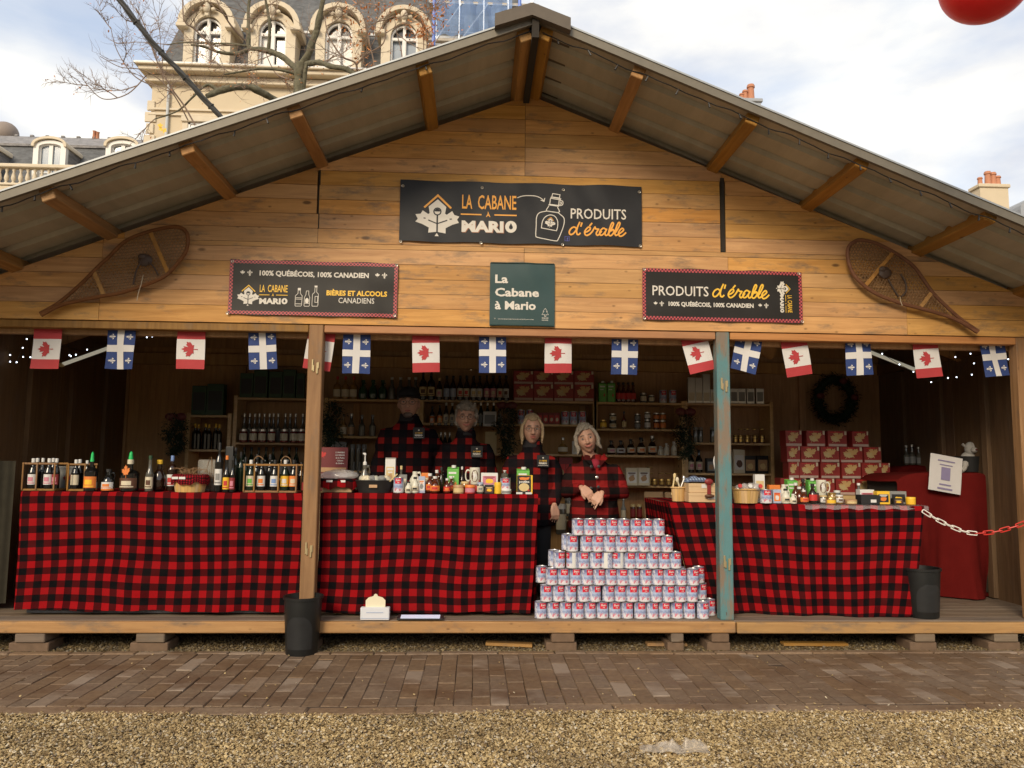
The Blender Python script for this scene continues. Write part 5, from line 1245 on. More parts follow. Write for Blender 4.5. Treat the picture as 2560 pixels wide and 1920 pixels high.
def mk_can():
    d = {}
    d['body'] = G().lathe([(0, .01), (.48, .01), (.49, .02), (.49, .98), (.475, .985), (.44, .97), (0, .97)], 20).mesh('can_body')
    d['rim'] = G().lathe([(.49, 0), (.505, .005), (.505, .03), (.485, .035), (.485, .965), (.505, .97), (.505, 1.0), (.485, 1.0), (.47, .97)], 20, cap=False).mesh('rim')
    d['front'] = arc(G(), .494, .04, .96, 2.2, seg=10).mesh('label')
    # patches are thin sectors just proud of the tin
    def patch(x0, x1, z0, z1, r): g = G(); n = 6; g.add([(r * math.sin(x0 + (x1 - x0) * i / n), -r * math.cos(x0 + (x1 - x0) * i / n), z_) for z_ in (z0, z1) for i in range(n + 1)], [(i, i + 1, n + 2 + i, n + 1 + i) for i in range(n)], True); return g
    d['red'] = patch(-.62, .62, .60, .94, .498).mesh('red_panel')
    g = G(); put_text(g, 'Érable', .0, .77, .44, .11, 0, .03, .25, res=1); put_text(g, 'PUR', .02, .65, .2, .065, 0, .03, res=1)
    g.v = [(.503 * math.sin(x / .5), -.503 * math.cos(x / .5), z_) for x, y, z_ in g.v]; d['txt'] = g.mesh('lettering')
    g = G(); g.poly([(-.36, .14), (-.30, .34), (-.20, .30), (-.10, .36), (-.05, .26), (.10, .22), (.12, .16), (-.08, .18), (-.16, .24), (-.26, .12)], 0); g.poly([(.1, .22), (.12, .3), (.3, .26), (.28, .16), (.14, .12)], 0)
    g.v = [(.5 * math.sin(x / .5), -.5 * math.cos(x / .5), z_) for x, y, z_ in g.v]; d['pic'] = g.mesh('picture')
    d['side'] = patch(1.12, 1.75, .04, .95, .4955).mesh('white_panel')
    return d
CAN = mk_can()
def spawn(kind, c, loc, w_, h_, label, cat, name=None, group=None, rz=0.0, depth=None):
    key = (kind, tuple(c))
    if key in PROTO:
        t = copy_tree(PROTO[key]); t.name = name or kind
    else:
        t = thing(name or kind, label, cat); build(kind, tuple(c), t); PROTO[key] = t
    t.location = loc; t.scale = (w_, depth or w_, h_); t.rotation_euler = (0, 0, rz)
    t['label'] = label; t['category'] = cat
    if group: t['group'] = group
    elif 'group' in t: del t['group']
    return t
def item(kind, c, crop, xc, yt, wpx, Y, zb, label, cat, name=None, group=None, rz=0.0, depth=None):
    u, v = cp(crop, xc, yt); p = at(u, v, Y); u2, _ = cp(crop, xc + wpx, yt); w_ = (at(u2, v, Y) - p).length
    return spawn(kind, c, (p.x, Y, zb), w_, max(.01, p.z - zb), label, cat, name, group, rz, None if depth is None else depth * w_)

# ------------------------------------------------------------------ pyramid of syrup cans
CX0 = 82; K = .226
ROWS = [(1180, [140 + 136.6 * i + (4 if i > 7 else 0) + (10 if i == 13 else 0) for i in range(14)]),
        (990, [202, 335, 468, 612, 738, 888, 1020, 1150, 1285, 1415, 1550, 1682, 1812]),
        (805, [262, 395, 528, 655, 786, 918, 1044, 1168, 1302, 1434, 1562, 1690, 1824]),
        (612, [345, 490, 612, 745, 872, 1000, 1128, 1250, 1378, 1508, 1632]),
        (435, [490, 645, 772, 900, 1030, 1160, 1283, 1408, 1538]),
        (258, [552, 682, 806, 934, 1062, 1200, 1318, 1450])]
rc = random.Random(5)
rown = ['bottom row', 'second row', 'third row', 'fourth row', 'fifth row', 'top row']
for r_, (yb_, xs) in enumerate(ROWS):
    zb = DECK + .001 + r_ * .1195
    for i, xc in enumerate(xs):
        u = (1320 + xc * K) / 1.1573; v = (1280 + (yb_ - 90) * K) / 1.1573; p = at(u, v, 5.735)
        t = thing('syrup_can', f"{nth(i, len(xs))}syrup can from the left in the {rown[r_]} of the pyramid" if 0 < i < len(xs) - 1 else f"{nth(i, len(xs))}syrup can in the {rown[r_]} of the pyramid", 'can', (p.x, 5.735 + rc.uniform(-.006, .006) + r_ * .003, zb), 0, 'syrup cans stacked in a pyramid', (.0885, .0885, .1185))
        turn = .26 + rc.uniform(-.22, .26)
        if r_ == 3: turn = {1: -1.25, 2: .15, 3: .55, 4: -1.75, 5: -.9, 8: .5}.get(i, turn)
        can_parts(t, turn + (0 if r_ != 3 or i not in (1, 5, 4) else 0), 'yellow' if (r_, i) == (3, 4) else 'red')
# second rank behind, seen at the ends
for k, (r_, dx) in enumerate(((0, 1.775), (1, 1.71), (2, .508), (2, 1.695), (3, .60), (4, .70))):
    t = thing('syrup_can', ['syrup can of the rear rank peeping out right of the bottom row', 'syrup can of the rear rank right of the second row', 'syrup can of the rear rank left of the third row', 'syrup can of the rear rank right of the third row', 'syrup can of the rear rank left of the fourth row', 'syrup can of the rear rank left of the fifth row'][k], 'can', (dx, 5.84, DECK + .001 + r_ * .1195), 0, 'syrup cans stacked in a pyramid', (.0885, .0885, .1185)); can_parts(t, .4)
for r_ in range(0, 5):      # hidden rank that carries the pyramid: only what shows through the gaps
    n_ = [12, 11, 10, 8, 6][r_]; x0 = [.60, .66, .72, .83, .95][r_]
    for i in range(n_):
        if i % 3: continue
        t = thing('syrup_can', f'{nth(i // 3, (n_ + 2) // 3) or "single "}rear rank syrup can glimpsed through gaps of the {rown[r_]}', 'can', (x0 + i * .092, 5.845, DECK + .001 + r_ * .1195), 0, 'syrup cans stacked in a pyramid', (.0885, .0885, .1185)); obj('can_body', CAN['body'], CANM['body'], t); obj('rim', CAN['rim'], CO['silver'], t)

# ------------------------------------------------------------------ left table (crop A)
def carrier(crop, x0, x1, yt, yb_, Y, zb, label, posts, rail, hoops=()):
    a = at(*cp(crop, x0, yb_), Y); b = at(*cp(crop, x1, yb_), Y); wd = b.x - a.x; h_ = at(*cp(crop, x0, rail), Y).z - zb
    t = thing('bottle_carrier', label, 'bottle carrier', ((a.x + b.x) / 2, Y, zb)); mt = W_POST
    obj('base_board', G().box((0, 0, .008), (wd, .16, .014), b=.002), mt, t)
    obj('rail', G().box((0, -.078, h_), (wd + .01, .008, .014), b=.002), mt, t); obj('rail', G().box((0, .078, h_), (wd + .01, .008, .014), b=.002), mt, t)
    for q in posts:
        x = at(*cp(crop, q, yb_), Y).x - t.location.x; obj('upright', G().box((x, -.084, h_ / 2 + .008), (.011, .008, h_), b=.002), mt, t)
        obj('upright', G().box((x, .084, h_ / 2 + .008), (.011, .008, h_), b=.002), mt, t)
    for q in hoops:
        x = at(*cp(crop, q, yb_), Y).x - t.location.x; obj('rope_handle', G().tube(smooth_line([(x - .03, 0, h_ - .0), (x - .028, 0, h_ + .04), (x, 0, h_ + .065), (x + .035, 0, h_ + .045), (x + .045, 0, h_)], 5), .004, 6), M_LACE, t)
YA = 5.93
carrier('A', 190, 420, 0, 1225, YA, ZL + .006, 'wooden carrier with white-capped beer bottles at the left end of the left table', (195, 290, 412), 1046)
for i, (x, l_) in enumerate(((235, 1), (345, 1), (395, 0))):
    item('beer', ('black', 'white' if l_ else 'dred', 'white', 'pink'), 'A', x, 1012, 62 if l_ else 50, YA - .03, ZL + .02, ['dark beer bottle with oval white label at the left end of the first carrier', 'dark beer bottle with pinkish oval label right of the first carrier upright', 'dark beer bottle with white cap at the right end of the first carrier'][i], 'bottle', 'beer_bottle', 'beer bottles on the left table')
for i, x in enumerate((262, 300, 372)):
    item('beer', ('black', None, 'white'), 'A', x, 1010, 50, YA + .045, ZL + .02, f'{nth(i, 3)}white-capped dark bottle in the rear of the first carrier', 'bottle', 'beer_bottle', 'beer bottles on the left table')
# grey bag with a red leaf
p = at(*cp('A', 462, 1225), 6.1)
t = thing('paper_bag', 'pale grey bag with a red leaf print between the two carriers on the left', 'bag', (p.x, 6.1, ZL + .004)); obj('bag_body', G().box((0, 0, .09), (.14, .06, .18), b=.008), CO['grey'], t); obj('leaf_print', G().poly(leaf_pts(.025, .08, .055, .3), -.0315), CO['dred'], t)
carrier('A', 497, 625, 0, 1228, YA, ZL + .006, 'small wooden carrier beside the green-spouted bottle on the left table', (505, 618), 1052)
item('beer', ('black', 'cream', 'white'), 'A', 530, 1020, 58, YA - .02, ZL + .02, 'dark bottle with grey label in the small carrier', 'bottle', 'beer_bottle', 'beer bottles on the left table')
item('beer', ('black', None, 'white'), 'A', 555, 1018, 50, YA + .045, ZL + .02, 'white-capped bottle at the rear of the small carrier', 'bottle', 'beer_bottle', 'beer bottles on the left table')
item('beer', ('black', None, 'white', None), 'A', 605, 1026, 45, YA + .04, ZL + .02, 'white-capped bottle at the right end of the small carrier', 'bottle', 'beer_bottle', 'beer bottles on the left table')
t = item('spirit', ('black', 'orange', None, 'yellow'), 'A', 640, 995, 92, YA - .06, ZL + .006, 'dark liquor bottle with tall green spout and orange label beside the small carrier', 'bottle', 'liquor_bottle')
obj('pour_spout', G().lathe([(.15, .84), (.13, .90), (.10, 1.06), (.02, 1.12)], 12), CO['bgreen'], t)
t = item('jug', ('black', 'white', 'black', 'orange'), 'A', 755, 1080, 86, YA - .02, ZL + .006, 'short dark bottle with wide white label between the two green-spouted bottles', 'bottle', 'squat_bottle')
obj('orange_stripe', arc(G(), .522, .04, .12, 2.6), CO['orange'], t)
t = item('spirit', ('black', 'brown', 'cream', 'cream'), 'A', 905, 1020, 126, YA, ZL + .006, 'broad dark bottle with orange maple leaf, cream neck and green spout', 'bottle', 'liquor_bottle')
obj('maple_leaf', G().poly(leaf_pts(0, .5 * 1.1, .30, .1), -.535).xf(Matrix.Diagonal((1, 1, 1.0)).to_4x4()), CO['orange'], t); obj('pour_spout', G().lathe([(.12, 1.0), (.12, 1.06), (.08, 1.22), (.02, 1.26)], 12), CO['bgreen'], t)
t = item('slim', ('clear', 'cream', 'dgreen', 'brown'), 'A', 1043, 990, 56, YA, ZL + .006, 'slender clear bottle with cream label and green striped neck', 'bottle', 'slim_bottle')
t = item('flask', ('brown', None, 'yellow'), 'A', 1108, 1015, 92, YA + .08, ZL + .006, 'round dark decanter with yellow cork behind the slender bottle', 'bottle', 'decanter')
t = item('wine', ('brown', 'white', 'blue', 'red'), 'A', 1195, 990, 66, YA + .12, ZL + .006, 'dark bottle with blue and red ringed neck behind the plaid-lined basket', 'bottle', 'wine_bottle')
def basket(crop, x0, x1, yt, yb_, Y, zb, label, liner=None, goods=None, rim=None):
    a, b = at(*cp(crop, x0, yb_), Y), at(*cp(crop, x1, yb_), Y); wd = b.x - a.x; h_ = at(*cp(crop, x0, yt), Y).z - zb; r = wd / 2
    t = thing('wooden_basket', label, 'basket', ((a.x + b.x) / 2, Y, zb)); g = G(); n = 26
    me = None
    for i in range(n):
        a0 = 2 * math.pi * i / n; a1 = 2 * math.pi * (i + .93) / n; vs = []
        for (rr, z_) in ((r * .84, 0), (r * 1.0, h_)):
            for aa in (a0, (a0 + a1) / 2, a1):
                vs.append((rr * math.cos(aa), rr * math.sin(aa) * .75, z_))
            for aa in (a1, (a0 + a1) / 2, a0): vs.append(((rr - .003) * math.cos(aa), (rr - .003) * math.sin(aa) * .75, z_))
        fs = [(k, (k + 1) % 6, (k + 1) % 6 + 6, k + 6) for k in range(6)]; g.add(vs, fs)
        if math.sin(a0) < .3: obj('slat', G().add(vs, fs), M_BASK, t)
        else: back.add(vs, fs) if False else None
    obj('basket_base', G().lathe([(r * .8, .003), (r * .97, h_ * .97)], 20, sy=.72), M_BASK, t)
    for zz in (h_ * .93,): obj('hoop', G().tube([((r + .003) * math.cos(q), (r + .003) * math.sin(q) * .75, zz) for q in np.linspace(0, 6.283, 26)[:-1]], .005, 6, closed=True), M_BASK, t)
    return t, r, h_
M_BASK = wood('basket_veneer', (.66, .44, .19), (.50, .31, .12), 'z', stain=.1, knots=False)
t, r, h_ = basket('A', 1195, 1430, 1142, 1237, YA - .02, ZL + .006, 'round wooden basket with red plaid liner and raffia on the left table')
def liner(t, r, h_, mat, sag=.045, over=1.07, seed=0):
    g = G(); n = 48; vs = []; uv = []
    for k, (rr, z_) in enumerate(((.2, h_ * 1.02), (.75, h_ * 1.10), (.98, h_ * 1.22), (over, h_ * 1.12), (over + .03, h_ - sag * .5), (over + .02, h_ - sag))):
        for i in range(n):
            a = 2 * math.pi * i / n; w_ = 1 + .02 * math.sin(a * 9 + seed) * (k > 2); zz = z_ + (.010 * math.sin(a * 5 + seed) + .007 * math.sin(a * 11)) * (k > 3); vs.append((r * rr * w_ * math.cos(a), r * rr * w_ * math.sin(a) * .78, zz)); uv.append((r * a, k * .03))
    g.add(vs, [(k * n + i, k * n + (i + 1) % n, (k + 1) * n + (i + 1) % n, (k + 1) * n + i) for k in range(5) for i in range(n)], True); g.uv = uv; return obj('plaid_liner', g, mat, t)
PLS = plaid('small_plaid', .018, .018, red=(.34, .012, .02)); liner(t, r, h_, PLS)
def raffia(parent, c, n, spread, up, seed=1, mat=None, name='raffia', r_=.0022):
    rr = random.Random(seed); g = G()
    for _ in range(n):
        a = Vector((rr.uniform(-spread, spread), rr.uniform(-spread, spread) * .5, rr.uniform(0, up * .3))); b = a + Vector((rr.uniform(-spread, spread), rr.uniform(-.02, .02), rr.uniform(.2, 1) * up)); d = b + Vector((rr.uniform(-spread, spread), rr.uniform(-.02, .02), rr.uniform(-1, .2) * up))
        g.tube([p + Vector(c) for p in smooth_line([a, b, d], 4)], r_, 4, cap=False)
    return obj(name, g, mat or M_LACE, parent, kind='stuff')
raffia(t, (0, 0, h_ * 1.15), 22, r * .6, .05, 3)
g = G().box((-.055, -r * .86, h_ * 1.0), (.05, .004, .018)).box((.01, -r * .88, h_ * .99), (.05, .004, .018)); obj('price_tag', G().box((-.075, -r * .84, h_ * .98), (.045, .004, .017)), CO['white'], t); obj('price_tag', G().box((-.022, -r * .865, h_ * .98), (.045, .004, .017)), CO['white'], t)
p = at(*cp('A', 1455, 1228), YA + .05); t = thing('gift_bag', 'clear gift bag tied with raffia right of the plaid-lined basket', 'gift bag', (p.x, YA + .1, ZL + .006))
obj('bag_film', G().box((-.03, 0, .12), (.16, .08, .24), b=.01), plain('clear_film2', (.5, .48, .42), .1, alpha=.35, spec=.8), t); obj('bag_goods', G().box((-.03, .01, .07), (.12, .06, .14), b=.01), CO['brown'], t); raffia(t, (.03, -.05, .02), 9, .04, .22, 8)
t = item('wine', ('black', 'white', 'black', 'grey'), 'A', 1522, 900, 54, YA, ZL + .006, 'tall dark bottle with long plain white label left of the boxed bottles', 'bottle', 'wine_bottle')
for i, (x, yt, w_, c, Y) in enumerate(((1572, 1040, 46, ('black', 'yellow', 'orange', 'red'), YA - .03), (1614, 1045, 42, ('black', 'dred', 'black', 'pink'), YA - .03))):
    item('slim', c, 'A', x, yt - 50, w_, Y, ZL + .006, ('slim bottle with yellow and red label before the white-framed box', 'slim dark bottle with red label next to the yellow-labelled one')[i], 'bottle', 'slim_bottle')
item('box', ('black', 'black', None, None), 'A', 1592, 930, 52, YA + .06, ZL + .006, 'tall narrow white-edged presentation box behind the slim bottles', 'box', 'presentation_box')
p = at(*cp('A', 1640, 1225), YA + .1)
for i, (x, yt) in enumerate(((1632, 935), (1668, 965), (1700, 1000))): item('wine', ('green', None, 'black'), 'A', x, yt, 48, YA + .13, ZL + .006, f'{nth(i, 3)}of three unlabelled dark bottles behind the rope-handled carrier'.replace('first', 'first'), 'bottle', 'wine_bottle')
carrier('A', 1700, 2068, 0, 1228, YA, ZL + .006, 'long wooden carrier with rope handles and five picture-labelled beers', (1706, 1776, 1940, 2062), 1055, (1775, 1965))
for i, (x, c, d) in enumerate(((1738, ('green', 'cream', 'white', 'green'), 'green bottle with pale label'), (1813, ('black', 'white', 'black', 'orange'), 'dark bottle with orange picture label'), (1903, ('black', 'white', 'black', 'blue'), 'dark bottle with blue picture label'), (1975, ('green', 'yellow', 'white', 'white'), 'bottle with bright yellow label'), (2034, ('black', 'orange', 'black', 'cream'), 'bottle with brown and orange label'))):
    item('beer', c, 'A', x, 1022, 58, YA - .025, ZL + .02, f'{d} in the long rope-handled carrier', 'bottle', 'beer_bottle', 'beer bottles on the left table')
for i, x in enumerate((1780, 1870, 2085)): item('beer', ('black', None, 'black'), 'A', x, 985 if i < 2 else 1040, 52, YA + .14, ZL + .006, ('leftmost ', 'middle ', 'rightmost ')[i] + 'dark bottle standing behind the long rope-handled carrier', 'bottle', 'beer_bottle', 'beer bottles on the left table')
item('jar', ('brown', 'dred', 'black'), 'A', 2110, 1140, 45, YA - .03, ZL + .006, 'small dark jar between the rope-handled carrier and the wooden post', 'jar', 'jar')

# ------------------------------------------------------------------ middle table (crop B)
YB_, ZB = 5.92, ZM + .006
p = at(*cp('B', 278, 960), 6.12)
t = thing('gourmet_sign', 'maroon cardboard sign with red leaf and white lettering behind the plastic-wrapped basket', 'sign', (p.x, 6.12, ZB)); g = G().box((0, 0, .17), (.23, .012, .34), b=.002); obj('sign_board', g, CO['maroon'], t)
obj('leaf_print', G().poly(leaf_pts(-.075, .27, .042, .4), -.0072), CO['red'], t); g = G()
for k, s_ in enumerate(("L'UNIVERS", 'GOURMAND', 'de la Petite', 'Cabane', 'de Québec')): put_text(g, s_, .055, .295 - k * .021, [.07, .075, .07, .05, .065][k], .011, -.0075, .02, res=1)
obj('lettering', g, CO['white'], t); obj('picture_strip', G().box((0, -.0075, .165), (.21, .003, .035)), CO['tan'], t)
t = thing('wrapped_basket', 'red plaid-lined gift basket wrapped in clear plastic at the middle table left end', 'gift basket', (at(*cp('B', 325, 1100), YB_).x, YB_ + .02, ZB))
obj('box_base', G().box((.0, 0, .035), (.22, .15, .07), b=.004), CO['kraft'], t); liner(t, .14, .085, PL1, .05, 1.08, 2)
g = G().ell((0, 0, .125), (.145, .085, .045), 20, 12, fn=lambda q: q * (1 + .22 * noise.noise(q * 4))); obj('plastic_wrap', g, plain('clear_wrap', (.75, .72, .7), .12, alpha=.4, spec=.8), t)
for dx in (-.05, .045): obj('price_tag', G().box((dx, -.115, .085), (.045, .004, .016)), CO['white'], t)
t = item('jug', ('clear', 'dred', None, 'blue'), 'B', 553, 885, 84, YB_ + .12, ZB, 'clear hand gel bottle with white pump on the middle table', 'pump bottle', 'pump_bottle'); t.scale.z *= 1.15
obj('pump', G().lathe([(.16, .82), (.2, .84), (.2, .92), (.07, .96), (.06, 1.14), (.12, 1.15), (.12, 1.2), (.04, 1.22)], 12).box((-.1, 0, 1.2), (.26, .1, .05)), CO['white'], t)
p = at(*cp('B', 635, 1110), YB_); t = thing('black_basket', 'low black basket filled with plastic-wrapped goods and a wooden spoon', 'basket', (p.x, YB_, ZB))
obj('basket_body', G().lathe([(.12, 0), (.15, .085), (.156, .09), (.15, .095), (.115, .01)], 24, sy=.62), M_BLK, t)
gg = random.Random(4)
for k in range(7): obj('wrapped_sweets', G().ell((gg.uniform(-.1, .1), gg.uniform(-.04, .05), .10), (.035, .03, .028), 10, 7, fn=lambda q: q * (1 + .3 * noise.noise(q * 3 + Vector((k, 0, 0))))), (CO['cream'], CO['grey'], plain('wrap2', (.45, .44, .36), .2))[k % 3], t)
obj('spoon', G().tube([(.12, -.07, .085), (.17, -.03, .14)], .006, 6), CO['cork'], t); obj('label', G().box((.0, -.095, .05), (.06, .003, .022), rot=Matrix.Rotation(-.1, 3, 'X')), CO['tan'], t)
t = item('box', ('white', 'cork', 'tan', 'white'), 'B', 773, 845, 86, YB_ + .13, ZB, 'tall popcorn bag with silver top and golden print on the middle table', 'snack bag', 'popcorn_bag'); obj('seal', G().box((0, 0, 1.0), (1.02, .3, .1)), CO['silver'], t)
item('spirit', ('clear', 'cream', 'cork'), 'B', 863, 900, 62, YB_ + .10, ZB, 'small clear bottle with cork behind the blue syrup can', 'bottle', 'corked_bottle')
item('box', ('grey', 'cream', None, None), 'B', 880, 975, 62, YB_ + .07, ZB, 'small grey-green box behind the two little jugs', 'box', 'small_box')
CANLAB = dict(cat='can', name='syrup_can')
item('can', (), 'B', 840, 998, 88, YB_ - .04, ZB, 'blue and white syrup can at the left of the middle table goods', **CANLAB)
item('jug', ('jug', None, None), 'B', 980, 915, 100, YB_ + .09, ZB, 'large cream syrup jug with side handle on the middle table', 'jug', 'syrup_jug')
item('jug', ('jug', 'cream', 'black', 'black'), 'B', 925, 1030, 60, YB_ - .04, ZB, 'smaller of two little syrup jugs with black caps, middle table', 'jug', 'syrup_jug')
item('jug', ('jug', 'cream', 'black', 'black'), 'B', 981, 990, 66, YB_ - .02, ZB, 'taller of two little syrup jugs with black caps, middle table', 'jug', 'syrup_jug')
item('box', ('pblue', 'white', 'grey', 'orange'), 'B', 1038, 990, 56, YB_, ZB, 'small blue and white box with orange top between jug and amber flasks', 'box', 'small_box')
item('box', ('orange', 'tan', None, 'cream'), 'B', 1068, 960, 66, YB_ + .09, ZB, 'orange carton behind the small blue box, middle table', 'box', 'small_box')
for i, (x, yt, w_, Y, d) in enumerate(((1107, 960, 84, YB_ + .03, 'amber syrup flask at the left of the middle table cluster'), (1150, 985, 88, YB_ - .04, 'amber syrup flask with orange label at the front of the middle table cluster'), (1165, 930, 66, YB_ + .09, 'amber syrup flask at the rear of the middle table cluster'), (1205, 905, 56, YB_ + .13, 'tallest dark flask at the back of the middle table cluster'))):
    item('flask', ('amber' if i < 3 else 'brown', 'orange' if i < 2 else None, 'white' if i < 3 else 'black', 'red' if i < 2 else None), 'B', x, yt, w_, Y, ZB, d, 'flask', 'syrup_flask')
item('flask', ('amber', 'red', 'white', 'orange'), 'B', 1252, 1003, 62, YB_ - .04, ZB, 'small amber flask with white price tag left of the tan tin', 'flask', 'syrup_flask')
item('flask', ('amber', 'red', 'white', 'orange'), 'B', 1287, 985, 62, YB_ + .03, ZB, 'small amber flask in front of the green carton', 'flask', 'syrup_flask')
item('carton', ('green', None, 'orange'), 'B', 1305, 895, 98, YB_ + .10, ZB, 'green syrup carton with white cap left of the moose mug', 'carton', 'syrup_carton')
item('slim', ('brown', 'grey', 'white'), 'B', 1380, 905, 36, YB_ + .10, ZB, 'narrow dark bottle between green carton and moose mug', 'bottle', 'slim_bottle')
item('mug', ('L', None, None), 'B', 1488, 915, 100, YB_ + .10, ZB + .065, 'white mug with round moose emblem and handle to the left', 'mug', 'moose_mug')
item('box', ('dred', 'red', None, 'white'), 'B', 1488, 1020, 90, YB_ + .10, ZB, 'red tin box on which the middle moose mug stands', 'tin', 'tin_box')
item('box', ('white', 'pink', 'yellow', 'dred'), 'B', 1612, 960, 142, YB_ + .08, ZB + .05, 'flat box of maple biscuits with pink and orange picture', 'box', 'biscuit_box')
item('box', ('black', None, None, None), 'B', 1615, 1035, 110, YB_ + .09, ZB, 'dark low box carrying the maple biscuit box', 'box', 'tin_box')
item('tin', ('tan', 'cork', 'tan'), 'B', 1350, 1062, 92, YB_ - .03, ZB, 'flat tan tin in front on the middle table', 'tin', 'flat_tin')
item('tin', ('red', 'pink', 'orange'), 'B', 1447, 1062, 88, YB_ - .03, ZB, 'flat red tin right of the tan tin', 'tin', 'flat_tin')
item('jar', ('gold', 'green', 'cork'), 'B', 1405, 1032, 72, YB_ + .03, ZB, 'low jar with greenish lid behind the tan and red tins', 'jar', 'jar')
item('jar', ('clear', 'cream', 'pblue', 'grey'), 'B', 1535, 1040, 60, YB_ - .02, ZB, 'white jar with pale blue lid right of the red tin', 'jar', 'jar')
item('box', ('black', 'brown', 'yellow', 'cork'), 'B', 1610, 1062, 78, YB_ - .02, ZB, 'small black box with gold print right of the white jar', 'box', 'small_box', depth=1)
item('tin', ('yellow', None, 'yellow'), 'B', 1683, 1040, 60, YB_ - .02, ZB, 'bright yellow mustard pot on the middle table', 'tin', 'mustard_pot')
item('can', (), 'B', 1748, 1003, 86, YB_, ZB + .03, 'blue and white syrup can below the squeeze bottle on the middle table', **CANLAB)
item('tin', ('white', 'grey', 'white'), 'B', 1755, 1098, 84, YB_ - .02, ZB, 'white price block under the right syrup can of the middle table', 'price block', 'price_block')
item('slim', ('clear', None, 'white'), 'B', 1742, 938, 62, YB_ + .10, ZB + .12, 'clear squeeze bottle with white nozzle above the right syrup can', 'squeeze bottle', 'squeeze_bottle')
item('carton', ('green', None, 'red'), 'B', 1898, 910, 106, YB_ + .10, ZB + .0, 'green syrup carton behind the black snack bag at the table end', 'carton', 'syrup_carton')
t = item('box', ('yellow', 'black', 'cork', None), 'B', 1912, 980, 130, YB_ - .02, ZB, 'black and yellow snack bag with poutine lettering at the right table end', 'snack bag', 'poutine_bag')
obj('front_panel', G().box((-.06, -.315, .5), (.88, .012, .98)), CO['black'], t)
obj('bowl_picture', G().poly([(-.06 + .34 * math.cos(a), .36 + .22 * math.sin(a)) for a in np.linspace(0, 6.283, 15)[:-1]], -.325), CO['cork'], t); obj('flame_print', G().poly([(-.38, .86), (-.2, .9), (.1, .88), (.30, .92), (.24, .78), (0, .74), (-.3, .76)], -.324), CO['orange'], t); obj('leaf_print', G().poly(leaf_pts(.24, .16, .11), -.326), CO['red'], t)
g = G(); put_text(g, 'poutine', -.04, .60, .66, .13, -.33, .04, res=1); obj('lettering', g, CO['white'], t)
for dx in (-.36, .24): obj('price_tag', G().box((dx, -.36, .045), (.4, .01, .1)), CO['white'], t)

# ------------------------------------------------------------------ right table (crop E)
YE, ZE = 5.93, ZR + .010
t, r, h_ = basket('E', 68, 152, 1012, 1106, YE + .17, ZE, 'small wooden basket with wooden tools left of the cardboard boxes')
for k, (a, b) in enumerate((((-.05, 0, .05), (-.02, .02, .20)), ((.0, 0, .05), (.05, .0, .18)), ((.03, 0, .05), (-.01, -.02, .17)))): obj('wooden_tool', G().tube([a, b], .007, 6).ell(b, (.013, .006, .022), 8, 6), (CO['cork'], CO['silver'], CO['cream'])[k], t)
def cardboard(lab, x0, x1, yt, yb_, Y, zb, nm='cardboard_box'):
    a, b = at(*cp('E', x0, yb_), Y), at(*cp('E', x1, yb_), Y); h_ = at(*cp('E', x0, yt), Y).z - zb; wd = b.x - a.x
    t = thing(nm, lab, 'box', ((a.x + b.x) / 2, Y, zb)); obj('box_body', G().box((0, 0, h_ / 2), (wd, .24, h_), b=.003), M_CARD, t); obj('lid_edge', G().box((0, -.1215, h_ - .012), (wd + .004, .003, .022)), M_CARD, t); return t, h_, wd
M_CARD = plain('cardboard', (.60, .42, .24), .8, var=.06)
t, h_, wd = cardboard('lower pale cardboard box left of the teal post on the right table', 150, 352, 1046, 1108, YE + .15, ZE); obj('white_label', G().box((.06, -.1235, h_ * .5), (.09, .002, .022)), CO['white'], t)
t, h1, wd = cardboard('upper pale cardboard box stacked left of the teal post', 150, 346, 990, 1046, YE + .16, ZE + h_ + .001); obj('white_label', G().box((-.01, -.1235, h1 * .72), (.04, .002, .03)), CO['white'], t)
zt2 = ZE + h_ + h1
g = G(); rr = random.Random(2); nn = 24; vs = []; uv = []
for j in range(15):
    for i in range(nn + 1):
        x = -.11 + .22 * i / nn; y = -.08 + .16 * j / 14; e = (1 - (abs(x) / .115) ** 3) * (1 - (abs(y) / .085) ** 4); vs.append((x, y, .045 * e * (1 + .6 * noise.noise((x * 22, y * 22, 1))) + .003)); uv.append((x * 1.3 + y * .3, y * 1.3))
g.add(vs, [(j * (nn + 1) + i, j * (nn + 1) + i + 1, (j + 1) * (nn + 1) + i + 1, (j + 1) * (nn + 1) + i) for j in range(14) for i in range(nn)], True); g.uv = uv
p = at(*cp('E', 255, 985), YE + .04); o = obj('folded_cloth', g, plaid('blue_white_plaid', .03, .03, red=(.35, .45, .60), black=(.08, .10, .18)), loc=(p.x, YE + .17, zt2 + .002)); tag(o, 'crumpled blue plaid cloth lying on the cardboard boxes by the teal post', 'cloth')
t = thing('red_ladle', 'dark red ribboned ladle hanging over the cardboard boxes', 'ladle', (at(*cp('E', 302, 1040), YE).x, YE + .015, ZE + .05)); obj('ribbon', G().box((0, 0, .05), (.03, .006, .10), b=.002).ell((0, 0, .11), (.035, .012, .025), 10, 6), CO['dred'], t); obj('bowl', G().ell((0, -.01, 0), (.04, .02, .015), 12, 8), CO['brown'], t)
t, r, h_ = basket('E', 440, 603, 1022, 1118, YE, ZE, 'round wooden basket of wrapped lollipops right of the teal post')
gg = random.Random(9)
for k in range(7): obj('wrapped_candy', G().ell((gg.uniform(-.09, .09), gg.uniform(-.05, .03), h_ + gg.uniform(.0, .02)), (.032, .026, .028), 10, 7, fn=lambda q: q * (1 + .3 * noise.noise(q * 3 + Vector((k, 2, 0))))), plain('candy_wrap', (.5, .46, .44), .15, alpha=.75, spec=.8), t)
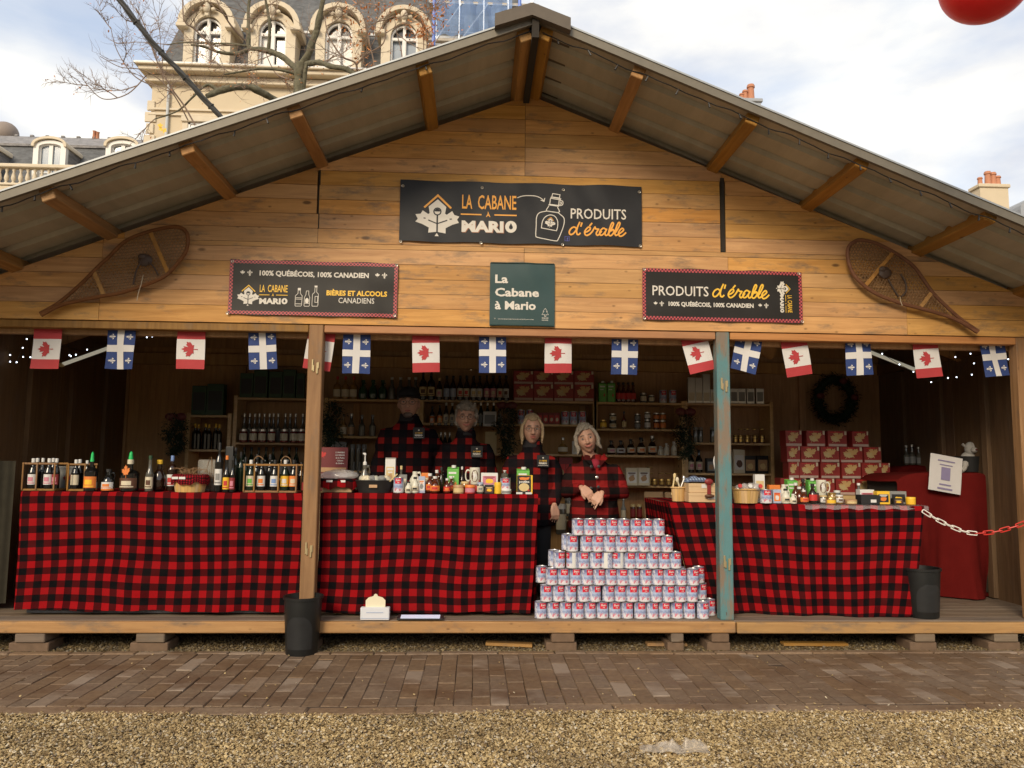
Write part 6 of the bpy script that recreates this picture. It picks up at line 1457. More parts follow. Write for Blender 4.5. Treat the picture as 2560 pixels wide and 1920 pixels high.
for k in range(3): obj('leaf_lollipop', G().lathe([(.016, 0), (.016, .006)], 12, (-.07 + .08 * k, -.075, h_ + .02), axis=(0, -1, .3)), CO['red'] if k != 1 else CO['white'], t)
item('box', ('white', 'cork', 'tan', None), 'E', 600, 938, 58, YE + .11, ZE, 'popcorn bag behind the lollipop basket on the right table', 'snack bag', 'popcorn_bag')
item('can', (), 'E', 642, 1030, 70, YE - .03, ZE, 'blue and white syrup can right of the lollipop basket', **CANLAB)
item('box', ('pblue', 'orange', 'white', 'red'), 'E', 706, 1030, 48, YE, ZE, 'narrow box with orange top right of the syrup can, right table', 'box', 'small_box')
item('box', ('orange', 'tan', None, None), 'E', 690, 1002, 66, YE + .10, ZE, 'orange carton behind the narrow box on the right table', 'box', 'small_box')
item('jug', ('jug', None, None), 'E', 750, 978, 62, YE + .10, ZE, 'large cream syrup jug with side handle on the right table', 'jug', 'syrup_jug')
item('jug', ('jug', 'cream', 'black', 'black'), 'E', 762, 1022, 52, YE - .03, ZE, 'taller of two little syrup jugs with black caps, right table', 'jug', 'syrup_jug')
item('jug', ('jug', 'cream', 'white', 'black'), 'E', 808, 1055, 42, YE - .05, ZE, 'smaller syrup jug with white cap, right table', 'jug', 'syrup_jug')
item('carton', ('green', None, 'orange'), 'E', 795, 958, 62, YE + .14, ZE, 'green carton left of the dark flasks on the right table', 'carton', 'syrup_carton')
item('carton', ('green', None, 'red'), 'E', 920, 962, 56, YE + .14, ZE, 'green carton right behind the dark flasks on the right table', 'carton', 'syrup_carton')
for i, (x, yt, w_, Y, d) in enumerate(((823, 985, 52, YE + .06, 'amber flask left of the right table cluster'), (868, 960, 48, YE + .11, 'slim dark flask at the back of the right table cluster'), (845, 1010, 56, YE + .01, 'amber flask at the front left of the right table cluster'), (873, 1030, 52, YE - .04, 'amber flask with orange label, front of the right table cluster'), (925, 990, 54, YE, 'dark flask with tall cap right of the right table cluster'))):
    item('flask', ('amber' if i in (0, 2, 3) else 'brown', 'orange' if i == 3 else ('red' if i == 4 else None), 'black' if i in (1, 4) else 'white', 'red' if i == 3 else None), 'E', x, yt, w_, Y, ZE, d, 'flask', 'syrup_flask')
item('mug', ('R', None, None), 'E', 978, 972, 66, YE + .10, ZE + .06, 'white mug with round moose emblem and handle to the right', 'mug', 'moose_mug')
item('box', ('black', 'dred', None, None), 'E', 978, 1050, 60, YE + .10, ZE, 'dark box on which the right moose mug stands', 'box', 'tin_box')
item('jar', ('clear', 'white', 'cork', 'grey'), 'E', 992, 1065, 44, YE, ZE, 'glass jar with cream lid below the right moose mug', 'jar', 'jar')
item('tin', ('tan', 'yellow', 'gold'), 'E', 1036, 1078, 58, YE - .04, ZE, 'flat gold tin below the right moose mug', 'tin', 'flat_tin')
item('jar', ('gold', 'cork', 'gold'), 'E', 1045, 1050, 52, YE + .04, ZE, 'gold-lidded jar behind the flat gold tin', 'jar', 'jar')
item('jar', ('gold', 'white', 'white', 'brown'), 'E', 1088, 1062, 46, YE, ZE, 'honey jar with white lid in the middle of the right table', 'jar', 'jar')
item('tin', ('tan', 'cork', 'tan'), 'E', 1160, 1090, 66, YE - .03, ZE, 'flat tan tin right of the honey jar', 'tin', 'flat_tin')
item('jar', ('clear', 'pblue', 'white'), 'E', 1075, 1035, 40, YE + .12, ZE, 'jar with blue label at the back of the right table', 'jar', 'jar')
item('slim', ('clear', None, 'white'), 'E', 1206, 990, 40, YE + .12, ZE, 'clear squeeze bottle with white tip behind the biscuit display', 'squeeze bottle', 'squeeze_bottle')
t = item('box', ('black', None, None, None), 'E', 1262, 1062, 112, YE - .02, ZE, 'black display box with a white tag at the right table', 'display box', 'display_box'); obj('price_tag', G().box((.15, -.305, .35), (.3, .006, .32)), CO['white'], t)
item('box', ('white', 'pink', 'orange', 'dred'), 'E', 1245, 1030, 86, YE + .07, ZE + .0, 'maple biscuit box standing behind the black display box', 'box', 'biscuit_box')
t = item('box', ('yellow', 'black', 'orange', 'white'), 'E', 1345, 1040, 76, YE - .01, ZE, 'yellow and black snack bag right of the black display box', 'snack bag', 'poutine_bag')
item('box', ('grey', 'black', 'yellow', None), 'E', 1430, 1040, 100, YE + .05, ZE, 'dark grey arched gift box with small gold box before it', 'box', 'display_box')
item('box', ('black', 'brown', 'yellow', 'cork'), 'E', 1440, 1083, 58, YE - .03, ZE, 'small black box with gold print near the right table end', 'box', 'small_box')
item('tin', ('yellow', None, 'yellow'), 'E', 1522, 1076, 54, YE - .02, ZE, 'bright yellow mustard pot at the right end of the right table', 'tin', 'mustard_pot')

# ================================================================== SHELVES
SY = 8.02
def shelf_unit(label, x0, x1, zs, ztop, zbot, sides=(1, 1), depth=.30):
    t = thing('shelf_unit', label, 'shelf', ((x0 + x1) / 2, SY + depth / 2 - .02, DECK)); c = (x0 + x1) / 2
    for z_ in zs: obj('shelf_board', G().box((0, 0, z_ - DECK - .011), (x1 - x0 - .07, depth, .022), b=.002), W_SH, t)
    for s_, on in ((-1, sides[0]), (1, sides[1])):
        if on: obj('side_panel', G().box((s_ * ((x1 - x0) / 2 - .018), 0, (ztop + zbot) / 2 - DECK), (.036, depth + .01, ztop - zbot), b=.002), W_SH, t)
    return t
def zpx(crop, y, x=1000): return at(*cp(crop, x, y), SY - .03).z
def xpx(crop, x, y=600): return at(*cp(crop, x, y), SY - .03).x
zB = [zpx('A', 593, 1900), zpx('A', 903, 1900), zpx('A', 1150, 1900)]
shelf_unit('small low shelf of dark bottles at the left of the back wall', xpx('A', 1290, 700), xpx('A', 1600, 700), [zpx('A', 712, 1450), zpx('A', 950, 1450), .6], zpx('A', 712, 1450) + .02, DECK)
shelf_unit('tall shelf behind the left wooden post with rows of labelled jars', xpx('A', 1612, 700), xpx('B', 200, 400), zB + [.75], zB[0] + .02, DECK)
zC = [zpx('B', 333, 560), zpx('B', 648, 560), zpx('B', 942, 400), .75]
shelf_unit('shelf unit behind the man with rows of spirits and beers', xpx('B', 205, 400), xpx('B', 1020, 400), zC, zC[0] + .01, DECK)
zD = [zpx('B', 330, 1400), zpx('B', 560, 1400), zpx('B', 812, 1700), .8]
shelf_unit('shelf unit behind the women holding biscuit cartons and cans', xpx('B', 1022, 400), xpx('D', 1000, 500), [zpx('D', 348, 600), zpx('D', 547, 650), zpx('D', 800, 650), zpx('D', 1072, 650), .75], zpx('D', 340, 980), DECK)
zF = [zpx('D', 360, 1300), zpx('D', 585, 1300), zpx('D', 810, 1400), zpx('D', 1068, 1400), zpx('D', 1356, 1400)]
shelf_unit('shelf unit left of the teal post with jars, flasks and gold tins', xpx('D', 965, 500), xpx('D', 1750, 900), zF, zF[0] + .02, DECK)
zG = [zpx('E', 505, 300), zpx('E', 745, 300), zpx('E', 930, 300), zpx('E', 1010, 500)]
shelf_unit('rightmost shelf unit behind the teal post with metal boxes on top', xpx('E', 150, 700), xpx('E', 692, 700), zG, zG[0] + .02, DECK)
def row(kind, cols, crop, xs, yt, wpx, z_, desc, where, cat, name, group, Y=SY, depth=None):
    n = len(xs)
    for i, x in enumerate(xs):
        c = cols[i % len(cols)] if isinstance(cols, list) else cols
        y_ = yt[i] if isinstance(yt, (list, tuple)) else yt
        lab = f'{nth(i, n)}{desc} {where}' if n > 1 else f'{desc} {where}'
        item(kind, c, crop, x, y_, wpx, Y, z_ + .001, lab, cat, name, group, depth=depth, rz=random.uniform(-.15, .15) if kind != 'box' and kind != 'cookie' else random.uniform(-.03, .03))
gB = 'goods on the back shelves'
row('wine', ('black', None, 'yellow'), 'A', (1352, 1375, 1423, 1447, 1494, 1518), (770, 775, 770, 775, 770, 775), 40, zpx('A', 950, 1450), 'dark yellow-capped wine bottle', 'on the small low shelf', 'bottle', 'wine_bottle', gB)
def dark_box(lab, crop, x0, x1, yt, z_, col='dgreen', Y=SY):
    u = item('box', (col, 'black', None, None), crop, (x0 + x1) / 2, yt, x1 - x0, Y, z_, lab, 'gift bag', 'gift_bag'); return u
dark_box('dark green gift bag on the small low shelf, left of two', 'A', 1340, 1440, 512, zpx('A', 712, 1450))
dark_box('taller dark green gift bag on the small low shelf, right of two', 'A', 1445, 1560, 500, zpx('A', 712, 1450))
for i, (a, b) in enumerate(((1670, 1760), (1765, 1860), (1870, 1960), (1965, 2050), (2055, 2110))): dark_box(f'{nth(i, 5)}dark gift bag on top of the tall shelf behind the left post', 'A', a, b, (425, 405, 415, 400, 425)[i], zB[0])
row('jar', ('red', 'cream', 'silver'), 'A', (1685, 1754, 1815, 1880, 1967, 2033, 2086), 808, 56, zB[1], 'squat white-labelled jar', 'in the front row behind the left post', 'jar', 'jar', gB, Y=SY - .04)
row('slim', ('clear', 'grey', 'silver'), 'A', (1692, 1728, 1764, 1795, 1830, 1865, 1893, 1925, 1975, 2008, 2045, 2095), 700, 36, zB[1], 'slim silver-capped bottle', 'in the rear row behind the left post', 'bottle', 'slim_bottle', gB, Y=SY + .08)
row('beer', ('green', 'grey', 'black'), 'A', (1690, 1740, 1790, 1840, 1890, 1950, 2000, 2050), 935, 42, zB[2], 'dim green bottle', 'on the lower shelf behind the left post', 'bottle', 'beer_bottle', gB)
# behind the man
row('spirit', ('gold', 'cream', 'red'), 'B', (321, 390, 460), 140, 66, zC[0], 'red-capped bottle with cream label', 'on the top shelf', 'bottle', 'liquor_bottle', gB)
row('flask', ('lgreen', None, 'dgreen'), 'B', (540, 624, 706), 165, 78, zC[0], 'round green bottle', 'on the top shelf', 'bottle', 'liquor_bottle', gB)
row('slim', ('clear', None, 'silver'), 'B', (785, 857, 930, 985), 145, 62, zC[0], 'clear glass bottle', 'on the top shelf beside the man', 'bottle', 'liquor_bottle', gB)
row('slim', [('gold', 'cream', 'black'), ('clear', 'tan', 'silver'), ('clear', None, 'grey'), ('clear', None, 'grey')], 'B', (375, 440, 530, 620), (460, 455, 465, 465), 58, zC[1], 'tall clear bottle', 'on the second shelf left of the man', 'bottle', 'liquor_bottle', gB)
row('box', ('grey', 'cream', None, None), 'B', (270, 322, 374), 695, 48, zC[2], 'tall pale grey box', 'on the third shelf above the maroon sign', 'box', 'presentation_box', gB)
row('jar', ('clear', None, 'grey'), 'B', (450, 500, 548), 715, 44, zC[2], 'dim glass jar', 'upper row on the third shelf left of the man', 'jar', 'jar', gB)
row('jar', ('clear', None, 'grey'), 'B', (450, 500, 548), 860, 44, .76, 'dim glass jar', 'lower row left of the man', 'jar', 'jar', gB)
zc1 = zpx('D', 348, 100)
row('wine', ('black', 'cork', 'black', 'brown'), 'B', (1050, 1120), 100, 64, zc1, 'tall bottle with yellowish label', 'on the top shelf right of the man', 'bottle', 'wine_bottle', gB)
row('beer', [('brown', 'cream', 'cork', 'pink'), ('brown', 'pblue', 'black'), ('brown', 'pblue', 'black'), ('brown', 'cream', 'black', 'red'), ('brown', 'cream', 'black', 'red'), ('brown', 'white', 'black', 'cork'), ('brown', 'white', 'black', 'cork'), ('brown', 'pink', 'black', 'cream'), ('brown', 'pink', 'black', 'cream'), ('brown', 'cream', 'black', 'red'), ('brown', 'white', 'black', 'brown')], 'B', (1188, 1250, 1305, 1365, 1420, 1478, 1530, 1590, 1645, 1700, 1756), (152, 135, 135, 132, 132, 135, 135, 130, 130, 132, 132), 52, zc1, 'dark beer bottle', 'on the top shelf between man and biscuit cartons', 'bottle', 'beer_bottle', gB)
zc2 = zpx('B', 562, 1400)
row('beer', [('black', 'orange', 'black', 'white'), ('black', 'orange', 'black', 'cork'), ('black', 'cream', 'white', 'grey'), ('black', 'cream', 'white', 'grey')], 'B', (1127, 1190, 1245, 1297), (395, 385, 362, 365), 44, zc2, 'dark bottle', 'on the second shelf between man and curly-haired woman', 'bottle', 'beer_bottle', gB)
row('beer', ('green', 'grey', 'silver', None), 'B', (1490, 1540, 1597, 1648, 1704), 362, 46, zc2, 'dark green bottle', 'on the second shelf right of the curly-haired woman', 'bottle', 'beer_bottle', gB)
item('box', ('white', 'grey', None, None), 'B', 1615, 440, 110, SY - .05, zc2, 'pale printed box on the second shelf right of the curly-haired woman', 'box', 'printed_box')
item('box', ('cork', 'cork', None, None), 'B', 1625, 612, 96, SY, zpx('B', 812, 1700), 'mustard yellow box behind the curly-haired woman shoulder', 'box', 'printed_box')
row('beer', ('black', None, 'silver'), 'B', (1200, 1235, 1275), 615, 40, zpx('B', 812, 1700), 'dim bottle', 'on the third shelf behind the curly-haired woman', 'bottle', 'beer_bottle', gB)
# biscuit cartons
for r_, yt, yb_ in ((0, 205, 345), (1, 92, 205)):
    for i, xc in enumerate((371, 542, 713, 886)):
        z_ = zpx('D', 348, 600) + (0 if r_ == 0 else .001 + at(*cp('D', 600, 205), SY - .03).z - at(*cp('D', 600, 345), SY - .03).z)
        item('cookie', (), 'D', xc, yt, 168, SY - .03, z_ + .001, f"{nth(i, 4)}biscuit carton in the {'lower' if r_ == 0 else 'upper'} row on the top shelf", 'carton', 'biscuit_carton', 'red biscuit cartons')
za = zpx('D', 547, 650)
row('can', (), 'D', (350, 424), 425, 60, za, 'syrup can', 'on the shelf left of the red plaid boxes', 'can', 'syrup_can', gB)
row('box', ('dred', 'red', 'cream', None), 'D', (508, 558, 608, 655), 448, 46, za, 'small red checked box', 'on the second shelf above the blond woman', 'box', 'small_box', gB)
row('can', (), 'D', (724, 796, 870), 440, 66, za, 'syrup can', 'on the second shelf left of the shelf upright', 'can', 'syrup_can', gB)
item('round', ('gold', 'cream', 'silver'), 'D', 705, 655, 86, SY - .03, zpx('D', 800, 650), 'leaf-shaped glass decanter between the two women on the right', 'bottle', 'decanter')
item('box', ('white', 'cream', None, None), 'D', 810, 690, 50, SY, zpx('D', 800, 650), 'pale box behind the wavy-haired woman', 'box', 'printed_box')
row('box', ('dred', 'red', 'tan', None), 'D', (700, 755), 830, 60, zpx('D', 1072, 650) , 'red box', 'between the two women on the right', 'box', 'small_box', gB)
item('jar', ('clear', 'cream', 'grey'), 'D', 750, 1165, 60, SY, .78, 'pale jar low between the two women on the right', 'jar', 'jar'); item('jar', ('clear', 'cream', 'white'), 'D', 690, 1220, 90, SY - .04, .60, 'white crumpled parcel low between the women', 'parcel', 'jar')
# right of upright, left of teal post
row('carton', ('green', None, 'red'), 'D', (1040, 1116), 178, 64, zF[0], 'green syrup carton', 'on the top shelf', 'carton', 'syrup_carton', gB)
row('flask', ('amber', 'red', 'black'), 'D', (1180, 1219, 1262, 1300), 185, 52, zF[0], 'amber syrup flask', 'on the top shelf right of the green cartons', 'flask', 'syrup_flask', gB)
row('jar', ('clear', 'cream', 'silver'), 'D', (1390, 1456), (280, 298), 54, zF[0], 'glass jar', 'on the top shelf left of two syrup cans', 'jar', 'jar', gB)
row('can', (), 'D', (1556, 1638), 258, 62, zF[0], 'syrup can', 'on the top shelf left of the metal boxes', 'can', 'syrup_can', gB)
z_ = zF[1]; h6 = at(*cp('D', 1130, 515), SY).z - at(*cp('D', 1130, 575), SY).z
item('jar', ('gold', 'yellow', 'gold'), 'D', 1048, 508, 58, SY - .03, z_, 'yellow jar at the left of the second shelf right of the upright', 'jar', 'jar')
row('jar', ('clear', 'cream', 'black', 'cork'), 'D', (1130,), 520, 60, z_, 'lower jar of a pair', 'right of the yellow jar', 'jar', 'jar', gB); row('jar', ('clear', 'cream', 'silver', 'cork'), 'D', (1130,), 455, 60, z_ + h6, 'upper jar of a pair', 'right of the yellow jar', 'jar', 'jar', gB)
row('slim', ('amber', 'cork', 'black'), 'D', (1225,), 435, 40, z_, 'tall amber bottle', 'in the middle of the second shelf', 'bottle', 'slim_bottle', gB)
for k, (x, yt, c) in enumerate(((1340, 520, ('clear', 'grey', 'silver')), (1424, 505, ('clear', 'white', 'silver')), (1500, 512, ('amber', 'orange', 'silver')), (1556, 512, ('gold', 'orange', 'silver')))):
    nm = ('grey-labelled jar', 'white-labelled jar', 'orange jar', 'gold and orange jar')[k]
    row('jar', c, 'D', (x,), yt, 52, z_, 'lower ' + nm, 'stacked on the second shelf', 'jar', 'jar', gB); row('jar', c, 'D', (x,), yt - 62, 52, z_ + at(*cp('D', x, yt), SY).z - z_ - .001, 'upper ' + nm, 'stacked on the second shelf', 'jar', 'jar', gB)
row('flask', [('brown', 'cream', 'black', 'pink'), ('brown', 'white', 'black', 'brown'), ('brown', 'cream', 'black', 'orange'), ('brown', 'cream', 'black', 'orange'), ('brown', 'cream', 'silver', 'orange')], 'D', (1116, 1198, 1283, 1370, 1465), (680, 680, 668, 655, 640), 76, zF[2], 'dark syrup flask', 'on the third shelf right of the wavy-haired woman', 'flask', 'syrup_flask', gB)
row('jug', ('jug', 'cream', 'white'), 'D', (1535, 1585, 1648), (728, 705, 690), 46, zF[2], 'little pale jug', 'on the third shelf by the hanging greenery', 'jug', 'syrup_jug', gB)
row('box', ('cream', 'white', 'tan', 'brown'), 'D', (1286, 1388), 918, 98, zF[3], 'white biscuit box with brown picture', 'on the fourth shelf', 'box', 'biscuit_box', gB, Y=SY - .04)
hg = at(*cp('D', 1500, 1010), SY).z - at(*cp('D', 1500, 1060), SY).z
for i, (x, n_) in enumerate(((1450, 4), (1483, 2), (1545, 3), (1604, 3), (1668, 3))):
    for k in range(n_): item('tin', ('brown', 'gold', 'gold'), 'D', x, 1010, 52, SY - .02 + (.06 if x == 1450 else 0), zF[3] + .001 + k * hg, f"gold-lidded jar, {['bottom', 'second', 'third', 'top'][k]} of the {nth(i, 5)}pile on the fourth shelf".replace('  ', ' '), 'jar', 'gold_jar', gB); PROTO[('tin', ('brown', 'gold', 'gold'))]
row('slim', ('grey', 'cream', 'white'), 'D', (1220,), 1165, 44, zF[4], 'grey shaker bottle', 'on the lowest shelf right of the wavy-haired woman', 'bottle', 'slim_bottle', gB)
row('jar', ('amber', 'dred', 'cork'), 'D', (1300, 1356), 1225, 46, zF[4], 'small red jar', 'on the lowest shelf', 'jar', 'jar', gB)
def coffee(lab, xc, yt, wpx, Y):
    a = at(*cp('D', xc, yt), Y); b = at(*cp('D', xc + wpx, yt), Y); wd = b.x - a.x; h_ = a.z - zF[4]
    t = thing('coffee_bag', lab, 'coffee bag', (a.x, Y, zF[4] + .001)); g = G().loft([(0, 0, 0, wd * .48, .05), (0, 0, h_ * .3, wd * .5, .055), (0, 0, h_ * .7, wd * .48, .04), (0, 0, h_ * .93, wd * .47, .008), (0, 0, h_, wd * .47, .006)], 20); obj('bag_body', g, CO['kraft'], t)
    obj('label', G().box((.0, -.056, h_ * .60), (wd * .5, .003, h_ * .22)), CO['cream'], t); obj('leaf_print', G().poly(leaf_pts(0, h_ * .60, .018), -.058), CO['red'], t); obj('round_print', G().poly([(wd * .2 * math.cos(q), h_ * .28 + h_ * .1 * math.sin(q)) for q in np.linspace(0, 6.28, 16)[:-1]], -.058), CO['black'], t)
coffee('brown paper coffee bag with round black print on the lowest shelf, left of two', 1478, 1122, 170, SY - .06); coffee('brown paper coffee bag partly behind the right table, right of two', 1622, 1125, 110, SY - .02)
# right-hand shelf
hm = at(*cp('D', 1800, 250), SY).z - at(*cp('D', 1800, 350), SY).z
row('box', ('silver', 'cream', None, None), 'D', (1795, 1858, 1922, 1985), 252, 60, zG[0], 'shiny metal box', 'in the lower row on top of the right shelf', 'box', 'metal_box', gB, depth=1)
row('box', ('silver', 'silver', None, None), 'D', (1793, 1857, 1921), (150, 152, 122), 60, zG[0] + hm + .001, 'shiny metal box', 'in the upper row on top of the right shelf', 'box', 'metal_box', gB, depth=1)
row('box', ('silver', 'grey', None, None), 'E', (445, 492, 545, 602), 418, 46, zG[0], 'shiny metal box', 'on the right shelf right of the teal post', 'box', 'metal_box', gB, depth=1)
hg2 = at(*cp('E', 530, 650), SY).z - at(*cp('E', 530, 690), SY).z
for i, (x, n_) in enumerate(((458, 2), (490, 3), (530, 3), (577, 3), (620, 3))):
    for k in range(n_): item('tin', ('brown', 'gold', 'gold'), 'E', x, 707, 30, SY - .02, zG[1] + .001 + k * hg2, f"gold-lidded jar, {['bottom', 'middle', 'top'][k]} of the {nth(i, 5)}pile right of the teal post", 'jar', 'gold_jar', gB)
row('jar', ('clear', None, 'grey'), 'E', (215, 245, 318), 650, 30, zG[1], 'dim glass jar', 'left of the teal post on the right shelf', 'jar', 'jar', gB)
row('beer', ('black', 'cream', 'black', 'pink'), 'E', (185, 236), 790, 40, zG[2], 'dark bottle with pale leaf label', 'on the right shelf left of the teal post', 'bottle', 'beer_bottle', gB)
row('box', ('black', 'grey', 'tan', None), 'E', (306,), 840, 56, zG[2], 'dark box', 'just left of the teal post on the right shelf', 'box', 'small_box', gB)
row('box', [('cream', 'white', 'brown', None), ('black', 'tan', 'cork', None), ('black', 'tan', 'cork', None)], 'E', (473, 541, 616), (788, 825, 825), 68, zG[2], 'picture-printed snack box', 'on the right shelf right of the teal post', 'box', 'small_box', gB)
# ------------------------------------------------------------------ big pile of biscuit cartons on the right
PY = 7.3
plt = thing('carton_pile_table', 'low dark table carrying the large pile of biscuit cartons at right', 'table', (at(*cp('E', 1085, 1060), PY).x, PY + .2, DECK)); 
zp0 = at(*cp('E', 1000, 1062), PY).z; obj('tabletop', G().box((0, 0, zp0 - DECK - .02), (1.45, .6, .035)), W_SH, plt)
me = G().box((0, 0, (zp0 - DECK - .04) / 2), (.05, .05, zp0 - DECK - .04)).mesh('leg')
for a in (-1, 1):
    for b in (-1, 1): obj('leg', me, W_SH, plt, loc=(a * .66, b * .24, 0))
PR = [[(735, 895), (950, 1062), (1072, 1190), (1197, 1312), (1318, 1428)], [(784, 842), (848, 966), (978, 1100), (1103, 1222), (1226, 1352), (1362, 1384)], [(770, 852), (856, 972), (976, 1092), (1096, 1238), (1242, 1350)], [(766, 866), (890, 1006), (1020, 1140), (1166, 1270)]]
yy_ = [1062, 962, 864, 768, 672]
for r_ in range(4):
    zb = at(*cp('E', 1000, yy_[r_]), PY).z; h_ = at(*cp('E', 1000, yy_[r_ + 1]), PY).z - zb - .001
    for i, (a, b) in enumerate(PR[r_]):
        p = at(*cp('E', (a + b) / 2, yy_[r_]), PY); q_ = at(*cp('E', b, yy_[r_]), PY); wd = (q_.x - p.x) * 2 * .985
        o = spawn('cookie', (), (p.x, PY + random.uniform(-.01, .012), zb), max(wd, .10), h_, f"{nth(i, len(PR[r_]))}biscuit carton in the {['bottom', 'second', 'third', 'top'][r_]} layer of the big pile at right", 'carton', 'biscuit_carton', 'red biscuit cartons', random.uniform(-.06, .06), depth=.30)

# ================================================================== OTHER THINGS
# greenery
M_FIR = plain('fir_green', (.014, .030, .014), .8, var=.5); M_BERRY = plain('dull_red', (.12, .02, .02), .6)
def needles(pts, n, ln, seed, spread):
    rr = random.Random(seed); g = G()
    for _ in range(n):
        p = rr.choice(pts) + Vector([rr.gauss(0, spread) for _ in range(3)]); d = Vector((rr.uniform(-1, 1), rr.uniform(-1, 1), rr.uniform(-1, .6))).normalized() * ln * rr.uniform(.5, 1.1); e = d.orthogonal().normalized() * ln * .10
        g.add([p, p + d * .5 + e, p + d, p + d * .5 - e], [(0, 1, 2, 3)])
    return g
def garland(label, crop, xc, y0, y1, Y, seed, wr=.075, bow=True):
    a, b = at(*cp(crop, xc, y0), Y), at(*cp(crop, xc, y1), Y); t = thing('hanging_garland', label, 'garland', tuple(a)); H_ = a.z - b.z; rr = random.Random(seed)
    pts = [Vector((.03 * math.sin(k * .5), 0, -H_ * .12 - H_ * .85 * k / 20)) for k in range(21)]; obj('stem', G().tube(pts, .006, 5), M_TWIG, t)
    P_ = [p + Vector((rr.uniform(-1, 1), rr.uniform(-1, 1), 0)) * wr * math.sin(math.pi * (i + 2) / 23) for i, p in enumerate(pts) for _ in range(4)]
    obj('fir_sprigs', needles(P_, 1500, .05, seed, .022), M_FIR, t, kind='stuff')
    if bow: obj('bow', G().ell((-.05, -.02, -.05), (.055, .03, .04), 10, 7).ell((.05, -.02, -.05), (.055, .03, .04), 10, 7).ell((0, -.035, -.05), (.02, .02, .025), 8, 6), M_BERRY, t)
    raffia(t, (0, -.06, -H_ * .45), 10, .09, H_ * .35, seed)
garland('dark fir garland hanging beside the small low shelf, far left', 'A', 1222, 690, 985, 7.7, 21, bow=True)
garland('dark fir garland hanging just right of the left wooden post', 'B', 262, 335, 725, 7.5, 22, .09, bow=False)
garland('dark fir garland with reddish bow between the two middle women', 'B', 1760, 345, 815, 7.6, 23, .09)
garland('dark fir garland with berries left of the teal post', 'D', 1745, 400, 835, 7.6, 24, .06)
WYc = 8.2; p = at(*cp('E', 1062, 482), WYc); t = thing('wreath', 'large dark fir wreath with dull red bows on the right back wall', 'wreath', tuple(p))
rw = .19; pts = [Vector((rw * math.cos(a), 0, rw * 1.15 * math.sin(a))) for a in np.linspace(0, 6.283, 60)]; obj('ring', G().tube(pts[:-1], .04, 7, closed=True), M_FIR, t); obj('fir_sprigs', needles(pts, 2600, .06, 31, .030), M_FIR, t, kind='stuff')
for a in (.1, 3.0, 1.2): obj('bow', G().ell((rw * math.cos(a), -.07, rw * 1.1 * math.sin(a)), (.045, .025, .035), 10, 7), M_BERRY, t)
p = at(*cp('E', 2010, 700), 7.9); t = thing('fir_tree', 'tall narrow dark fir tree in the far right corner of the chalet', 'tree', (p.x, 7.85, DECK)); obj('trunk', G().tube([(0, 0, 0), (0, 0, 1.95)], [.03, .01], 8), M_BARK, t)
pts = []
rr = random.Random(6)
for _ in range(500):
    h_ = rr.random() ** .8; r_ = (1 - h_) * .36 + .03; a = rr.random() * 6.28; pts.append(Vector((r_ * math.cos(a) * rr.random() ** .5, r_ * math.sin(a) * rr.random() ** .5 * .8, .25 + h_ * 1.85)))
obj('crown', needles(pts, 4500, .10, 33, .03), M_FIR, t, kind='stuff')
# red draped tables at right
M_RED = plain('red_drape', (.10, .007, .006), .95, var=.18, scale=9, bump=.003, spec=.08)
def drape(label, x0, x1, yf, yb, zt, zb, seed, amp=.03):
    t = thing('draped_table', label, 'table', ((x0 + x1) / 2, (yf + yb) / 2, DECK)); g = G(); nx = 60; vs = []; c = t.location
    rows_ = [(yb, zt), ((yf + yb) / 2, zt), (yf + .02, zt), (yf, zt - .02)] + [(None, k / 16) for k in range(1, 17)]
    for (y, z_) in rows_:
        for i in range(nx + 1):
            s_ = i / nx; x = x0 + (x1 - x0) * s_; e = 1 - .10 * (abs(2 * s_ - 1) ** 8); 
            if y is not None: vs.append((x - c.x, y - c.y, (z_ - .08 * (abs(2 * s_ - 1) ** 5)) + .02 * noise.noise((x * 4, y * 4, seed)) - DECK))
            else:
                t_ = z_; f = math.sin(x * 13 + seed + t_) + 1.5 * noise.noise((x * 6, seed, t_ * 1.2)) + .5 * noise.noise((x * 15, seed, t_ * 2)); vs.append(((x - c.x) * (1 + .05 * t_), yf - c.y - .03 * t_ - amp * f * t_, zt - .02 - .08 * (abs(2 * s_ - 1) ** 5) * (1 - t_) + (zb - zt + .02) * t_ - DECK))
    g.add(vs, [((k + 1) * (nx + 1) + i, (k + 1) * (nx + 1) + i + 1, k * (nx + 1) + i + 1, k * (nx + 1) + i) for k in range(len(rows_) - 1) for i in range(nx)], True)
    obj('table_frame', G().box((0, .02, (zt - DECK) / 2 - .03), (x1 - x0 - .1, yb - yf - .12, zt - DECK - .08)), W_DARK, t); o = obj('red_drape', g, M_RED, t)
drape('red-draped table nearest the right edge, in front of the darker draped one', at(1940, 1100, 6.55).x, at(2163, 1100, 6.55).x, 6.55, 7.2, at(2050, 1022, 6.55).z, DECK + .012, 2, .055)
drape('darker red-draped table at the back right carrying a row of bottles', at(*cp('E', 1430, 900), 7.5).x, at(*cp('E', 1720, 900), 7.5).x, 7.5, 8.0, at(*cp('E', 1550, 888), 7.5).z, DECK + .02, 5)
zz7 = at(*cp('E', 1550, 888), 7.5).z + .012
row('slim', ('clear', 'grey', 'silver'), 'E', (1495, 1530, 1570, 1610, 1650, 1690), (760, 755, 770, 745, 750, 745), 36, zz7, 'dim clear bottle', 'on the back red-draped table', 'bottle', 'slim_bottle', gB, Y=7.62)
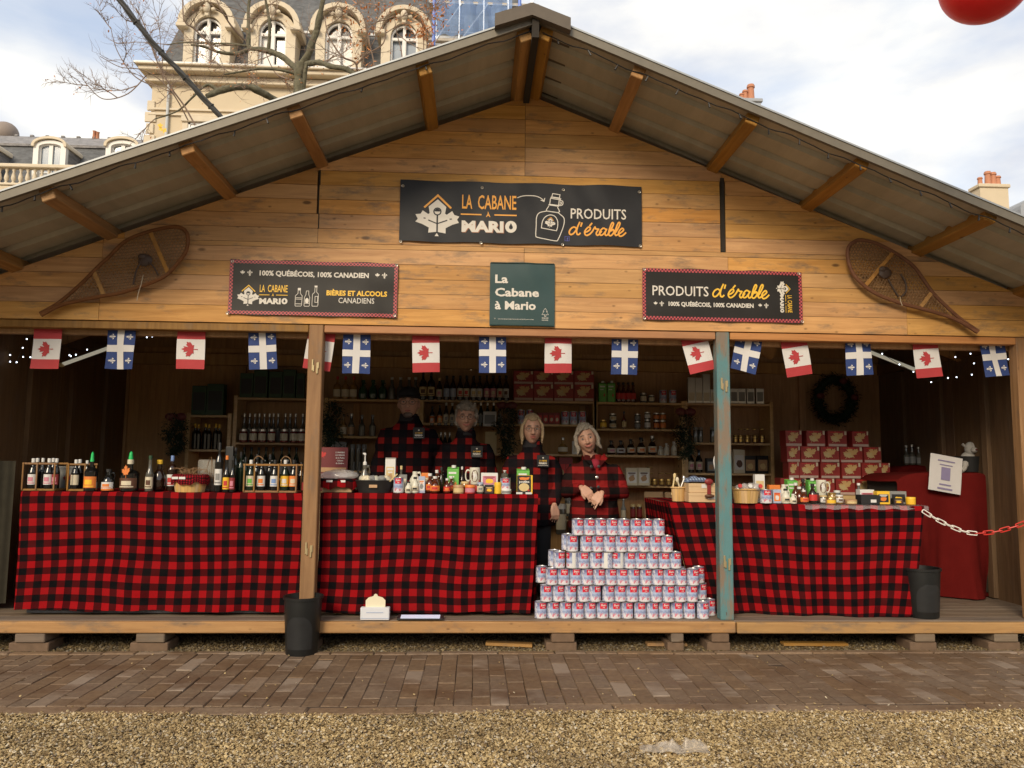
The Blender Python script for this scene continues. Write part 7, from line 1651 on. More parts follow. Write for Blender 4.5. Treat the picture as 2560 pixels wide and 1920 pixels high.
def menu():
    p = at(*cp('E', 1735, 935), 6.5); t = thing('menu_sheet', 'tilted white paper menu sheet with bluish print above the red-draped table', 'menu sheet', tuple(p)); t.rotation_euler = (0, .16, 0); w_, h_ = .30, .315
    wv = lambda x, z_: .012 * math.sin(z_ * 8) + .01 * math.sin(x * 9); g = G(); n = 8; g.add([(-w_ / 2 + w_ * i / n, wv(-w_ / 2 + w_ * i / n, -h_ / 2 + h_ * j / n), -h_ / 2 + h_ * j / n) for j in range(n + 1) for i in range(n + 1)], [(j * (n + 1) + i, j * (n + 1) + i + 1, (j + 1) * (n + 1) + i + 1, (j + 1) * (n + 1) + i) for j in range(n) for i in range(n)], True); obj('paper', g, plain('paper_white', (.55, .53, .52), .8, var=.04), t)
    g = G().box((0, 0, .11), (.16, .002, .010)).box((0, 0, .075), (.12, .002, .008)).box((0, 0, 0), (.085, .002, .11)).box((0, 0, -.095), (.11, .002, .012)).box((0, 0, -.13), (.14, .002, .014)); g.v = [(x, wv(x, z_) - .004 + y, z_) for x, y, z_ in g.v]; obj('print', g, plain('print_lilac', (.22, .19, .32), .7), t)
menu()
# white reindeer ornament
p = at(*cp('E', 1905, 900), 6.75); zb = at(2050, 1022, 6.55).z + .01; t = thing('reindeer_ornament', 'white long-legged reindeer plush sitting above the right red drape', 'ornament', (p.x, 6.8, zb)); hh = at(*cp('E', 1900, 750), 6.8).z - zb
M_PLW = plain('plush_white', (.42, .40, .37), .9, bump=.004)
obj('pot', G().lathe([(.10, 0), (.12, .12), (.125, .14)], 18), M_BLK, t)
g = G().ell((0, 0, hh * .50), (.075, .06, hh * .22), 16, 10).ell((0, -.02, hh * .80), (.05, .05, .065), 14, 10).ell((0, -.07, hh * .76), (.03, .035, .026), 12, 8)
for s_ in (-1, 1): g.tube(smooth_line([(s_ * .05, -.02, hh * .42), (s_ * .085, -.07, hh * .28), (s_ * .105, -.08, hh * .12), (s_ * .14, -.09, hh * .04)], 4), [.026] * 6 + [.02] * 7, 8); g.tube([(s_ * .03, 0, hh * .88), (s_ * .06, 0, hh * .97)], .012, 6)
obj('body', g, M_PLW, t)
for s_ in (-1, 1): obj('eye', G().ell((s_ * .018, -.066, hh * .82), (.006, .004, .007), 8, 6), M_BLK, t)
obj('nose', G().ell((0, -.104, hh * .77), (.012, .008, .009), 8, 6), M_BERRY, t)
# chain
t = thing('plastic_chain', 'plastic barrier chain, white links turning to red, sagging at the right table corner', 'chain', (3.45, 5.74, .98))
CP = smooth_line([at(1994, 1104, 5.74), at(2035, 1128, 5.7), at(2090, 1150, 5.66), (at(2140, 1150, 5.62)), at(2180, 1141, 5.58), at(2212, 1130, 5.55), at(2300, 1095, 5.5)], 20)
dl = [0]
for a, b in zip(CP, CP[1:]): dl.append(dl[-1] + (b - a).length)
def onp(s_):
    for i in range(len(dl) - 1):
        if dl[i + 1] >= s_: return CP[i] + (CP[i + 1] - CP[i]) * ((s_ - dl[i]) / (dl[i + 1] - dl[i])), (CP[i + 1] - CP[i]).normalized()
    return CP[-1], (CP[-1] - CP[-2]).normalized()
lk = smooth_line([(-.034, .008, 0), (-.026, .013, 0), (.026, .013, 0), (.034, .008, 0), (.034, -.008, 0), (.026, -.013, 0), (-.026, -.013, 0), (-.034, -.008, 0), (-.034, .008, 0)], 3)[:-1]
lme = G().tube(lk, .0042, 6, closed=True).mesh('link'); lmr = G().tube(lk, .0042, 6, closed=True).mesh('link')
M_CHW = plain('chain_white', (.75, .72, .66), .45); M_CHR = plain('chain_red', (.60, .03, .02), .45)
s_ = .03; i = 0
while s_ < dl[-1] - .03:
    p, d = onp(s_); q = Vector((1, 0, 0)).rotation_difference(d); o = obj('link', lme if i < 7 else lmr, M_CHW if i < 7 else M_CHR, t); o.location = p - t.location; o.rotation_mode = 'QUATERNION'
    from mathutils import Quaternion
    o.rotation_quaternion = q @ Quaternion((1, 0, 0), (R(75) if i % 2 == 0 else R(-8))); s_ += .056; i += 1
# bins
M_BIN = plain('bin_black', (.009, .010, .010), .45, var=.3, scale=6)
def binn(label, x, y, zb, r0, r1, h_, rot=0):
    t = thing('waste_bin', label, 'bin', (x, y, zb)); obj('bin_body', G().lathe([(0, 0), (r0, 0), (r0 + .004, .01), (r1, h_ - .02), (r1 + .008, h_ - .018), (r1 + .009, h_), (r1 - .004, h_), (r0 - .01, .02), (0, .018)], 40), M_BIN, t)
    g = G(); n = 14; vs = []
    for k in range(9):
        z_ = .05 + (h_ * .56) * k / 8; w_ = .8 * math.sqrt(max(0, 1 - (max(0, k - 4) / 4.3) ** 2)); rr_ = r0 + .004 + (r1 - r0) * z_ / h_ + .0022
        for i in range(n + 1): a = -math.pi / 2 + w_ * (2 * i / n - 1); vs.append((rr_ * math.cos(a), rr_ * math.sin(a), z_))
    g.add(vs, [(k * (n + 1) + i, k * (n + 1) + i + 1, (k + 1) * (n + 1) + i + 1, (k + 1) * (n + 1) + i) for k in range(8) for i in range(n)], True); obj('front_plate', g, plain('bin_plate', (.018, .019, .020), .4, var=.3), t)
p = atz(646, 1415, 0); binn('black plastic waste bin on the gravel before the left wooden post', p.x + .01, 5.56, 0.002, .105, .130, .395)
p = atz(2010, 1338, DECK); binn('black plastic waste bin on the deck at the right table end', p.x, 5.80, DECK + .001, .112, .135, .365)
# white card holder and tablet on the deck edge
t = thing('card_holder', 'white paper box with an arched cream card standing on the deck edge', 'card holder', (at(810, 1338, 5.66).x, 5.665, DECK + .001))
obj('box_front', G().box((0, 0, .045), (.205, .05, .088), b=.004), plain('tissue_white', (.62, .64, .68), .5, var=.04), t); obj('print', G().box((0, -.0262, .055), (.12, .002, .006)).box((.0, -.0262, .015), (.2, .002, .004)), CO['pblue'], t)
g = G().poly([(-.07, .07), (-.07, .135), (-.05, .155), (-.015, .165), (-.012, .175), (.0, .182), (.012, .175), (.015, .165), (.05, .155), (.07, .135), (.07, .07)], .0, .004); obj('cream_card', g, plain('cream_card', (.72, .66, .48), .6, var=.03), t)
t = thing('tablet', 'flat black tablet with pale lit-looking screen lying on the deck edge', 'tablet', (at(908, 1336, 5.66).x, 5.68, DECK + .003)); rot = Matrix.Rotation(-.22, 3, 'X'); obj('case', G().box((0, 0, .012), (.33, .10, .012), rot=None, b=.003), M_BLK, t); obj('screen', G().box((0, -.004, .0195), (.28, .075, .002)), plain('screen_pale', (.62, .66, .82), .25, var=.03, emit=((.7, .75, 1), .12)), t); t.rotation_euler = (.12, 0, 0)
# crumpled plastic litter
g = G(); n = 26; vs = []
for j in range(14):
    for i in range(n + 1): x = -.16 + .32 * i / n; y = -.05 + .1 * j / 13; e = max(0, 1 - (x / .165) ** 2) * max(0, 1 - (y / .055) ** 2); vs.append((x + .01 * noise.noise((x * 20, y * 20, 5)), y * (1 + .5 * noise.noise((x * 9, 1, 1))), (e ** .5) * .034 * max(.04, .55 + 1.9 * noise.noise((x * 13, y * 22, 2)) + .7 * noise.noise((x * 40, y * 50, 6))) + .003))
g.add(vs, [(j * (n + 1) + i, j * (n + 1) + i + 1, (j + 1) * (n + 1) + i + 1, (j + 1) * (n + 1) + i) for j in range(13) for i in range(n)], True)
p = atz(1456, 1622, .01); o = obj('plastic_bag_litter', g, plain('litter_film', (.55, .48, .40), .22, alpha=.42, spec=.8), loc=(p.x, p.y, .012)); tag(o, 'crumpled transparent plastic bag lying on the foreground gravel', 'litter')
# tubes and fairy lights under the chalet roof
M_TUBE = plain('lamp_tube', (.75, .72, .58), .4, emit=((1, .95, .75), .10)); M_LED = plain('led', (1, 1, 1), .5, emit=((.75, .85, 1), 2.5))  # tubes count as unlit; a faint glow is put in to keep them pale
for i, (a, b, Y0, Y1) in enumerate(((cp('A', 425, 365), cp('A', 900, 195), 6.6, 6.6), (cp('E', 1110, 130), cp('E', 1560, 305), 6.6, 6.6))):
    a, b = at(*a, Y0), at(*b, Y1); t = thing('tube_lamp', ('pale tube lamp slanting under the left roof, behind the flags', 'pale tube lamp slanting under the right roof, behind the flags')[i], 'lamp', tuple((a + b) / 2)); c = (a + b) / 2
    obj('tube', G().tube([a - c, b - c], .016, 10), M_TUBE, t)
    for q in (a, b): obj('end_socket', G().ell(q - c, (.03, .022, .02), 10, 6), CO['cork'], t)
ledpos = [('A', x, y) for x, y in ((462, 123), (185, 187), (25, 175), (157, 248), (8, 210), (70, 297), (160, 310), (210, 312), (70, 343), (115, 347), (480, 298), (525, 295), (602, 260), (490, 305), (1015, 175), (1052, 170), (1140, 138), (1204, 132), (1603, 135), (1649, 150), (1920, 180), (1962, 180), (2027, 180), (2063, 172), (2115, 150), (12, 255))] + \
         [('E', x, y) for x, y in ((652, 122), (1762, 138), (1887, 205), (1795, 225), (1908, 264), (1455, 270), (1540, 315), (1750, 352), (1802, 347), (1895, 332), (1648, 378), (2116, 238), (1350, 205), (1282, 160))]
t = thing('fairy_lights', 'tiny white fairy lights strung inside under the chalet roof', 'fairy lights', (0, 6.2, 2.3))
g = G()
for c, x, y in ledpos: g.ell(at(*cp(c, x, y), 6.2) - Vector((0, 6.2, 2.3)), (.0055,) * 3, 6, 4)
obj('bulbs', g, M_LED, t, kind='stuff')
for s_ in (0, 1):
    ps = sorted([at(*cp(c, x, y), 6.2) - Vector((0, 6.2, 2.3)) for c, x, y in ledpos if (c == 'E') == bool(s_)], key=lambda q: q.x); obj('wire', G().tube(ps, .002, 4), M_BLK, t)
# dark cloth panels at both ends of the stall
g = G(); vs = []
for j in range(12):
    for i in range(21): vs.append((-3.68 + .22 * i / 20, 5.95 + .006 * math.sin(i * 1.1) + .05 * i / 20, DECK + .05 + 1.05 * j / 11))
g.add(vs, [(j * 21 + i, j * 21 + i + 1, (j + 1) * 21 + i + 1, (j + 1) * 21 + i) for j in range(11) for i in range(20)], True)
tag(obj('grey_curtain', g, plain('grey_curtain_cloth', (.040, .036, .026), .95, var=.3, spec=.1)), 'dull grey cloth hanging at the far left end of the stall', 'curtain')
g = G(); vs = []
for j in range(12):
    for i in range(21): vs.append((4.36 + .13 * i / 20, 6.6 + .02 * math.sin(i * 1.3), DECK + .05 + 1.0 * j / 11))
g.add(vs, [(j * 21 + i, j * 21 + i + 1, (j + 1) * 21 + i + 1, (j + 1) * 21 + i) for j in range(11) for i in range(20)], True)
tag(obj('grey_curtain', g, MATS['grey_curtain_cloth']), 'dull grey cloth hanging at the far right end of the stall', 'curtain')
# white cord behind the teal post
tag(obj('white_cord', G().tube(smooth_line([at(*cp('D', 2010, 800), 6.3), at(*cp('D', 1990, 850), 6.3), at(*cp('D', 2000, 920), 6.3), at(*cp('D', 2020, 980), 6.3)], 4), .006, 6), CO['white']), 'loop of white cord showing at the left edge of the teal post', 'cord')
# ================================================================== PEOPLE
def bake(g, name, voxel, smooth=2, disp=None, factor=.5):
    me = g.mesh(name + '_src'); o = bpy.data.objects.new(name + '_src', me); C.objects.link(o)
    m = o.modifiers.new('r', 'REMESH'); m.mode = 'VOXEL'; m.voxel_size = voxel; m.use_smooth_shade = True
    if smooth: s_ = o.modifiers.new('s', 'SMOOTH'); s_.iterations = smooth; s_.factor = factor
    bpy.context.view_layer.update(); r = bpy.data.meshes.new_from_object(o.evaluated_get(bpy.context.evaluated_depsgraph_get()))
    bpy.data.objects.remove(o); bpy.data.meshes.remove(me)
    if disp:
        n = len(r.vertices); co = np.zeros(n * 3); no = np.zeros(n * 3); r.vertices.foreach_get('co', co); r.vertices.foreach_get('normal', no); co = co.reshape(-1, 3); no = no.reshape(-1, 3)
        d = np.array([disp(Vector(c), Vector(q)) for c, q in zip(co, no)]); co += no * d[:, None]; r.vertices.foreach_set('co', co.ravel()); r.update()
    r.polygons.foreach_set('use_smooth', np.ones(len(r.polygons), bool)); r.name = name; return r
M_SKIN = plain('skin', (.53, .30, .21), .55, var=.14, scale=45, bump=.0015); M_SKIN.node_tree.nodes['Principled BSDF'].inputs['Subsurface Weight'].default_value = .08
M_SKIN.node_tree.nodes['Principled BSDF'].inputs['Subsurface Radius'].default_value = (.01, .004, .002)
M_LIP = plain('lips', (.42, .14, .11), .5); M_EYEW = plain('eye_white', (.55, .52, .48), .3); M_IRIS = plain('iris', (.03, .03, .035), .2); M_BROW = plain('brow', (.16, .12, .09), .8); M_TEETH = plain('teeth', (.65, .60, .52), .4)
M_GLAS = plain('spectacle_wire', (.10, .085, .07), .35, metal=.5); M_HAIRG = plain('grey_hair', (.28, .24, .19), .8, var=.55, scale=75, bump=.006); M_HAIRB = plain('ash_blond_hair', (.36, .26, .15), .8, var=.55, scale=75, bump=.006); M_HAIRD = plain('dark_beard', (.16, .12, .10), .8)
M_TROU = plain('black_trousers', (.012, .012, .014), .8)
JK = plaid('jacket_plaid', .135, .128, red=(.24, .014, .012), black=(.007, .007, .009), mode='OBJ', both=.10, duty=.44)
JK2 = plaid('coat_plaid', .20, .115, red=(.24, .014, .014), black=(.010, .008, .008), mode='OBJ', both=.42)
def head_geo(g, c, s=1.0, yaw=0.0, tilt=0.0, smile=0.0, male=False):
    rot = Matrix.Rotation(yaw, 3, 'Z') @ Matrix.Rotation(tilt, 3, 'Y'); c = Vector(c)
    def fn(p):
        x, y, z = p
        if z < 0: x *= 1 - .30 * (-z) ** 1.5 + (.06 if male else 0) * (-z); y = y * (1 - .12 * (-z)) - (.08 * (-z) if y < 0 else -.0)
        if y < 0: y *= 1 - .10 * abs(x)
        if y > 0: y *= 1.06
        d = math.exp(-((abs(x) - .42) ** 2 / .03 + (z + .02) ** 2 / .016)) if y < 0 else 0; y += .13 * d
        b = math.exp(-((z - .17) ** 2 / .012)) * math.exp(-x * x / .35) if y < 0 else 0; y -= .045 * b
        k = math.exp(-((abs(x) - .45) ** 2 / .05 + (z + .30) ** 2 / .04)) if y < 0 else 0; y -= (.05 + .05 * smile) * k
        m = math.exp(-(x * x / .08 + (z + .92) ** 2 / .02)) if y < 0 else 0; y -= .07 * m
        return Vector((x, y, z))
    r = (.0765 * s, .094 * s, .118 * s); g.ell(c, r, 48, 36, rot=rot, fn=fn)
    def L_(p): return c + rot @ (Vector(p) * s)
    g.tube([L_((0, -.080, .018)), L_((0, -.096, -.012)), L_((0, -.108, -.030))], [.009 * s, .012 * s, .0145 * s], 10); g.ell(L_((0, -.104, -.033)), (.0145 * s, .013 * s, .011 * s), 10, 8, rot=rot)
    for k in (-1, 1): g.ell(L_((k * .013, -.094, -.037)), (.0085 * s, .010 * s, .0075 * s), 8, 6, rot=rot); g.ell(L_((k * .078, .006, -.012)), (.009 * s, .020 * s, .031 * s), 10, 8, rot=rot)
    return L_, rot
def face_bits(t, L_, rot, s=1.0, smile=0.0, glasses=False, mouth_open=False):
    for k in (-1, 1):
        obj('eye', G().ell(L_((k * .031, -.0765, .003)), (.0118 * s, .0075 * s, .0047 * s), 12, 8, rot=rot), M_EYEW, t)
        obj('iris', G().ell(L_((k * .031, -.0835, .0025)), (.0046 * s, .0022 * s, .0044 * s), 10, 6, rot=rot), M_IRIS, t)
        obj('eyelid', G().tube([L_((k * .031 + d * .0140, -.0805 + abs(d) * .004, .0078 - abs(d) ** 2 * .0045)) for d in (-1, -.5, 0, .5, 1)], .0024 * s, 6), M_BROW, t)
        obj('eyebrow', G().tube([L_((k * (.012 + d * .036), -.0905 + d * .010, .024 + .006 * math.sin(d * 3))) for d in (0, .25, .5, .75, 1)], [.0025 * s, .0036 * s, .0036 * s, .003 * s, .0015 * s], 6), M_BROW, t)
    w_ = .022 + .010 * smile
    for dz, rr in ((.0028, .0042), (-.0045, .0052)):
        obj('lip', G().tube([L_((d * w_, -.0945 + abs(d) ** 2 * .011, -.062 + dz * (1 - abs(d)) - (0 if not mouth_open else dz * -1.0) + smile * .010 * abs(d) ** 1.5)) for d in (-1, -.6, -.25, 0, .25, .6, 1)], [.0018 * s, rr * s * .8, rr * s, rr * s, rr * s, rr * s * .8, .0018 * s], 8), M_LIP, t)
    if smile > .5: obj('teeth', G().tube([L_((d * w_ * .75, -.0955 + abs(d) ** 2 * .009, -.063 + smile * .007 * abs(d))) for d in (-1, -.5, 0, .5, 1)], .0030 * s, 6), M_TEETH, t)
    if glasses:
        g = G()
        for k in (-1, 1): g.tube([L_((k * .033 + .0235 * math.cos(a), -.1015 + .008 * abs(math.cos(a) * k + .3) * .6, .002 + .019 * math.sin(a))) for a in np.linspace(0, 6.283, 18)[:-1]], .0017 * s, 5, closed=True); g.tube([L_((k * .057, -.097, .006)), L_((k * .078, -.05, .006)), L_((k * .080, .0, .0))], .0016 * s, 5)
        g.tube([L_((-.010, -.103, .006)), L_((0, -.105, .009)), L_((.010, -.103, .006))], .0016 * s, 5); obj('spectacles', g, M_GLAS, t)
def hand(g, w0, w1, side=1, curl=.7, palm_n=(0, -1, 0), splay=1.0, point=None, s=1.0):
    """hand from the wrist w0 towards w1; side +1/-1 picks the thumb side; palm_n is the back-of-hand normal"""
    d = (Vector(w1) - Vector(w0)).normalized(); n = Vector(palm_n); n = (n - d * n.dot(d)).normalized(); x = d.cross(n).normalized() * side; w0 = Vector(w0)
    for k in range(5): a = (k - 2) * .0155 * s; g.tube([w0 + x * a * .55, w0 + d * .045 * s + x * a, w0 + d * .086 * s + x * a * 1.1], [.014 * s, .0135 * s, .0105 * s], 8)
    for k, ln in enumerate((.068, .078, .072, .056)):
        o = (1.5 - k) * .0195 * s; p = w0 + d * .086 * s + x * o; cur = curl * (1 + .12 * k) if point != k else .05; dirn = (d + x * .07 * splay * (1.5 - k)).normalized(); pts = [p - d * .012 * s, p]
        for seg_, f in enumerate((.44, .32, .24)):
            ang = cur * (.75 + .55 * seg_); q = Matrix.Rotation(-ang * 1.0, 3, x * side); dirn = (q @ dirn).normalized() if (q @ dirn).dot(n) < dirn.dot(n) + 1e-6 else (Matrix.Rotation(ang, 3, x * side) @ dirn).normalized(); p = p + dirn * ln * f * s; pts.append(p.copy())
        g.tube(pts, [.0095 * s, .0092 * s, .0084 * s, .0076 * s, .0058 * s], 8)
    p = w0 + d * .022 * s + x * .026 * s; t1 = p + d * .032 * s + x * .022 * s - n * .008 * s; t2 = t1 + d * .030 * s + x * .002 * s - n * .010 * s; g.tube([p - x * .012 * s, p, t1, t2, t2 + d * .010 * s], [.013 * s, .0135 * s, .011 * s, .0092 * s, .006 * s], 8)
def person(label, X, Y, H_, face_c, arms, jacket, hair, s=1.0, yaw=0.0, tilt=0.0, smile=0.0, glasses=False, male=False, hip=None, width=1.0, collar='high', jlen=.62, mouth_open=False, belly=0.0, badge=None, hat=False):
    t = thing('person', label, 'person', (X, Y, DECK + .001)); hx, hy, hz = face_c
    sh_z = hz - .208 * s; hp = hz - .245 * s - .50 * s; sw = .185 * s * width * (1.1 if male else 1)
    hs = s * (1.17 if male else 1.12); g = G(); L_, rot = head_geo(g, face_c, hs, yaw, tilt, smile, male)
    g.tube([(0, .02, sh_z + .02), (hx * .6, .012 + hy * .5, hz - .15 * s), (hx, .012 + hy, hz - .06 * s)], [.062 * s, .054 * s, .054 * s], 16)
    tor = [(0, .0, hp - .1, .15 * s * width, .10 * s), (0, 0, hp, .155 * s * width, .11 * s), (0, 0, hp + .2 * s, .13 * s * width, .10 * s), (0, 0, sh_z - .16 * s, sw * .78, .10 * s), (0, .01, sh_z - .09 * s, sw * .62, .07 * s), (0, .015, sh_z - .01, .06 * s, .05 * s)]
    g.loft(tor, 24)
    for a in arms:
        S_, E, W_, Ht, opt = a; S_ = Vector(S_); E = Vector(E); W_ = Vector(W_)
        g.tube([Vector((S_.x * .5, S_.y, S_.z)), S_, (S_ + E) / 2, E, (E + W_) / 2, W_], [.04 * s, .04 * s, .038 * s, .034 * s, .032 * s, .023 * s], 12)
        hand(g, W_, Ht, **opt)
    for k in (-1, 1): g.tube([(k * .08, 0, hp), (k * .09, .0, hp * .5), (k * .095, .01, .08)], [.085 * s, .06 * s, .042 * s], 12); g.ell((k * .095, -.05, .045), (.045, .12, .045), 12, 8)
    obj('body', bake(g, 'body', .0046, 2), M_SKIN, t); face_bits(t, L_, rot, hs, smile, glasses, mouth_open)
    # trousers and shoes
    g = G()
    for k in (-1, 1): g.tube([(k * .075, 0, hp + .02), (k * .09, .0, hp * .5), (k * .095, .01, .09)], [.105 * s, .08 * s, .072 * s], 14)
    g.ell((0, 0, hp), (.17 * s * width, .125 * s, .14), 16, 10); obj('trousers', bake(g, 'trousers', .014, 3), M_TROU, t)
    for k in (-1, 1): obj('shoe', G().ell((k * .095, -.05, .048), (.055, .145, .05), 16, 8), M_TROU, t)
    # jacket
    g = G(); hem = sh_z - jlen * s; b_ = belly
    rings = [(0, 0, hem, .205 * s * width, .155 * s + b_), (0, -.005, hem + .12, .205 * s * width, .155 * s + b_), (0, -.005, hem + .30 * s, .19 * s * width, .145 * s + b_ * .8), (0, .0, sh_z - .16 * s, sw * 1.05, .14 * s), (0, .005, sh_z - .09 * s, sw * .98, .125 * s), (0, .012, sh_z - .025 * s, sw * .70, .10 * s), (0, .014, sh_z + .015 * s, sw * .50, .09 * s), (hx * .3, .016, sh_z + .06 * s, .092 * s, .082 * s)]
    if collar == 'high': rings += [(hx * .5, .012, sh_z + .095 * s, .084 * s, .08 * s)]
    g.loft(rings, 36)
    for a in arms:
        S_, E, W_, Ht, opt = a; S_ = Vector(S_); E = Vector(E); W_ = Vector(W_); q = W_ + (E - W_).normalized() * .015
        g.tube([Vector((S_.x * .45, S_.y, S_.z - .01)), S_ + Vector((0, 0, -.012)), (S_ * 2 + E) / 3, (S_ + E * 2) / 3, E, E * .5 + W_ * .5, q], [.085 * s, .082 * s, .075 * s, .068 * s, .066 * s, .058 * s, .047 * s], 16)
    sd_ = hx * 9 + H_ * 31
    def folds(c, n):
        wx = c.z * 16 + 5 * noise.noise((c.x * 4, c.y * 4, c.z * 4 + sd_)) + abs(c.x) * 22
        return .016 * noise.noise((c.x * 5 + sd_, c.y * 5, c.z * 7)) + .0055 * max(-.3, math.sin(wx)) * min(1, abs(c.x) * 5) + .005 * noise.noise((c.x * 17, c.y * 15, c.z * 26 + sd_))
    obj('jacket', bake(g, 'jacket', .0078, 3, folds), jacket, t)
    if collar == 'high': obj('collar', G().loft([(hx * .5, .008, sh_z + .045 * s, .088 * s, .085 * s), (hx * .55, .006, sh_z + .115 * s, .078 * s, .076 * s), (hx * .55, .006, sh_z + .116 * s, .070 * s, .068 * s), (hx * .5, .008, sh_z + .06 * s, .07 * s, .068 * s)], 24), plain('dark_fleece', (.016, .014, .016), .95), t)
    if badge:
        bx, bz = badge; q = Vector((bx, 0, bz)); yb_ = -(.142 * s + b_ * .6); w_ = .105
        bd = obj('badge', G().box((bx, yb_ - .006, bz), (w_, .006, w_ * .98), b=.002), M_BAN, t)
        g = G(); put_text(g, 'LA CABANE', bx, bz - .004, w_ * .62, .014, yb_ - .0105, .01, res=1); obj('lettering', g, M_YEL, bd)
        g = G(); put_text(g, 'MARIO', bx, bz - .026, w_ * .66, .015, yb_ - .0105, .05, res=1); g.poly(leaf_pts(bx, bz + .024, .012), yb_ - .0105); g.box((bx, yb_ - .010, bz - .037), (w_ * .8, .002, .0025)); obj('lettering', g, M_CREAM, bd)
    return t, L_, rot, sh_z, hs
def strands(c, n): return .0042 * noise.noise((c.x * 85, c.y * 60, c.z * 16)) + .006 * noise.noise((c.x * 22, c.y * 22, c.z * 9)) + .002 * noise.noise((c.x * 190, c.y * 190, c.z * 60))
def hair_cap(g, L_, rot, s, front=.030, lump=.0, seed=0, grow=1.13, hairline=.045):
    """hair shell: a grown skull whose front is pushed back off the face"""
    def fn(p):
        q = Vector(p); k = grow + lump * (noise.noise(q * 3.1 + Vector((seed, 0, 0))) + .6 * noise.noise(q * 7 + Vector((0, seed, 0))))
        q *= k
        zl = hairline / .118 + .22 * abs(p[0])
        if p[1] < .25 and p[2] < zl + .0: q = Vector((p[0] * .94, max(p[1], .05) * .9, p[2] * .94)) if abs(p[0]) < .80 else Vector((q.x * 1.02, max(q.y, -.12), q.z))
        return q
    g.ell(L_((0, .004, .006)), (.0765 * s, .094 * s, .118 * s), 40, 30, rot=rot, fn=fn)
def arm(S_, E, W_, Ht, **opt): return (S_, E, W_, Ht, opt)
def pxp(u, v, Y): return at(u, v, Y)
def rel(p, X, Y): return Vector((p.x - X, p.y - Y, p.z - DECK - .001))
# man in cap ---------------------------------------------------------
X0, Y0 = at(883, 900, 7.15).x, 7.15; fc = rel(at(882, 871, Y0 - .02), X0, Y0); fc = Vector((0, -.03, fc.z)); S0 = 1.04
shz = fc.z - .208 * S0
arms = [arm((k * .215, .01, shz - .085), (k * .27, .03, shz - .33), (k * .245, -.08, shz - .58), (k * .24, -.12, shz - .68), side=k, curl=.5, palm_n=(k, 0, 0)) for k in (-1, 1)]
t, L_, rot, sz, hs = person('tall man in black cap and glasses, red and black plaid jacket with square badge', X0, Y0, 1.87, fc, arms, JK, None, S0, male=True, glasses=True, width=1.16, jlen=.75, badge=(rel(at(905, 936, Y0 - .15), X0, Y0).x, rel(at(905, 936, Y0 - .15), X0, Y0).z), belly=.02)
g = G(); hair_cap(g, L_, rot, hs, grow=1.09, hairline=.048)
g2 = G().ell(L_((0, .006, .060)), (.086 * hs, .103 * hs, .068 * hs), 30, 16, rot=rot); g2.v = [p if p[2] > fc.z + .040 else (p[0], p[1], fc.z + .040) for p in g2.v]; cap_ = obj('cap', g2, plain('black_cap', (.010, .010, .012), .8), t)
g = G().ell(L_((0, -.100, .046)), (.068, .055, .007), 20, 8, rot=rot @ Matrix.Rotation(.12, 3, 'X')); obj('cap_brim', g, MATS['black_cap'], cap_)
obj('hair', bake(G().ell(L_((0, .03, -.01)), (.090, .085, .085), 20, 14), 'hair', .008, 1), M_HAIRD, t)
g = G().ell(L_((0, -.058, -.092)), (.045, .038, .026), 18, 12, rot=rot, fn=lambda p: p * (1 + .12 * noise.noise(p * 4))); obj('goatee', g, M_HAIRD, t)
# curly grey-haired woman --------------------------------------------
X1, Y1 = at(1006, 940, 7.05).x, 7.05; z1 = rel(at(1006, 903, Y1 - .03), X1, Y1).z; fc = Vector((0, -.04, z1)); S1_ = .97; shz = z1 - .208 * S1_
arms = [arm((k * .185, .01, shz - .085), (k * .235, .0, shz - .31), (k * .20, -.10, shz - .52), (k * .17, -.15, shz - .61), side=k, curl=.5, palm_n=(k, 0, 0)) for k in (-1, 1)]
t, L_, rot, sz, hs = person('smiling woman with short curly grey hair and round glasses in plaid jacket', X1, Y1, 1.7, fc, arms, JK, None, S1_, yaw=.05, smile=1.0, glasses=True, width=1.04, jlen=.62, badge=(rel(at(1030, 976, Y1 - .14), X1, Y1).x, rel(at(1030, 976, Y1 - .14), X1, Y1).z))
g = G(); hair_cap(g, L_, rot, hs, lump=.12, seed=3, grow=1.22, hairline=.040)
rr = random.Random(12)
for _ in range(46):
    a = rr.uniform(-.25, math.pi + .25); e = rr.uniform(-.45, 1.35); p = Vector((math.cos(a) * math.cos(e) * .088, math.sin(a) * math.cos(e) * .098 + .0, math.sin(e) * .122 + .008))
    if p.y < -.05 and p.z < .05: continue
    g.ell(L_(p), (.024, .024, .022), 8, 6)
for _ in range(16): x = rr.uniform(-.07, .07); g.ell(L_((x, -.075 + abs(x) * .5, .078 + rr.uniform(-.012, .02))), (.022, .02, .02), 8, 6)
obj('hair', bake(g, 'hair', .0042, 1, strands), M_HAIRG, t)
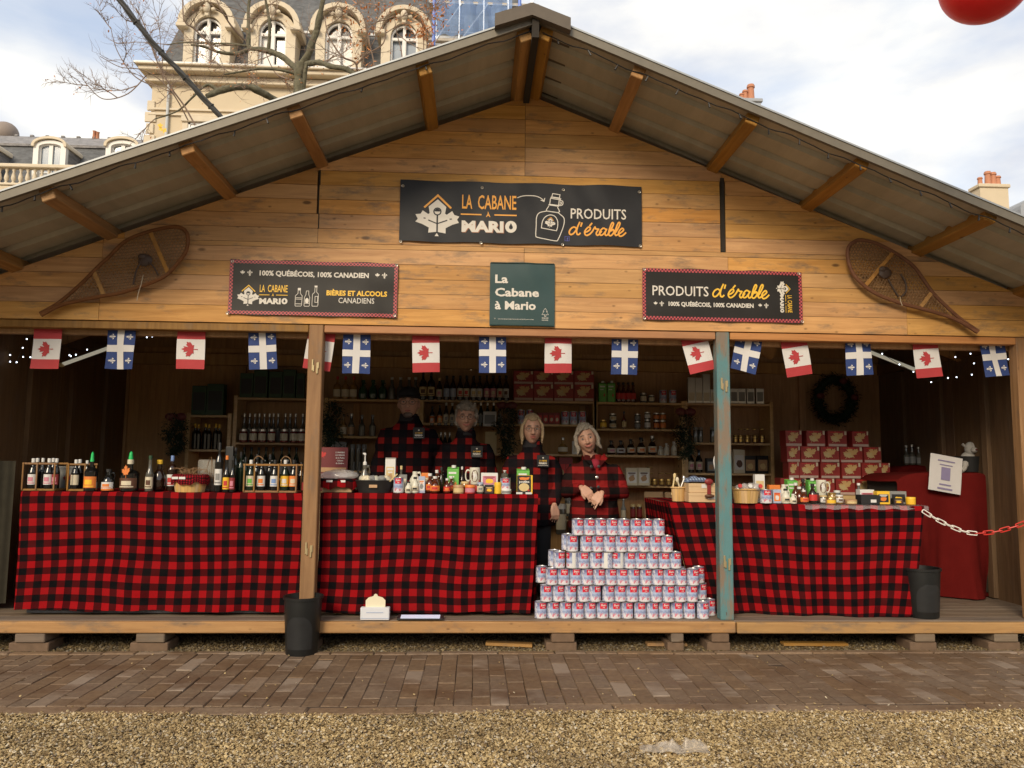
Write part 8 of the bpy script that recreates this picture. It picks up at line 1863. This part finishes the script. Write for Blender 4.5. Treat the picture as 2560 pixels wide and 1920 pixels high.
# blond bobbed woman, arm hanging -------------------------------------
X2, Y2 = at(1150, 960, 6.75).x, 6.75; z2 = rel(at(1148, 928, Y2 - .03), X2, Y2).z; fc = Vector((-.005, -.04, z2)); S2_ = .95; shz = z2 - .208 * S2_
wr = rel(at(1197, 1092, 6.62), X2, Y2); wt = rel(at(1203, 1112, 6.60), X2, Y2)
arms = [arm((-.18, .01, shz - .085), (-.225, .0, shz - .30), (-.19, -.10, shz - .51), (-.17, -.15, shz - .6), side=-1, curl=.5, palm_n=(-1, 0, 0)),
        arm((.18, .01, shz - .085), (.222, .0, shz - .31), (wr.x, wr.y, wr.z), (wr.x + .012, wr.y - .015, wr.z - .1), side=-1, curl=.55, palm_n=(.5, -.85, 0))]
t, L_, rot, sz, hs = person('woman with straight ash blond bob in plaid jacket, hand hanging by the table end', X2, Y2, 1.62, fc, arms, JK, None, S2_, yaw=.0, smile=.1, glasses=True, width=1.05, jlen=.66, mouth_open=True, badge=(rel(at(1173, 996, Y2 - .14), X2, Y2).x, rel(at(1173, 996, Y2 - .14), X2, Y2).z))
g = G(); hair_cap(g, L_, rot, hs, lump=.03, seed=5, grow=1.11, hairline=.052)
for k in (-1, 1):
    for j in range(5): g.tube([L_((k * (.05 - .006 * j), -.045 + .022 * j, .084)), L_((k * .080, -.048 + .03 * j, .03)), L_((k * .084, -.044 + .032 * j, -.04)), L_((k * (.080 + .004 * (j % 2)), -.042 + .03 * j, -.098 - .012 * (j % 3)))], [.014, .014, .013, .006], 8)
g.ell(L_((0, .06, -.04)), (.075, .035, .075), 16, 10)
obj('hair', bake(g, 'hair', .0042, 2, strands), M_HAIRB, t)
# wavy-haired woman, hands crossed -----------------------------------
X3, Y3 = at(1283, 1020, 6.70).x, 6.70; q3 = rel(at(1266, 948, Y3 - .04), X3, Y3); fc = Vector((q3.x, -.06, q3.z)); S3_ = .95; shz = q3.z - .205 * S3_
wR = rel(at(1268, 1058, 6.50), X3, Y3); hR = rel(at(1278, 1078, 6.47), X3, Y3); wL = rel(at(1300, 1062, 6.48), X3, Y3); hL = rel(at(1283, 1084, 6.44), X3, Y3)
arms = [arm((-.18, .0, shz - .085), (-.235, -.03, shz - .27), (wR.x - .035, wR.y + .03, wR.z + .02), (wR.x + .03, wR.y, wR.z - .05), side=1, curl=.45, palm_n=(.2, -1, .3)),
        arm((.18, .0, shz - .085), (.245, -.03, shz - .26), (wL.x - .01, wL.y, wL.z - .012), (hL.x - .01, hL.y, hL.z - .02), side=-1, curl=.75, palm_n=(-.2, -1, .4), point=0)]
t, L_, rot, sz, hs = person('smiling woman with wavy grey hair and tilted head, hands crossed over red plaid coat', X3, Y3, 1.56, fc, arms, JK2, None, S3_, yaw=-.12, tilt=-.26, smile=.9, width=1.12, collar='open', jlen=.64, belly=.015)
g = G(); hair_cap(g, L_, rot, hs, lump=.08, seed=9, grow=1.13, hairline=.046)
for k in (-1, 1):
    for j in range(6):
        w0_ = rr.uniform(-.006, .006); g.tube([L_((k * (.045 - .006 * j), -.048 + .02 * j, .090)), L_((k * .082, -.046 + .028 * j, .035)), L_((k * (.090 + w0_), -.04 + .03 * j, -.03)), L_((k * (.084 - w0_), -.036 + .03 * j, -.07)), L_((k * (.096 + w0_), -.03 + .028 * j, -.100 - .01 * (j % 2)))], [.014, .017, .016, .015, .007], 8)
g.ell(L_((0, .06, -.04)), (.08, .04, .085), 16, 10); g.tube([L_((.01, -.07, .105)), L_((-.035, -.088, .075)), L_((-.065, -.072, .045))], [.014, .016, .012], 8)
obj('hair', bake(g, 'hair', .0042, 2, strands), M_HAIRG, t)
# open collar, red top, buttons
cz_ = shz + .03
for k in (-1, 1): obj('lapel', G().add([(k * .015, -.118, cz_ - .10), (k * .10, -.085, cz_ + .0), (k * .080, -.03, cz_ + .035), (k * .05, -.085, cz_ + .012), (k * .015, -.132, cz_ - .095), (k * .102, -.099, cz_ - .003), (k * .085, -.035, cz_ + .042), (k * .05, -.097, cz_ + .018)], [(0, 1, 2, 3), (7, 6, 5, 4), (0, 4, 5, 1), (1, 5, 6, 2)]), JK2, t)
obj('red_top', G().ell((0, -.060, cz_ - .055), (.050, .050, .050), 18, 12), plain('red_knit', (.26, .012, .03), .85), t)
for k, (bx, bz) in enumerate(((-.045, -.075), (.02, -.072), (.0, -.165), (-.05, -.255), (.012, -.245))):
    obj('button', G().lathe([(.013, 0), (.013, .004), (.009, .006)], 14, (bx, -.158 - (.008 if bz < -.1 else -.016), cz_ + bz), axis=(0, -1, 0)), M_BLK if k != 2 else CO['silver'], t)
